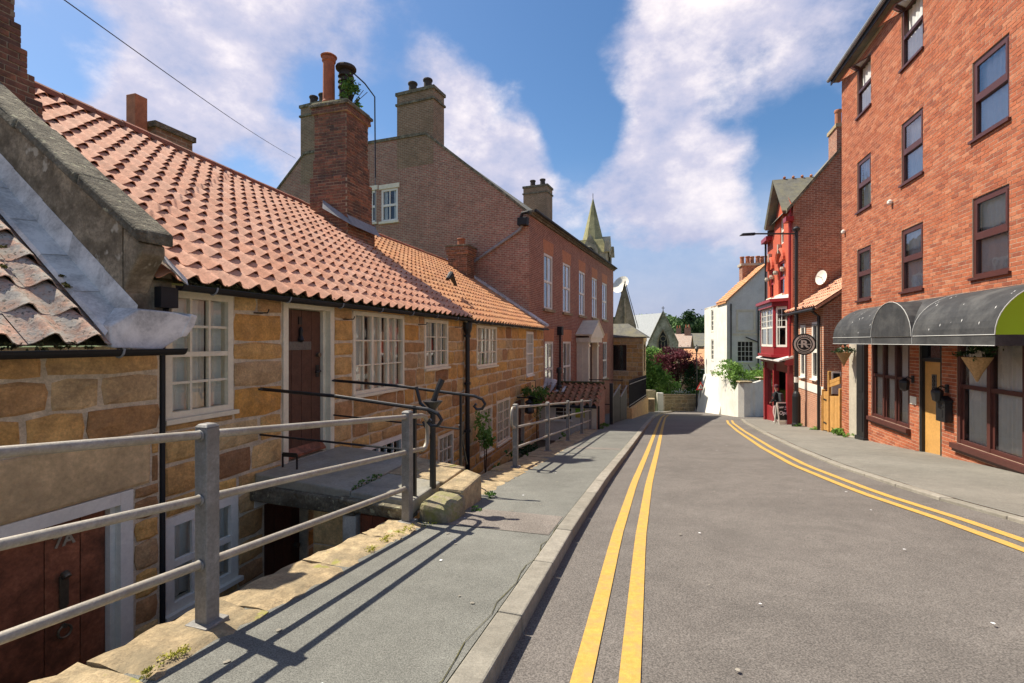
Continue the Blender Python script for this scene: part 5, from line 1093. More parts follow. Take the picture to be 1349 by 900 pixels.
m.build('gable_coping', MT['sand_pale'], s2)
m = MB(); arc = [(-.62, -1.8), (.62, -1.8), (.62, 1.2), (.45, 2.0), (0, 2.75), (-.45, 2.0), (-.62, 1.2)]; m.faces([p0+ux*(cxx+a)+Z*b+fw_*.02 for a, b in arc], [tuple(range(7))]); wn = m.build('window', MT['darkroom'], s2)
m = MB(); pts = [p0+ux*(cxx+a)+Z*b+fw_*.06 for a, b in arc]; m.tube(pts+[pts[0]], .12, 6)
for dx in (-.2, .2): m.tube([p0+ux*(cxx+dx)+Z*-1.8+fw_*.05, p0+ux*(cxx+dx)+Z*1.2+fw_*.05], .05, 5)
m.tube([p0+ux*(cxx+.33*math.cos(t))+Z*(1.65+.33*math.sin(t))+fw_*.05 for t in [6.283*k/12 for k in range(13)]], .05, 5); m.build('tracery', MT['sand_pale'], wn)
m = MB(); a = pm+Z*4.9; m.tube([a, a+Z*.7], .05, 5); m.bar(a+Z*.5-V((.2, 0, 0)), a+Z*.5+V((.2, 0, 0)), .06); m.build('cross', MT['oldstone'], s2)
for bx in (-.1, L3+.1): m = MB(); c = p0+ux*bx; m.hexa([c+ux*dx+fw_*dy+Z*-6 for dx, dy in ((-.3, .7), (.3, .7), (.3, 0), (-.3, 0))]+[c+ux*dx+fw_*dy+Z*(.4 if dy == 0 else -1.2) for dx, dy in ((-.3, .7), (.3, .7), (.3, 0), (-.3, 0))]); m.build('buttress', MT['sand_pale'], s2)
lw = thing('boundary_wall', 'low stone boundary wall across the end of the street, with white end pier', 'wall', F0, (14, 41.4, -4.4)); bz = ground(41.2)-.35
m = MB(); m.box(12.3, 16.2, 41.2, 41.55, bz, ground(41)+1.15); lwm = m.build('stonework', MT['mortar'], lw)
LF = Fr((12.3, 41.2, 0), (1, 0, 0), (0, -1, 0))
for (a, b, c, d) in courses(.45, 3.9, bz, ground(41)+1.1, [], .28, .36, .35, .9, .02): m = MB(); m.c = rng.random(); stone(m, LF, a, b, c, d, .02); m.build('stone_block', MT['sand_pale'], lwm)
m = MB(); m.box(12.25, 16.25, 41.12, 41.62, ground(41)+1.15, ground(41)+1.27); m.build('coping', MT['sand_pale'], lw, bevel=.03)
m = MB(); m.box(12.15, 12.62, 41.1, 41.6, bz, ground(41)+1.4); m.build('end_pier', MT['render'], lw, bevel=.03)
t = thing('boundary_wall', 'ivy-shaded rubble wall left of the white pier', 'wall', F0, (11.3, 42, -4.6)); m = MB(); m.box(10.2, 12.14, 41.6, 42.0, bz, ground(41)+1.6); m.build('stonework', MT['church'], t, bevel=.05)
t = thing('gate', 'dark slatted gate at the right end of the boundary wall', 'gate', F0, (16.55, 41.3, bz))
for k in range(4): m = MB(); m.box(16.28+k*.16, 16.40+k*.16, 41.3, 41.34, bz, ground(41)+1.3); m.build('slat', MT['oldstone'], t)
m = MB(); m.box(16.28, 16.9, 41.34, 41.38, bz+.5, bz+.6); m.box(16.28, 16.9, 41.34, 41.38, bz+1.3, bz+1.4); m.build('ledge', MT['oldstone'], t)

# ------------------------------------------------------------------ right-hand brick building with the awning
CAMR = cam_in(FR)
rb = thing('brick_building', 'tall orange-red brick building with brown windows above a charcoal awning', 'building', FR, (5, 3, -1.2))
RW = 11.6
up = [(a, b, c, d) for (c, d) in ((2.47, 3.92), (5.0, 6.43), (7.72, 9.14)) for (a, b) in ((1.2, 2.12), (3.82, 4.78), (6.5, 7.48))]
G1 = (2.15, 4.2, -.70, 1.55); G2 = (6.02, 9.6, -.66, 1.55); DR = (4.62, 5.5, -1.7, 1.5); BP = (.62, 1.32, -2.2, 1.35)
hR = up+[G1, G2, DR]
m = MB(); wall(m, FRONT, 0, RW, -2.6, 9.45, hR, .11); wR = m.build('wall', MT['mortar_r'], rb)
m = MB(); wall(m, Fr((0, 8, 0), (0, -1, 0), (-1, 0, 0)), 0, 8, -2.6, [(0, 9.4), (4, 12.2), (8, 9.4)]); m.build('end_wall', MT['brick_x'], rb)
L_ = bricks(0, RW, -2.2, 9.35, hR+[BP])
L_.sort(key=lambda r: (FRONT.P((r[0]+r[1])/2, (r[2]+r[3])/2)-CAMR).length if r[0] < 7.9 else 99)
m = MB()
for i, (a, b, c, d) in enumerate(L_):
    if i < 300 and a < 7.9:
        q = MB(); q.c = rng.random(); FRONT.box(q, a, b, c, d, -.01, .0035+rng.uniform(-.0015, .002)); q.build('brick', MT['brick_r'], wR)
    else:
        m.c = rng.random(); w1_ = .0035+rng.uniform(-.0015, .002); P = FRONT.P
        m.faces([P(a, c, -.005), P(b, c, -.005), P(b, d, -.005), P(a, d, -.005), P(a, c, w1_), P(b, c, w1_), P(b, d, w1_), P(a, d, w1_)], [(4, 5, 6, 7), (0, 1, 5, 4), (1, 2, 6, 5), (2, 3, 7, 6), (3, 0, 4, 7)])
m.build('bricks', MT['brick_r'], wR, kind='stuff')
for i, (a, b, c, d) in enumerate(up):
    top_open = (c > 7 and a < 6)
    fm = MB(); Bx = FRONT.box; f = .065; zm = c+(d-c)*.5
    Bx(fm, a, a+f, c, d, -.10, -.02); Bx(fm, b-f, b, c, d, -.10, -.02); Bx(fm, a+f, b-f, d-f, d, -.10, -.02); Bx(fm, a+f, b-f, c, c+f, -.10, -.02); Bx(fm, a+f, b-f, zm-.045, zm+.035, -.10, -.012); Bx(fm, a-.05, b+.05, c-.05, c-.002, -.08, .05)
    wn = fm.build('window', MT['mahog'], rb)
    p = MB(); p.q(FRONT.P(a+f, c+f, -.06), FRONT.P(b-f, c+f, -.06), FRONT.P(b-f, zm-.045, -.06), FRONT.P(a+f, zm-.045, -.06)); p.build('pane', MT['glass2'], wn)
    s = MB(); t2 = RAD(62) if top_open else 0; h2 = d-f-zm-.035
    def sp_(u, k, w_): return FRONT.P(u, d-f-k*math.cos(t2)+w_*math.sin(t2)*0, -.012+k*math.sin(t2)+w_)
    for (u0_, u1_, k0, k1) in ((a+f, a+f+.05, 0, h2), (b-f-.05, b-f, 0, h2), (a+f+.05, b-f-.05, 0, .05), (a+f+.05, b-f-.05, h2-.05, h2)):
        s.hexa([sp_(u0_, k1, .0), sp_(u1_, k1, .0), sp_(u1_, k1, -.04), sp_(u0_, k1, -.04), sp_(u0_, k0, .0), sp_(u1_, k0, .0), sp_(u1_, k0, -.04), sp_(u0_, k0, -.04)])
    so = s.build('opening_sash', MT['mahog'], wn)
    p = MB(); p.q(sp_(a+f, h2, -.02), sp_(b-f, h2, -.02), sp_(b-f, 0, -.02), sp_(a+f, 0, -.02)); p.build('pane', MT['glass2'], wn)
    k = MB(); curtain_mesh(k, FRONT, a+f, b-f, c+f, d-f, -.13, .02, .17); k.build('curtain', MT['net'] if i not in (2,) else MT['netg'], wn, smooth=True)
m = MB(); m.box(-.2, RW, -.22, .02, 9.47, 9.55); m.prism([(-.2, -.22, 9.55), (-.2, 4, 12.55), (-.2, 8.2, 9.55)], (RW+.2, 0, 0)); m.build('roof', MT['slate'], rb)
m = MB(); m.box(-.2, RW, -.25, -.222, 9.40, 9.58); m.build('fascia', MT['black'], rb)
m = MB(); m.tube([(-.2, -.31, 9.55), (RW, -.31, 9.55)], .055, 8); m.build('gutter', MT['flash'], rb)
m = MB(); FRONT.box(m, BP[0], BP[1], -2.2, 1.35, .0, .012); m.build('rendered_panel', MT['beige'], rb)
m = MB(); FRONT.box(m, 1.42, 1.94, -2.2, 1.5, .01, .10); FRONT.box(m, 1.38, 1.98, -2.2, -1.35, .01, .13); FRONT.box(m, 1.50, 1.86, -1.2, -.3, .10, .115); FRONT.box(m, 1.50, 1.86, -.1, 1.2, .10, .115); m.build('pilaster', MT['black'], rb, bevel=.01)
def shopwin(g, lights, tz_):
    a, b, c, d = g; m = MB(); Bx = FRONT.box; f = .09; n = lights; wl_ = (b-a-f)/n
    for i in range(n+1): Bx(m, a+i*wl_, a+i*wl_+f, c, d, -.10, -.005)
    Bx(m, a+f, b-f, d-.07, d, -.10, -.01); Bx(m, a+f, b-f, c, c+.08, -.10, -.01); Bx(m, a-.06, b+.06, c-.10, c-.003, -.10, .10); Bx(m, a-.05, b+.05, c-.16, c-.103, -.05, .06)
    for i in range(n):
        x0, x1 = a+i*wl_+f, a+(i+1)*wl_; Bx(m, x0, x1, tz_-.045, tz_+.03, -.09, -.02)
        Bx(m, x0, x0+.06, c+.08, tz_-.045, -.10, -.04); Bx(m, x1-.04, x1, c+.08, tz_-.045, -.10, -.04)
    o = m.build('shop_window', MT['mahog'], rb)
    for i in range(n):
        x0, x1 = a+i*wl_+f, a+(i+1)*wl_
        for (z0_, z1_, e3) in ((c+.08, tz_-.045, .05), (tz_+.03, d-.07, 0)): p = MB(); p.q(FRONT.P(x0+e3, z0_, -.05), FRONT.P(x1-e3*.7, z0_, -.05), FRONT.P(x1-e3*.7, z1_, -.05), FRONT.P(x0+e3, z1_, -.05)); p.build('pane', MT['glass'], o)
        k = MB(); fx = rng.uniform(.0, .12); curtain_mesh(k, FRONT, x0+(x1-x0)*fx, x1, c+.05, d-.05, -.10, .02, .11); k.build('curtain', MT['net'], o, smooth=True)
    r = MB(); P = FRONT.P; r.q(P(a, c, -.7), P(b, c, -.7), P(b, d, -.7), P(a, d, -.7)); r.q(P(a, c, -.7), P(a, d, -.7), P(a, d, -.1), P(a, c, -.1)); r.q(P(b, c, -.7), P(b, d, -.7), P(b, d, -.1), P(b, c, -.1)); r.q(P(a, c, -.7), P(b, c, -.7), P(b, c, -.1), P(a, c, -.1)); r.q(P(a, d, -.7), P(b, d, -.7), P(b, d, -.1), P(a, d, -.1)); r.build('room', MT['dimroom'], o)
shopwin(G1, 3, .42); shopwin(G2, 4, .45)
# oak door
m = MB(); FRONT.box(m, 4.62, 4.70, -1.3, 1.5, -.13, -.01); FRONT.box(m, 5.42, 5.5, -1.3, 1.5, -.13, -.01); FRONT.box(m, 4.70, 5.42, .87, .94, -.13, -.02); FRONT.box(m, 4.70, 5.42, 1.42, 1.5, -.13, -.02); m.build('door_frame', MT['black'], rb)
m = MB(); FRONT.box(m, 4.70, 5.42, -1.12, .865, -.11, -.07); dd = m.build('door', MT['oak'], rb, bevel=.004)
m = MB(); FRONT.box(m, 4.99, 5.17, .16, .60, -.069, -.06); m.build('glazed_slot', MT['plate'], dd)
for i in range(5): m = MB(); z = .22+i*.08; m.tube([FRONT.P(5.08+.04*math.cos(t), z+.03*math.sin(t), -.055) for t in [6.283*k/8 for k in range(9)]], .008, 5, False); m.build('slot_grille', MT['black'], dd)
m = MB(); FRONT.box(m, 4.72, 5.40, .95, 1.41, -.10, -.095); m.build('fanlight', MT['glass2'], rb); m = MB(); FRONT.box(m, 4.70, 5.42, .94, 1.42, -.5, -.49); m.build('fanlight_backing', MT['darkroom'], rb)
m = MB(); FRONT.box(m, 4.55, 5.56, -1.7, -1.13, -.10, .06); m.build('door_step', MT['black'], rb, bevel=.02)
def wall_lamp(u, z):
    m = MB(); FRONT.box(m, u-.05, u+.05, z-.08, z+.08, .008, .03); m.tube([FRONT.P(u, z, .03), FRONT.P(u, z+.05, .12), FRONT.P(u, z, .18)], .013, 6); p = FRONT.P(u, z, .18); m.lathe([(.02, .0), (.10, -.06), (.11, -.10), (.085, -.26), (.02, -.30)], p.x, p.y, 8, z+.02); m.build('wall_lamp', MT['black'], rb)
wall_lamp(4.38, .45); wall_lamp(5.72, .36)
m = MB(); FRONT.box(m, 5.58, 5.90, -.30, .10, .012, .14); m.prism([FRONT.P(5.55, .10, .012), FRONT.P(5.93, .10, .012), FRONT.P(5.93, .14, .012), FRONT.P(5.74, .22, .012), FRONT.P(5.55, .14, .012)], FRONT.N*.15); FRONT.box(m, 5.63, 5.85, -.02, .02, .14, .15); FRONT.box(m, 5.66, 5.82, -.22, -.06, .14, .148); m.build('letter_box', MT['black'], rb, bevel=.008)
m = MB(); FRONT.box(m, 4.25, 4.52, -.12, .06, .008, .02); m.build('name_plate', MT['signcream'], rb)
m = MB(); FRONT.box(m, 3.70, 3.92, -1.38, -1.24, .008, .014); m.build('air_brick', MT['terra'], rb)
for (u, z) in ((.28, 4.65), (3.35, 4.72)): m = MB(); p = FRONT.P(u, z, .05); m.lathe([(.03, -.05), (.06, -.02), (.06, .04), (.02, .07)], p.x, p.y, 10, z); m.build('security_sensor', MT['white'], rb)
# awning
aw = thing('awning', 'charcoal canvas shop awning with curved top and lime green end panel', 'awning', FR, (5.5, -.45, 1.24))
zv0, zv1, zt, pj = 1.24, 1.40, 2.20, .90
def prof_pts(n=12): return [(pj*math.cos(math.pi/2*i/n), zv1+(zt-zv1)*math.sin(math.pi/2*i/n)) for i in range(n+1)]
def awn_sec(a, b):
    m = MB(); pp = prof_pts(); us_ = frange(a, b, .45)
    for x0, x1 in zip(us_, us_[1:]):
        for (w0_, z0_), (w1_, z1_) in zip(pp, pp[1:]): m.q(FRONT.P(x0, z0_, w0_+.012), FRONT.P(x1, z0_, w0_+.012), FRONT.P(x1, z1_, w1_+.012), FRONT.P(x0, z1_, w1_+.012))
        m.q(FRONT.P(x0, zv0, pj+.012), FRONT.P(x1, zv0, pj+.012), FRONT.P(x1, zv1, pj+.012), FRONT.P(x0, zv1, pj+.012))
    return m.build('canopy', MT['awning'], aw, smooth=False)
c1_ = awn_sec(2.16, 4.65); awn_sec(4.65, 6.45); c3_ = awn_sec(6.45, 8.8)
def endcap(u, mat, name):
    m = MB(); pts = [FRONT.P(u, z, w_+.012) for w_, z in prof_pts()]+[FRONT.P(u, zv1, .012)]; m.faces(pts, [tuple(range(len(pts)))]); o = m.build(name, MT[mat], aw)
    m = MB(); m.q(FRONT.P(u, zv0, .012), FRONT.P(u, zv0, pj+.012), FRONT.P(u, zv1, pj+.012), FRONT.P(u, zv1, .012)); m.build('end_valance', MT['awning'], o)
endcap(2.16, 'awning', 'end_panel'); endcap(8.8, 'lime', 'end_panel')
m = MB(); ca_, ra_, rb_ = 5.55, .9, .72; nn = 16; arc = [(ca_-ra_*math.cos(math.pi*i/nn), zv1+rb_*math.sin(math.pi*i/nn)) for i in range(nn+1)]
m.faces([FRONT.P(u, z, pj+.03) for u, z in arc], [tuple(range(nn, -1, -1))]); m.build('arch_panel', MT['awning'], aw)
m = MB()
for (u0_, z0_), (u1_, z1_) in zip(arc, arc[1:]): m.q(FRONT.P(u0_, z0_, pj+.03), FRONT.P(u1_, z1_, pj+.03), FRONT.P(u1_, z1_, .05), FRONT.P(u0_, z0_, .05))
m.build('arch_vault', MT['awning'], aw)
for k, pth in enumerate(([FRONT.P(u, z, pj+.035) for u, z in arc], [FRONT.P(6.45, z, w_+.02) for w_, z in prof_pts()], [FRONT.P(4.65, z, w_+.02) for w_, z in prof_pts()], [FRONT.P(2.16, zv1, pj+.018), FRONT.P(8.8, zv1, pj+.018)], [FRONT.P(8.8, z, w_+.016) for w_, z in prof_pts()], [FRONT.P(2.16, zv0, pj+.016), FRONT.P(8.8, zv0, pj+.016)], [FRONT.P(4.65, zv0, pj+.02), FRONT.P(4.65, zv1, pj+.02)], [FRONT.P(6.45, zv0, pj+.02), FRONT.P(6.45, zv1, pj+.02)])):
    m = MB(); m.tube(pth, .007, 5); m.build('piping', MT['piping'], aw)
m = MB()
for i in range(34):
    u = rng.choice([rng.uniform(2.3, 4.5), rng.uniform(6.5, 8.6)]); t_ = rng.uniform(.1, 1.35); w_, z = pj*math.cos(t_), zv1+(zt-zv1)*math.sin(t_); nv = V((0, -math.cos(t_), math.sin(t_))); tv = V((0, math.sin(t_), math.cos(t_))); c = FRONT.P(u, z, w_+.017)+nv*.002; s = rng.uniform(.008, .03)
    m.q(c-V((s*.4, 0, 0)), c-tv*s*1.4, c+V((s*.4, 0, 0)), c+tv*s)
m.build('bird_droppings', MT['dropping'], aw, kind='stuff')
# hanging baskets
def hbasket(label, u, z, w_, s, mat):
    t = thing('hanging_basket', label, 'hanging basket', FR, (u, -w_, z-.45*s), 'hanging baskets on the brick building'); p = FRONT.P(u, z, w_)
    m = MB(); m.lathe([(.015, -.42*s), (.07*s, -.28*s), (.15*s, -.12*s), (.21*s, 0)], p.x, p.y, 12, z); m.build('cone', MT['wicker'], t)
    m = MB(); leaves(m, (p.x, p.y, z+.07*s), (.26*s, .26*s, .15*s), 420, .06*s, 12, seed=int(u*7)); leaves(m, (p.x-.02, p.y, z+.25*s), (.10*s, .10*s, .14*s), 120, .06*s, 6, seed=5); m.build('foliage', MT[mat], t)
    m = MB(); leaves(m, (p.x, p.y, z+.08*s), (.26*s, .26*s, .1*s), 26, .04*s, 8, seed=3); m.build('flower', MT['flower'], t)
    m = MB(); m.tube([FRONT.P(u, z+.62*s, .01), FRONT.P(u, z+.66*s, w_*.6), FRONT.P(u, z+.58*s, w_)], .011, 6); m.tube([FRONT.P(u, z+.3*s, .01), FRONT.P(u, z+.55*s, w_*.55)], .009, 5)
    for dx in (-.15, .15): m.tube([FRONT.P(u, z+.58*s, w_), (p.x+dx*s, p.y, z)], .004, 4)
    m.build('bracket', MT['black'], t)
hbasket('cone basket with upright plant hanging on the beige rendered panel', 1.02, .98, .28, .95, 'leaf_dk')
hbasket('large wicker cone basket hanging before the brown shop window', 7.25, 1.03, .32, 1.0, 'leaf_dk')

# ------------------------------------------------------------------ small brick extension beyond it
ex = thing('brick_extension', 'narrow orange brick extension with two white windows and white stone band', 'building', FX, (2, 1, -2.4))
hx = [(1.2, 1.9, -.12, 1.98), (2.82, 3.58, -.10, 2.02)]
m = MB(); wall(m, FRONT, 0, 4.2, -3.2, 2.5, hx, .08); m.build('front_wall', MT['brick_x'], ex)
XS = Fr((4.2, 0, 0), (0, 1, 0), (1, 0, 0)); m = MB(); wall(m, XS, 0, 3.2, -3.2, [(0, 2.52), (3.2, 5.0)]); m.build('side_wall', MT['brick_s'], ex)
for h in hx: w_ = window(ex, FRONT, h[0], h[1], h[2], h[3], 1, 2, 'white', .13, .07, .015, .08, mid=1, curtain='net', sill=.08)
m = MB(); FRONT.box(m, -.0, 4.22, -.60, -.30, 0, .02); m.build('stone_band', MT['white'], ex)
m = MB(); m.hexa([(-.1, -.28, 2.42), (4.35, -.28, 2.42), (4.35, 3.3, 5.0), (-.1, 3.3, 5.0), (-.1, -.28, 2.52), (4.35, -.28, 2.52), (4.35, 3.3, 5.1), (-.1, 3.3, 5.1)]); rx = m.build('roof', MT['tile'], ex)
pantiles(rx, (-.1, -.32, 2.56), (4.35, -.32, 2.56), (-.1, 3.3, 5.14), (4.35, 3.3, 5.14), .24, .31, 'tile', 0, .03)
m = MB(); m.tube([(-.1, -.34, 2.44), (4.36, -.34, 2.44)], .06, 8); m.build('gutter', MT['black'], ex)
m = MB(); m.tube([(3.92, -.30, 2.40), (3.92, -.08, 2.2), (3.92, -.08, -2.2)], .05, 8); m.build('downpipe', MT['black'], ex); m = MB(); m.tube([(1.75+.45, -.04, 1.0), (2.2, -.04, -2.5)], .015, 5); m.build('cable', MT['mahog'], ex)
m = MB(); XS.box(m, .22, .50, -.52, .25, .01, .12); mb_ = m.build('meter_box', MT['white'], ex); m = MB(); XS.box(m, .26, .46, -.12, .2, .12, .125); m.build('meter_window', MT['chalkboard'], mb_)
# wooden gate
wgf = Fr(toworld(FX, (4.2, -.02, 0)), (toworld(FR, (0, 0, 0))-toworld(FX, (4.2, -.02, 0))).normalized(), V((-.95, .3, 0)))
wg = thing('wooden_gate', 'honey-coloured timber double gate between the two brick buildings', 'gate', F0, tuple(wgf.P(1, -1.75)))
gb = lambda u: ground(wgf.P(u, 0).y)
for u in (.06, .78, 1.95): m = MB(); wgf.box(m, u-.05, u+.05, gb(u)-.1, gb(u)+(2.05 if u == .78 else 1.45), -.05, .05); m.build('gate_post', MT['gatewood'], wg, bevel=.01)
for k in range(5): u = .13+k*.12; m = MB(); wgf.box(m, u, u+.112, gb(u)+.05, gb(u)+1.38, -.015, .015); m.build('board', MT['gatewood'], wg)
for k in range(9): u = .85+k*.12; m = MB(); wgf.box(m, u, u+.112, gb(u)+.05, gb(u)+1.22, -.015, .015); m.build('board', MT['gatewood'], wg)
for k in range(2): m = MB(); m.hexa([wgf.P(.84, -1.65+1.42+k*.12, .02), wgf.P(1.9, -1.65+1.62+k*.12, .02), wgf.P(1.9, -1.65+1.62+k*.12, -.02), wgf.P(.84, -1.65+1.42+k*.12, -.02), wgf.P(.84, -1.65+1.53+k*.12, .02), wgf.P(1.9, -1.65+1.73+k*.12, .02), wgf.P(1.9, -1.65+1.73+k*.12, -.02), wgf.P(.84, -1.65+1.53+k*.12, -.02)]); m.build('board', MT['gatewood'], wg)
m = MB(); wgf.box(m, .15, .5, gb(0)+1.1, gb(0)+1.15, .015, .025); wgf.box(m, .15, .5, gb(0)+.3, gb(0)+.35, .015, .025); m.build('strap_hinge', MT['black'], wg)

# ------------------------------------------------------------------ red painted shop
rs = thing('red_shop', 'narrow orange-red painted house with crimson shopfront and projecting bay window', 'shop', FD, (2.4, 1, -2.5))
hd = [(.55, 1.35, 3.45, 4.9), (2.35, 3.45, 3.45, 5.0), (2.7, 3.3, 5.75, 7.0), (.3, 4.6, -2.8, .55)]
m = MB(); wall(m, FRONT, 0, 4.9, -3.4, [(0, 6.4), (1.2, 6.4), (3.0, 8.5), (4.55, 7.2), (4.9, 7.1)], hd[:3]+[(.3, 4.75, -3.2, .55)], .12); m.build('front_wall', MT['redpaint'], rs)
DSf = Fr((4.9, 0, 0), (0, 1, 0), (1, 0, 0))
m = MB(); wall(m, DSf, 0, 7.5, -3.4, [(0, 7.05), (4.2, 12.1), (7.5, 8.3)]); m.build('side_wall', MT['brick_s'], rs)
m = MB(); P = DSf.P
for (a, za), (b, zb) in (((-.25, 6.72), (4.2, 12.1)), ((4.2, 12.1), (7.6, 8.2))): m.hexa([P(a, za, .06), P(b, zb, .06), P(b, zb, -.25), P(a, za, -.25), P(a, za+.16, .06), P(b, zb+.16, .06), P(b, zb+.16, -.25), P(a, za+.16, -.25)])
m.build('gable_coping', MT['oldstone'], rs)
m = MB(); m.q((0, -.2, 6.9), (4.7, -.2, 6.9), (4.7, 4.2, 12.1), (0, 4.2, 12.1)); m.q((0, 4.2, 12.1), (4.7, 4.2, 12.1), (4.7, 7.6, 8.2), (0, 7.6, 8.2)); m.q((0, 0, -3.4), (0, 7.5, -3.4), (0, 7.5, 8.2), (0, 0, 7)); m.build('roof', MT['slate'], rs)
m = MB(); zz_ = 8.55    # dormer gable
m.hexa([(1.3, -.35, 6.75), (3.0, -.35, zz_), (3.0, 2.4, zz_), (1.3, 1.2, 6.75), (1.2, -.4, 6.85), (3.0, -.4, zz_+.16), (3.0, 2.4, zz_+.16), (1.2, 1.2, 6.85)]); m.hexa([(3.0, -.35, zz_), (4.7, -.35, 6.75), (4.7, 1.2, 6.75), (3.0, 2.4, zz_), (3.0, -.4, zz_+.16), (4.8, -.4, 6.85), (4.8, 1.2, 6.85), (3.0, 2.4, zz_+.16)]); m.build('dormer_roof', MT['slate'], rs)
for k in range(6): m = MB(); m.lathe([(.05, 0), (.07, .08), (.02, .14)], 3.0, .1+k*.36, 6, zz_+.14); m.build('ridge_crest', MT['terra'], rs)
for (a, b, c) in ((.0, 1.2, 6.3), (4.5, 5.0, 6.35)): m = MB(); m.box(a, b, -.3, .0, c, c+.2); m.build('eave_cornice', MT['crimson'], rs)
m = MB(); m.box(3.9, 4.9, 1.6, 2.9, 8, 10.1); s_ = m.build('chimney', MT['brick_s'], rs); m = MB(); m.box(3.85, 4.95, 1.55, 2.95, 10.1, 10.25); m.build('capping', MT['sand_pale'], s_)
for k in range(3): pot(s_, 4.4, 1.8+k*.42, 10.25, .75, .13)
for h in hd[:3]:
    w_ = window(rs, FRONT, h[0], h[1], h[2], h[3], 1, 2, 'crimson' if h[3] < 6 else 'white', .09, .05, -.05, .08, mid=1, curtain='netg', cur=[(.3, 1)], sill=0, join=True)
    if h[3] < 6:
        u_ = (h[0]+h[1])/2; r_ = (h[1]-h[0])/2+.1; m = MB(); pts = [FRONT.P(u_-r_*math.cos(math.pi*k/12), h[3]-.05+.55*math.sin(math.pi*k/12), .05) for k in range(13)]; m.tube(pts, .10, 6); m.build('arch_hood', MT['redpaint'], w_); m = MB(); FRONT.box(m, u_-.08, u_+.08, h[3]+.35, h[3]+.75, .02, .16); m.build('keystone', MT['beige'], w_); m = MB(); FRONT.box(m, h[0]-.15, h[1]+.15, h[2]-.22, h[2]-.002, 0, .14); m.build('window_sill', MT['cream'], w_)
        for sd_ in (-1, 1): m = MB(); m.lathe([(.09, 0), (.12, .08), (.09, .18)], u_+sd_*(r_), -.1, 8, h[3]-.55); m.build('corbel', MT['beige'], w_)
    m2 = None
# bay window
bay = MB(); by0, by1, bz0, bz1 = .5, 4.3, 1.0, 2.85; dpt = .5
pl_ = [(by0, 0), (by0+.55, -dpt), (by1-.55, -dpt), (by1, 0)]
def baybox(zl, zh, ex_, mb): mb.hexa([(x+(ex_ if x > 2.4 else -ex_), y-(ex_ if y < 0 else 0), zl) for x, y in (pl_[0], pl_[1], pl_[2], pl_[3])]+[(x+(ex_ if x > 2.4 else -ex_), y-(ex_ if y < 0 else 0), zh) for x, y in (pl_[0], pl_[1], pl_[2], pl_[3])])
m = MB(); baybox(2.85, 3.05, .1, m); baybox(3.05, 3.18, .2, m); baybox(.72, 1.05, .0, m); baybox(.60, .719, .12, m); bo = m.build('bay_window', MT['crimson'], rs)
m = MB(); m.hexa([(pl_[0][0]-.2, 0, 3.182), (pl_[1][0]-.2, -dpt-.2, 3.182), (pl_[2][0]+.2, -dpt-.2, 3.182), (pl_[3][0]+.2, 0, 3.182), (pl_[0][0], 0, 3.36), (pl_[1][0], -.2, 3.34), (pl_[2][0], -.2, 3.34), (pl_[3][0], 0, 3.36)]); m.build('bay_roof', MT['lead'], bo)
for (a, b) in zip(pl_, pl_[1:]):
    A_, B_ = V((a[0], a[1], 0)), V((b[0], b[1], 0)); U = (B_-A_).normalized(); N = U.cross(Z); ff = Fr(A_, U, N); ln = (B_-A_).length
    m = MB(); ff.box(m, .0, .10, 1.05, 2.85, -.06, .02); ff.box(m, ln-.10, ln, 1.05, 2.85, -.06, .02); m.build('bay_post', MT['crimson'], bo)
    if ln > 1.5:
        for k in range(2):
            a0_, a1_ = .12+k*(ln-.24)/2, .12+(k+1)*(ln-.24)/2-.04; m = MB(); ff.box(m, a0_, a0_+.07, 1.06, 2.84, -.05, .0); ff.box(m, a1_-.07, a1_, 1.06, 2.84, -.05, .0); ff.box(m, a0_+.07, a1_-.07, 2.74, 2.84, -.05, .0); ff.box(m, a0_+.07, a1_-.07, 1.06, 1.16, -.05, .0); ff.box(m, a0_+.07, a1_-.07, 1.90, 1.97, -.05, .005)
            for q_ in (1, 2): ff.box(m, a0_+.07, a1_-.07, 1.97+q_*.26, 1.99+q_*.26, -.05, -.01)
            ff.box(m, (a0_+a1_)/2-.012, (a0_+a1_)/2+.012, 1.97, 2.74, -.05, -.012); m.build('sash', MT['white'], bo); m = MB(); m.q(ff.P(a0_, 1.06, -.03), ff.P(a1_, 1.06, -.03), ff.P(a1_, 2.84, -.03), ff.P(a0_, 2.84, -.03)); m.build('pane', MT['glass2'], bo)
    else:
        m = MB(); ff.box(m, .11, .18, 1.06, 2.84, -.05, 0); ff.box(m, ln-.18, ln-.11, 1.06, 2.84, -.05, 0); ff.box(m, .18, ln-.18, 2.72, 2.84, -.05, 0); ff.box(m, .18, ln-.18, 1.06, 1.16, -.05, 0); ff.box(m, .18, ln-.18, 1.90, 1.97, -.05, .005)
        for q_ in (1, 2): ff.box(m, .18, ln-.18, 1.97+q_*.25, 1.99+q_*.25, -.05, -.01)
        ff.box(m, ln/2-.012, ln/2+.012, 1.97, 2.72, -.05, -.012); m.build('sash', MT['white'], bo); m = MB(); m.q(ff.P(.11, 1.06, -.03), ff.P(ln-.11, 1.06, -.03), ff.P(ln-.11, 2.84, -.03), ff.P(.11, 2.84, -.03)); m.build('pane', MT['glass2'], bo)
m = MB(); curtain_mesh(m, Fr((by0+.5, -dpt+.25, 0), (1, 0, 0), (0, -1, 0)), 0, by1-by0-1.0, 1.05, 2.85, 0); m.build('curtain', MT['netg'], bo); m = MB(); m.box(by0+.2, by1-.2, -.02, 0, 1.0, 2.85); m.build('bay_back', MT['dimroom'], bo)
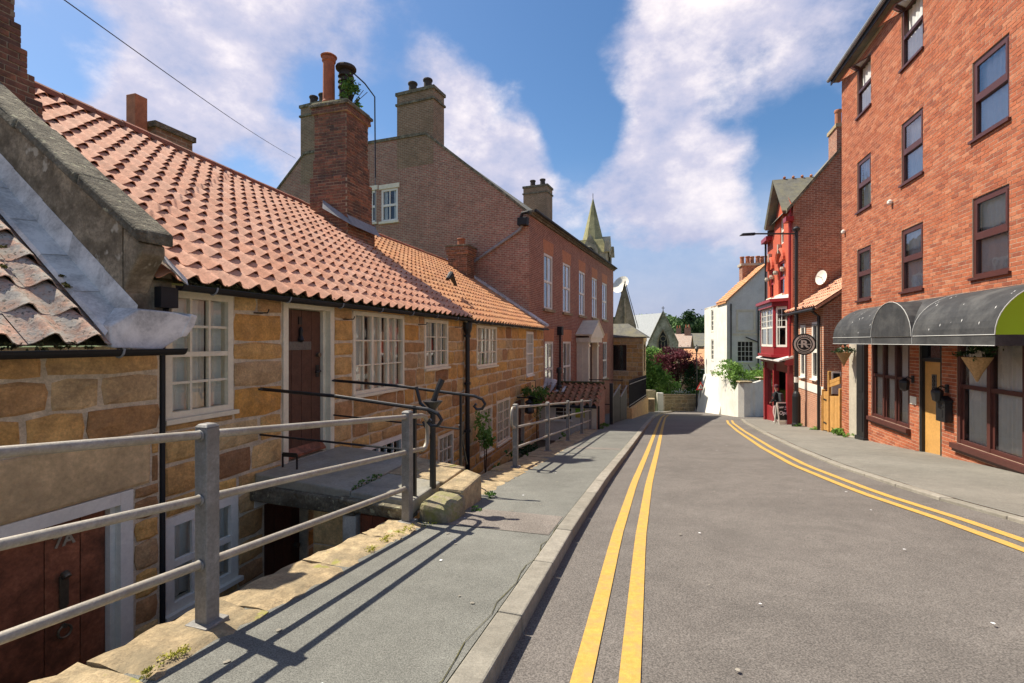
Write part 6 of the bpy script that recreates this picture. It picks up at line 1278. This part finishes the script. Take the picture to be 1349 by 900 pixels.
# shopfront
m = MB()
for x in (.2, 2.2, 4.62): m.box(x, x+.26, -.22, 0, -3.0, .42); m.box(x-.05, x+.31, -.30, 0, .42, .60)
m.box(.1, 4.95, -.34, 0, .30, .42); m.box(.2, 4.88, -.14, 0, -.05, .30); m.box(.45, 2.2, -.12, 0, -3.0, -1.9); so_ = m.build('shopfront', MT['crimson'], rs)
m = MB(); m.hexa([(.1, -.55, .44), (4.95, -.55, .44), (4.95, 0, .60), (.1, 0, .60), (.1, -.55, .50), (4.95, -.55, .50), (4.95, 0, .70), (.1, 0, .70)]); m.build('shop_canopy', MT['lead'], so_)
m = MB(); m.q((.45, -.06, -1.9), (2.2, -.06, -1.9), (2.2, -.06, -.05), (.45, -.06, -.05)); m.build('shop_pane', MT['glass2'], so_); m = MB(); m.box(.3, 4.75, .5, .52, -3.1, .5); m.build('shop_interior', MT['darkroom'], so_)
m = MB(); m.box(2.6, 4.5, .3, .36, -3.0, .3); m.build('recessed_door', MT['crimson'], so_)
m = MB(); m.box(.7, 2.0, .12, .4, -1.95, -1.0); m.build('window_display', MT['leaf_br'], so_)
m = MB(); m.tube([(4.80, -.1, 7.0), (4.80, -.1, -2.6)], .06, 8); m.build('downpipe', MT['crimson'], rs); m = MB(); m.tube([(.1, -.1, 6.3), (.1, -.1, -2.6)], .05, 8); m.build('downpipe', MT['blackmat'], rs)
t = thing('satellite_dish', 'small white satellite dish fixed to the mottled brick gable', 'dish', FD, (5.0, 1.0, 3.7)); m = MB(); c = V((5.25, .95, 3.9)); ax = V((.6, -.8, .2)).normalized(); sx_ = ax.cross(Z).normalized(); sy_ = sx_.cross(ax); rg = [[c+sx_*r*.8*math.cos(2*math.pi*k/14)+sy_*r*math.sin(2*math.pi*k/14)+ax*r*r*.4 for k in range(14)] for r in (.02, .17, .31)]
for i in range(2):
    for k in range(14): m.q(rg[i][k], rg[i][(k+1) % 14], rg[i+1][(k+1) % 14], rg[i+1][k])
m.build('reflector', MT['white'], t, smooth=True); m = MB(); m.tube([(4.9, .95, 3.75), c], .02, 5); m.tube([c, c+ax*.3], .012, 5); m.build('arm', MT['flash'], t)

# ------------------------------------------------------------------ white house at the corner
wh = thing('white_house', 'white rendered three-storey house with orange tiled roof and row of chimney pots', 'house', FWH, (4, 3, -4.2))
LW = 7.1; hl = [(2.35, 3.15, 2.1, 3.75), (2.35, 3.2, -.15, 1.45), (2.4, 3.2, -2.3, -.95)]
m = MB(); wall(m, FRONT, 0, LW, -5.2, 4.05, hl, .12); m.build('street_wall', MT['render'], wh)
WG = Fr((LW, 0, 0), (0, 1, 0), (1, 0, 0)); hg = [(.65, 1.75, -.1, 1.35), (2.05, 3.0, 2.0, 3.45)]
m = MB(); wall(m, WG, 0, 6.2, -5.2, [(0, 4.05), (2.45, 6.40), (6.2, 3.0)], hg, .12); m.build('gable_wall', MT['render'], wh)
for (a, b, c, d) in hl: window(wh, FRONT, a, b, c, d, 2, 4, 'white', .08, .03, -.03, .08, mid=2, curtain='netg', cur=[(0, .3)], sill=.06, join=True)
window(wh, WG, *hg[0], 4, 4, 'white', .07, .03, -.03, .08, curtain=None, sill=.1); window(wh, WG, *hg[1], 3, 4, 'white', .07, .03, -.03, .08, mid=2, curtain=None, sill=.06)
m = MB(); 
for (a, b, c, d) in ((.6, 1.85, 3.35, 3.5), (.6, 1.85, 1.95, 2.1), (.6, .72, 2.1, 3.35), (1.73, 1.85, 2.1, 3.35)): WG.box(m, a, b, c, d, .0, .04)
m.build('blind_panel', MT['cream'], wh)
m = MB(); WG.box(m, .4, 4.4, 1.74, 1.86, 0, .05); m.build('string_course', MT['cream'], wh)
m = MB(); XR = LW-2.6; m.hexa([(XR, -.1, 3.95), (LW+.1, -.1, 3.95), (LW+.1, 2.45, 6.42), (XR, 2.45, 6.42), (XR, -.1, 4.07), (LW+.1, -.1, 4.07), (LW+.1, 2.45, 6.55), (XR, 2.45, 6.55)]); m.hexa([(XR, 2.45, 6.42), (LW+.1, 2.45, 6.42), (LW+.1, 6.4, 2.85), (XR, 6.4, 2.85), (XR, 2.45, 6.55), (LW+.1, 2.45, 6.55), (LW+.1, 6.4, 2.97), (XR, 6.4, 2.97)]); m.box(0, XR+.5, 0, 6.2, 3.9, 4.03); rw = m.build('roof', MT['tile2'], wh)
pantiles(rw, (XR, -.12, 4.10), (LW+.1, -.12, 4.10), (XR, 2.45, 6.58), (LW+.1, 2.45, 6.58), .24, .31, 'tile2', 0, .03)
m = MB(); m.box(4.5, 5.3, 1.5, 3.5, 4.5, 6.75); s_ = m.build('chimney', MT['brick_s'], wh); m = MB(); m.box(4.4, 5.4, 1.4, 3.6, 6.75, 6.92); m.build('capping', MT['beige'], s_)
for k in range(6): pot(s_, 4.85+.15*(k % 2), 1.6+k*.34, 6.92, .55, .15)
for (u, z0_, z1_) in ((.25, -3, 3.9), (2.0, -1.0, 3.9)): m = MB(); m.tube([WG.P(u, z0_, .08), WG.P(u, z1_, .08)], .045, 8); m.build('downpipe', MT['blackmat'], wh)
m = MB(); m.tube([WG.P(2.0, 1.25, .08), WG.P(1.2, 1.6, .08)], .035, 6); m.build('waste_pipe', MT['blackmat'], wh)
m = MB(); m.hexa([(-.0, -.9, -5), (LW, -.75, -5), (LW, 0, -5), (0, 0, -5), (0, -.08, -1.4), (LW, -.08, -1.4), (LW, 0, -1.4), (0, 0, -1.4)]); m.build('battered_base', MT['render'], wh)
gw_ = thing('garden_wall', 'white rendered garden wall with rounded pier at the lane corner', 'wall', F0, (13.8, 30.5, ground(30.5)))
pts = [(14.55, 34.8), (14.15, 32.6), (13.75, 30.6), (13.75, 30.0), (14.0, 29.75), (14.4, 29.8), (15.4, 30.7)]; ht = [-.7, -1.0, -1.9, -1.2, -1.2, -1.2, -1.1]
m = MB()
for (a, b, ha_, hb_) in zip(pts, pts[1:], ht, ht[1:]): m.q((a[0], a[1], ground(a[1])-.4), (b[0], b[1], ground(b[1])-.4), (b[0], b[1], hb_), (a[0], a[1], ha_))
inn = [(x+.42, y+.25) for x, y in pts]
for (a, b, c, d, ha_, hb_) in zip(pts, pts[1:], inn, inn[1:], ht, ht[1:]): m.q((a[0], a[1], ha_), (b[0], b[1], hb_), (d[0], d[1], hb_), (c[0], c[1], ha_)); m.q((c[0], c[1], -4), (d[0], d[1], -4), (d[0], d[1], hb_), (c[0], c[1], ha_))
gm = m.build('rendered_wall', MT['render'], gw_)
m = MB(); m.box(13.72, 14.5, 29.7, 30.25, -1.2, -1.1); m.build('coping', MT['sand_pale'], gw_, bevel=.04)
st_ = thing('lane_wall', 'brown stone garden wall along the lane beside the white house', 'wall', F0, (17, 31.8, -3.6)); SL = Fr((15.4, 30.7, 0), V((3.2, 2.2, 0)).normalized(), V((2.2, -3.2, 0)).normalized())
m = MB(); wall(m, SL, 0, 4.2, -4, -.95); m.q(SL.P(0, -.95), SL.P(4.2, -.95), SL.P(4.2, -.95, -.4), SL.P(0, -.95, -.4)); sm = m.build('stonework', MT['mortar'], st_)
for (a, b, c, d) in courses(0, 4.2, -3.9, -.97, [(1.6, 2.3, -4, -2.2)], .25, .35, .3, .7, .02): m = MB(); m.c = rng.random(); stone(m, SL, a, b, c, d, .02); m.build('stone_block', MT['sandstone'], sm)
m = MB(); SL.box(m, 1.6, 2.3, -3.8, -2.25, -.1, .012); SL.box(m, 1.7, 2.2, -2.7, -2.4, .012, .02); m.build('cupboard', MT['blackmat'], st_)
p_ = SL.P(1.6, -.8, -.5); bush('hedge_plant', 'bright green creeper spilling over the garden wall beside the white house', 'plant', tuple(p_), (2.0, 1.2, .55), 2600, .15, 'leaf_br', 30, seed=11, base=-1.6)
bush('hedge_plant', 'bright green creeper trailing down the white garden wall', 'plant', (14.3, 32.3, -.55), (.75, 1.9, .6), 1500, .14, 'leaf_br', 20, seed=12, base=-1.6)
bush('hedge_plant', 'hanging green creeper beside the rounded white pier', 'plant', (14.2, 31.0, -1.25), (.35, .5, .7), 700, .12, 'leaf', 14, seed=13, base=-2.2)

# ------------------------------------------------------------------ lamp posts and signs
t = thing('street_lamp', 'tall black street lamp with long arm in front of the brick extension', 'street lamp', F0, (11.3, 19.6, ground(19.6)))
b0 = ground(19.6); m = MB(); m.lathe([(.17, -.1), (.17, .1), (.15, .15), (.15, 1.2), (.12, 1.32), (.075, 1.4)], 11.3, 19.6, 14, b0); m.build('base', MT['black'], t)
m = MB(); m.tube([(11.3, 19.6, b0+1.35), (11.3, 19.6, 5.75)], [.075, .06], 12); m.build('column', MT['black'], t)
m = MB(); m.tube([(11.35, 19.6, 5.58), (9.6, 19.6, 5.58)], .032, 8); m.build('arm', MT['black'], t); m = MB(); m.lathe([(.0, -.13), (.11, -.10), (.14, .0), (.06, .08), (.0, .09)], 11.3, 19.6, 10, 5.78); m.build('cap', MT['black'], t)
m = MB(); m.hexa([(9.05, 19.5, 5.50), (9.65, 19.52, 5.52), (9.65, 19.68, 5.52), (9.05, 19.7, 5.50), (9.15, 19.55, 5.60), (9.65, 19.56, 5.63), (9.65, 19.64, 5.63), (9.15, 19.65, 5.60)]); m.build('lamp_head', MT['blackmat'], t, bevel=.02)
m = MB(); m.lathe([(.082, 0), (.082, .22)], 11.3, 19.6, 12, b0+1.75); m.build('sticker', MT['white'], t)
# hanging round sign
Q = Fr(toworld(FX, (3.85, 0, 0)), V((.9563, -.2924, 0)), V((-.2924, -.9563, 0)))      # u runs away from the street; negative u hangs over the pavement
sg = thing('hanging_sign', 'round black and cream sign with monogram hanging from an iron bracket', 'sign', F0, tuple(Q.P(-.52, .82)))
m = MB(); m.tube([Q.P(.02, 1.90), Q.P(-1.05, 1.90)], .014, 6); m.tube([Q.P(-.2, 1.9), Q.P(-.2, 1.55)], .007, 5); m.tube([Q.P(-.84, 1.9), Q.P(-.84, 1.55)], .007, 5); m.build('bracket', MT['black'], sg)
uc, zc_ = -.52, 1.20
def disc(r0, r1, w0_, w1_, mat, name, n=40):
    m = MB()
    for k in range(n):
        t0, t1 = 2*math.pi*k/n, 2*math.pi*(k+1)/n; g = lambda r, t, w_: Q.P(uc+r*math.cos(t), zc_+r*math.sin(t), w_)
        if r0 == 0: m.q(g(0, 0, w1_), g(r1, t0, w1_), g(r1, t1, w1_))
        else: m.q(g(r0, t0, w1_), g(r1, t0, w1_), g(r1, t1, w1_), g(r0, t1, w1_))
        m.q(g(r1, t0, w0_), g(r1, t1, w0_), g(r1, t1, w1_), g(r1, t0, w1_))
        if w0_ < 0: m.q(g(0, 0, w0_), g(r1, t1, w0_), g(r1, t0, w0_))
    return m.build(name, MT[mat], sg)
disc(0, .385, -.02, .02, 'black', 'board'); disc(.27, .335, .02, .024, 'signcream', 'ring'); disc(.205, .232, .02, .024, 'signcream', 'ring')
for s_, t0, t1 in ((1, .9, 2.24), (-1, 4.0, 5.42)):
    for k in range(12 if s_ < 0 else 7):
        tt = t0+(t1-t0)*(k+.5)/(12 if s_ < 0 else 7); m = MB(); c = Q.P(uc+.303*math.cos(tt), zc_+.303*math.sin(tt), .026); ux_ = Q.U*(-math.sin(tt))+Z*math.cos(tt); uy_ = Q.U*math.cos(tt)+Z*math.sin(tt)
        m.q(c-ux_*.012-uy_*.02, c+ux_*.012-uy_*.02, c+ux_*.012+uy_*.02, c-ux_*.012+uy_*.02); m.build('rim_letter', MT['black'], sg)
text_part('R', .36, 'signcream', sg, Q, uc, zc_+.0, .024, .006, bold=.012, name='monogram', sx=1.15)
m = MB(); Q.box(m, uc-.2, uc+.2, zc_-.012, zc_+.012, .021, .03); m.build('bar', MT['signcream'], sg)
# A-board
ab = thing('a_board', 'white-framed chalkboard pavement sign outside the red shop', 'sign board', F0, (11.52, 21.0, ground(21)))
AB = Fr((11.26, 21.0, ground(21)), V((.985, .0, 0)), V((0, -1, 0)))
def abp(u, z, w_, s=1): return AB.P(u, z, w_+s*(.20-.20*z/.95))
def abox(mb, u0_, u1_, z0_, z1_, w0_, w1_, s=1): mb.hexa([abp(u0_, z0_, w1_, s), abp(u1_, z0_, w1_, s), abp(u1_, z0_, w0_, s), abp(u0_, z0_, w0_, s), abp(u0_, z1_, w1_, s), abp(u1_, z1_, w1_, s), abp(u1_, z1_, w0_, s), abp(u0_, z1_, w0_, s)])
for s in (1, -1):
    m = MB(); abox(m, 0, .045, 0, .95, -.01, .015, s); abox(m, .485, .53, 0, .95, -.01, .015, s); abox(m, .045, .485, .90, .95, -.01, .015, s); abox(m, .045, .485, .17, .21, -.01, .015, s); fo = m.build('frame', MT['white'], ab); m = MB(); abox(m, .045, .485, .21, .90, -.008, .004, s); m.build('blackboard', MT['chalkboard'], fo)
class AF(Fr):
    def __init__(s): pass
    def P(s, u, z, w=0): return abp(u, z, w)
for (tx, sz_, u, z, sh_, rr_) in (('Come In', .12, .21, .74, .2, .03), ("we're", .085, .40, .65, .2, .0), ('Open', .20, .27, .50, .25, .02)): text_part(tx, sz_, 'chalkwhite', ab, AF(), u, z, .006, .003, shear=sh_, bold=.004, rot=rr_)
m = MB(); abox(m, .05, .45, .0, .16, -.05, -.03); m.build('foot_panel', MT['signcream'], ab)
# lantern and warning triangle at the end of the street
t = thing('street_lamp', 'old-style lantern on a slim black column beside the maroon tree', 'street lamp', F0, (15.2, 40.6, ground(40.6)))
b0 = ground(40.6); m = MB(); m.tube([(15.2, 40.6, b0-.2), (15.2, 40.6, .35)], [.08, .045], 8); m.build('column', MT['black'], t); m = MB(); m.lathe([(.05, 0), (.16, .35), (.2, .37), (.07, .55), (.02, .7)], 15.2, 40.6, 6, .35); m.bar((14.8, 40.6, .3), (15.6, 40.6, .3), .05); m.build('lantern', MT['black'], t)
t = thing('warning_sign', 'red-bordered triangular road warning sign at the end of the street', 'road sign', F0, (15.35, 40.2, ground(40.2)))
m = MB(); m.tube([(15.35, 40.2, ground(40.2)-.2), (15.35, 40.2, -2.0)], .035, 8); m.build('pole', MT['galvp'], t); m = MB(); m.prism([(14.95, 40.14, -2.65), (15.75, 40.14, -2.65), (15.35, 40.14, -1.95)], (0, .02, 0)); so_ = m.build('plate', MT['signred'], t); m = MB(); m.prism([(15.12, 40.135, -2.56), (15.58, 40.135, -2.56), (15.35, 40.135, -2.15)], (0, .004, 0)); m.build('plate_face', MT['white'], so_); m = MB(); m.bar((15.35, 40.13, -2.5), (15.35, 40.13, -2.28), .05); m.build('symbol', MT['black'], so_)

# ------------------------------------------------------------------ person outside the red shop
def person(x, y, zb, face):
    t = thing('person', 'person in dark jacket and maroon cap with grey backpack standing at the red shop', 'person', F0, (x, y, zb))
    J = {'pelvis': (0, 0, .88), 'belly': (0, 0, 1.03), 'chest': (0, .015, 1.22), 'neck': (0, -.005, 1.40), 'jaw': (0, -.03, 1.49), 'head': (0, -.03, 1.58), 'crown': (0, -.015, 1.66),
         'hipL': (-.09, 0, .83), 'kneeL': (-.10, -.02, .46), 'ankL': (-.10, .03, .09), 'toeL': (-.11, -.11, .04), 'hipR': (.09, 0, .83), 'kneeR': (.11, -.06, .47), 'ankR': (.12, .05, .09), 'toeR': (.13, -.09, .04),
         'shL': (-.17, .01, 1.33), 'elL': (-.23, .04, 1.08), 'wrL': (-.20, -.10, .90), 'haL': (-.19, -.15, .84), 'shR': (.17, .01, 1.33), 'elR': (.23, .02, 1.07), 'wrR': (.18, -.14, .95), 'haR': (.16, -.19, .92)}
    Rr = {'pelvis': .145, 'belly': .14, 'chest': .155, 'neck': .06, 'jaw': .075, 'head': .095, 'crown': .075, 'hipL': .095, 'kneeL': .065, 'ankL': .045, 'toeL': .035, 'hipR': .095, 'kneeR': .065, 'ankR': .045, 'toeR': .035, 'shL': .075, 'elL': .058, 'wrL': .042, 'haL': .035, 'shR': .075, 'elR': .058, 'wrR': .042, 'haR': .035}
    for s, d in (('L', -1), ('R', 1)):
        h = V(J['ha'+s])
        for k in range(5):
            a = h+V((d*(-.03+.015*k)*.8, -.035-.01*(2-abs(k-2)), -.045 if k else .0)); J[f'f{s}{k}'] = tuple(a); Rr[f'f{s}{k}'] = .009
    ed = [('pelvis', 'belly'), ('belly', 'chest'), ('chest', 'neck'), ('neck', 'jaw'), ('jaw', 'head'), ('head', 'crown')]
    for s in 'LR': ed += [('pelvis', 'hip'+s), ('hip'+s, 'knee'+s), ('knee'+s, 'ank'+s), ('ank'+s, 'toe'+s), ('chest', 'sh'+s), ('sh'+s, 'el'+s), ('el'+s, 'wr'+s), ('wr'+s, 'ha'+s)]+[('ha'+s, f'f{s}{k}') for k in range(5)]
    ks = list(J); me = bpy.data.meshes.new('body'); me.from_pydata([J[k] for k in ks], [(ks.index(a), ks.index(b)) for a, b in ed], [])
    o = bpy.data.objects.new('body', me); COL.objects.link(o); o.modifiers.new('s', 'SKIN'); o.modifiers.new('d', 'SUBSURF').levels = 2
    for i, k in enumerate(ks): sv = me.skin_vertices[0].data[i]; sv.radius = (Rr[k], Rr[k]*(.82 if k in ('chest', 'belly', 'pelvis') else 1)); sv.use_root = (k == 'pelvis')
    bpy.context.view_layer.update(); nm = bpy.data.meshes.new_from_object(o.evaluated_get(bpy.context.evaluated_depsgraph_get())); bpy.data.objects.remove(o)
    for k in ('skin', 'jacket', 'trouser', 'shoe'): nm.materials.append(MT[k])
    for p in nm.polygons:
        c = p.center; p.use_smooth = True
        p.material_index = 0 if (c.z > 1.42 or (abs(c.x) > .12 and c.z < .93 and c.y < -.11 and c.z > .7)) else (1 if c.z > .80 else (2 if c.z > .085 else 3))
    b = bpy.data.objects.new('body', nm); COL.objects.link(b); b.parent = t
    def ch(m, name, mat): o = m.build(name, MT[mat]); o.parent = t; o.location = (0, 0, 0); return o
    m = MB(); m.lathe([(.102, -.02), (.108, .02), (.10, .08), (.06, .125), (.01, .135)], 0, -.025, 14, 1.60); m.hexa([(-.07, -.11, 1.60), (.07, -.11, 1.60), (.06, -.22, 1.58), (-.06, -.22, 1.58), (-.07, -.11, 1.62), (.07, -.11, 1.62), (.06, -.22, 1.595), (-.06, -.22, 1.595)]); ch(m, 'cap', 'cap')
    m = MB(); m.hexa([(-.15, .13, .95), (.15, .13, .95), (.13, .30, .98), (-.13, .30, .98), (-.14, .13, 1.36), (.14, .13, 1.36), (.11, .25, 1.34), (-.11, .25, 1.34)]); o = ch(m, 'backpack', 'bag'); bv = o.modifiers.new('b', 'BEVEL'); bv.width = .04; bv.segments = 3
    m = MB(); [m.tube([(s*.10, .14, 1.34), (s*.11, .0, 1.41), (s*.11, -.14, 1.28), (s*.14, -.02, 1.0), (s*.13, .14, .98)], .018, 6) for s in (-1, 1)]; ch(m, 'strap', 'bag')
    m = MB()
    for s in (-1, 1): m.lathe([(.0, -.012), (.012, 0), (0, .012)], s*.033, -.118, 8, 1.575); m.lathe([(.005, -.03), (.02, 0), (.005, .03)], s*.097, -.03, 6, 1.57)
    m.prism([(-.012, -.11, 1.54), (.012, -.11, 1.54), (0, -.115, 1.575)], (0, -.03, -.005)); m.box(-.025, .025, -.118, -.10, 1.508, 1.516); ch(m, 'face', 'skin')
    t.rotation_euler = (0, 0, face); return t
person(11.92, 22.2, ground(22.2), RAD(-150))

# ------------------------------------------------------------------ overhead cable
t = thing('overhead_cable', 'thin overhead cable crossing the sky to the brick house', 'cable', F0, (-5.45, 5.55, 5.4)); a, b = V((-5.45, 5.55, 5.44)), V((-10.75, 24.5, 10.4)); m = MB(); m.tube([a.lerp(b, k/16)-Z*.25*math.sin(math.pi*k/16)*.5 for k in range(17)], .008, 5); m.build('wire', MT['blackmat'], t)

# ------------------------------------------------------------------ trees, garden, far roofs and the wooded hill
tree('maple_tree', 'spreading maroon maple behind the low boundary wall', (15.75, 47), -5.6, 6.2, (2.0, 1.8, 1.45), 8000, .21, 'leaf_red', 34, seed=1)
tree('garden_tree', 'bright green tree below the church gable window', (14.3, 50), -6, 6.5, (2.0, 1.7, 1.3), 6500, .24, 'leaf_br', 26, seed=2)
bush('shrub', 'large leafy laurel bush beside the sandstone annex', 'shrub', (12.35, 44.3, -2.3), (1.15, 1.0, 2.2), 5200, .24, 'leaf', 30, seed=3, base=-6)
bush('shrub', 'dark shrub filling the corner by the stone church', 'shrub', (12.5, 51, -2.6), (1.6, 1.3, 2.6), 4200, .26, 'leaf_dk', 26, seed=4, base=-6)
bush('shrub', 'pale green bush in front of the maroon maple', 'shrub', (13.75, 43.8, -2.9), (1.1, .9, 1.3), 3600, .18, 'leaf_br', 22, seed=5, base=-5.2)
bush('shrub', 'dark evergreen shrub right of the maroon maple', 'shrub', (17.2, 46, -2.6), (1.2, 1.0, 2.2), 3600, .2, 'leaf_dk', 22, seed=6, base=-5.8)
bush('shrub', 'white flowering shrub low behind the boundary wall', 'shrub', (15.6, 43.0, -3.4), (1.6, .7, .6), 1600, .14, 'leaf', 18, seed=7, base=-5.0, flowers=220)
def far_house(label, x, y, zb, w_, d, h, rise, rot, wm, rm, wins=2, chim=True):
    fr = (V((x, y, 0)), RAD(rot)); t = thing('far_house', label, 'house', fr, (0, 0, zb)); m = MB(); wall(m, Fr((-w_/2, 0, 0), (1, 0, 0), (0, -1, 0)), 0, w_, zb-2, zb+h)
    for s in (-1, 1): wall(m, Fr((s*w_/2, 0 if s > 0 else d, 0), (0, s, 0), (s, 0, 0)), 0, d, zb-2, [(0, zb+h), (d/2, zb+h+rise), (d, zb+h)])
    m.build('wall', MT[wm], t); m = MB(); a = w_/2+.2
    m.hexa([(-a, -.3, zb+h-.2), (a, -.3, zb+h-.2), (a, d/2, zb+h+rise), (-a, d/2, zb+h+rise), (-a, -.3, zb+h), (a, -.3, zb+h), (a, d/2, zb+h+rise+.2), (-a, d/2, zb+h+rise+.2)]); m.hexa([(-a, d/2, zb+h+rise), (a, d/2, zb+h+rise), (a, d+.3, zb+h-.2), (-a, d+.3, zb+h-.2), (-a, d/2, zb+h+rise+.2), (a, d/2, zb+h+rise+.2), (a, d+.3, zb+h), (-a, d+.3, zb+h)]); r = m.build('roof', MT[rm], t)
    for k in range(wins): m = MB(); u = -w_/2+w_*(k+.5)/wins; m.box(u-.45, u+.45, -.04, .0, zb+h-2.0, zb+h-.6); o = m.build('window', MT['white'], t); m = MB(); m.box(u-.36, u+.36, -.05, -.041, zb+h-1.9, zb+h-.7); m.build('pane', MT['darkroom'], o)
    if chim:
        for s in (-.42, .42): m = MB(); m.box(s*w_-.5, s*w_+.5, d/2-.4, d/2+.4, zb+h+rise-.8, zb+h+rise+1.3); o = m.build('chimney', MT['brick_s'], r); [pot(o, s*w_+q, d/2, zb+h+rise+1.3, .5, .13) for q in (-.25, .25)]
far_house('distant brick house with pantile roof and broad chimney beyond the maple', 26.5, 84, -3.2, 7, 6, 3.6, 2.0, -25, 'brick_s', 'tile_old')
far_house('distant cottage with bright orange tiled roof behind the maroon maple', 26.2, 70, -5, 4, 5, 3.0, 2.0, -30, 'brick_s', 'tile2', 2, False)
far_house('distant brick terrace end with grey slate roof at the foot of the wooded hill', 37, 98, -4, 9, 7, 4.4, 2.4, -20, 'brick_s', 'slate')
far_house('distant red brick house glimpsed between the church and the hill', 31.5, 104, -4, 5, 6, 6.0, 2.4, 20, 'brick_s', 'tile')
far_house('distant pale house low among the roofs below the hill', 38.6, 88, -6, 5, 6, 3.2, 1.8, 15, 'cream_r', 'slate', 2)
m = MB(); r_ = random.Random(5)
for i in range(420):
    yy = r_.uniform(150, 285); xx = yy*r_.uniform(.15, .52); z0_ = terr(xx, yy); hh_ = r_.uniform(5, 8.5); leaves(m, (xx, yy, z0_+hh_*.5), (r_.uniform(3.2, 5.5), 3.5, hh_*.5), 120, 1.5, 9, seed=i)
setp(m.build('hill_wood', MT['leaf_wood']), 'far-off wooded hillside above the distant roofs', 'woodland', kind='stuff')
tree('hill_tree', 'dark rounded tree standing above the wooded hill next to the white house', (40, 110), -5, 12.6, (3.6, 3.2, 3.6), 4200, .7, 'leaf_dk', 26, seed=21)
tree('hill_tree', 'tall light green tree rising over the distant brick roofs', (33.5, 120), -5, 12.6, (5.0, 4, 4.0), 5000, .8, 'leaf_wood', 30, seed=22)
# weeds along the right-hand buildings and the pavement edge
for k, (u, n, lab, cnt, s, rr, mt) in enumerate(((14.05, 9.62, 'leafy weed at the foot of the brick building beside the timber gate', 220, .10, .2, 'leaf_br'), (13.2, 9.66, 'low yellow-green weed at the base of the beige panel', 120, .05, .13, 'leaf_br'), (16.6, 9.62, 'grass tuft by the foot of the black downpipe', 140, .06, .15, 'leaf_br'), (18.4, 9.58, 'thin weeds along the foot of the brick extension', 130, .06, .16, 'leaf'))):
    p = sw(u, n); weeds(lab, [(p.x, p.y, ground(p.y))], cnt, s, rr, mt)
p = [sw(u, 2.32) for u in (15.2, 15.8, 16.5)]; weeds('strip of weeds along the foot of the shed brick wall', [(q.x, q.y, ground(q.y)) for q in p], 120, .06, .16, 'leaf')
# gum spots, droppings and bits of litter
r_ = random.Random(31)
for (par, lo, hi, n0_, n1_, dz, cnt) in ((pl, -2.2, 6, 2.3, 3.35, .003, 22), (road, -.8, 12, 4.5, 7.0, RL+.012, 30)):
    for i in range(cnt):
        u, n = r_.uniform(lo, hi), r_.uniform(n0_, n1_); s = r_.uniform(.006, .02); m = MB(); dd_ = dz+((n-3.6)*.018 if par is road else 0)
        k = 6; m.faces([wp(u+s*math.cos(6.283*j/k)*r_.uniform(.6, 1.4), n+s*math.sin(6.283*j/k)*r_.uniform(.6, 1.2), dd_+.003) for j in range(k)], [tuple(range(k))]); m.build('gum_spot', MT['dropping'] if i % 3 == 0 else MT['kerb'], par)
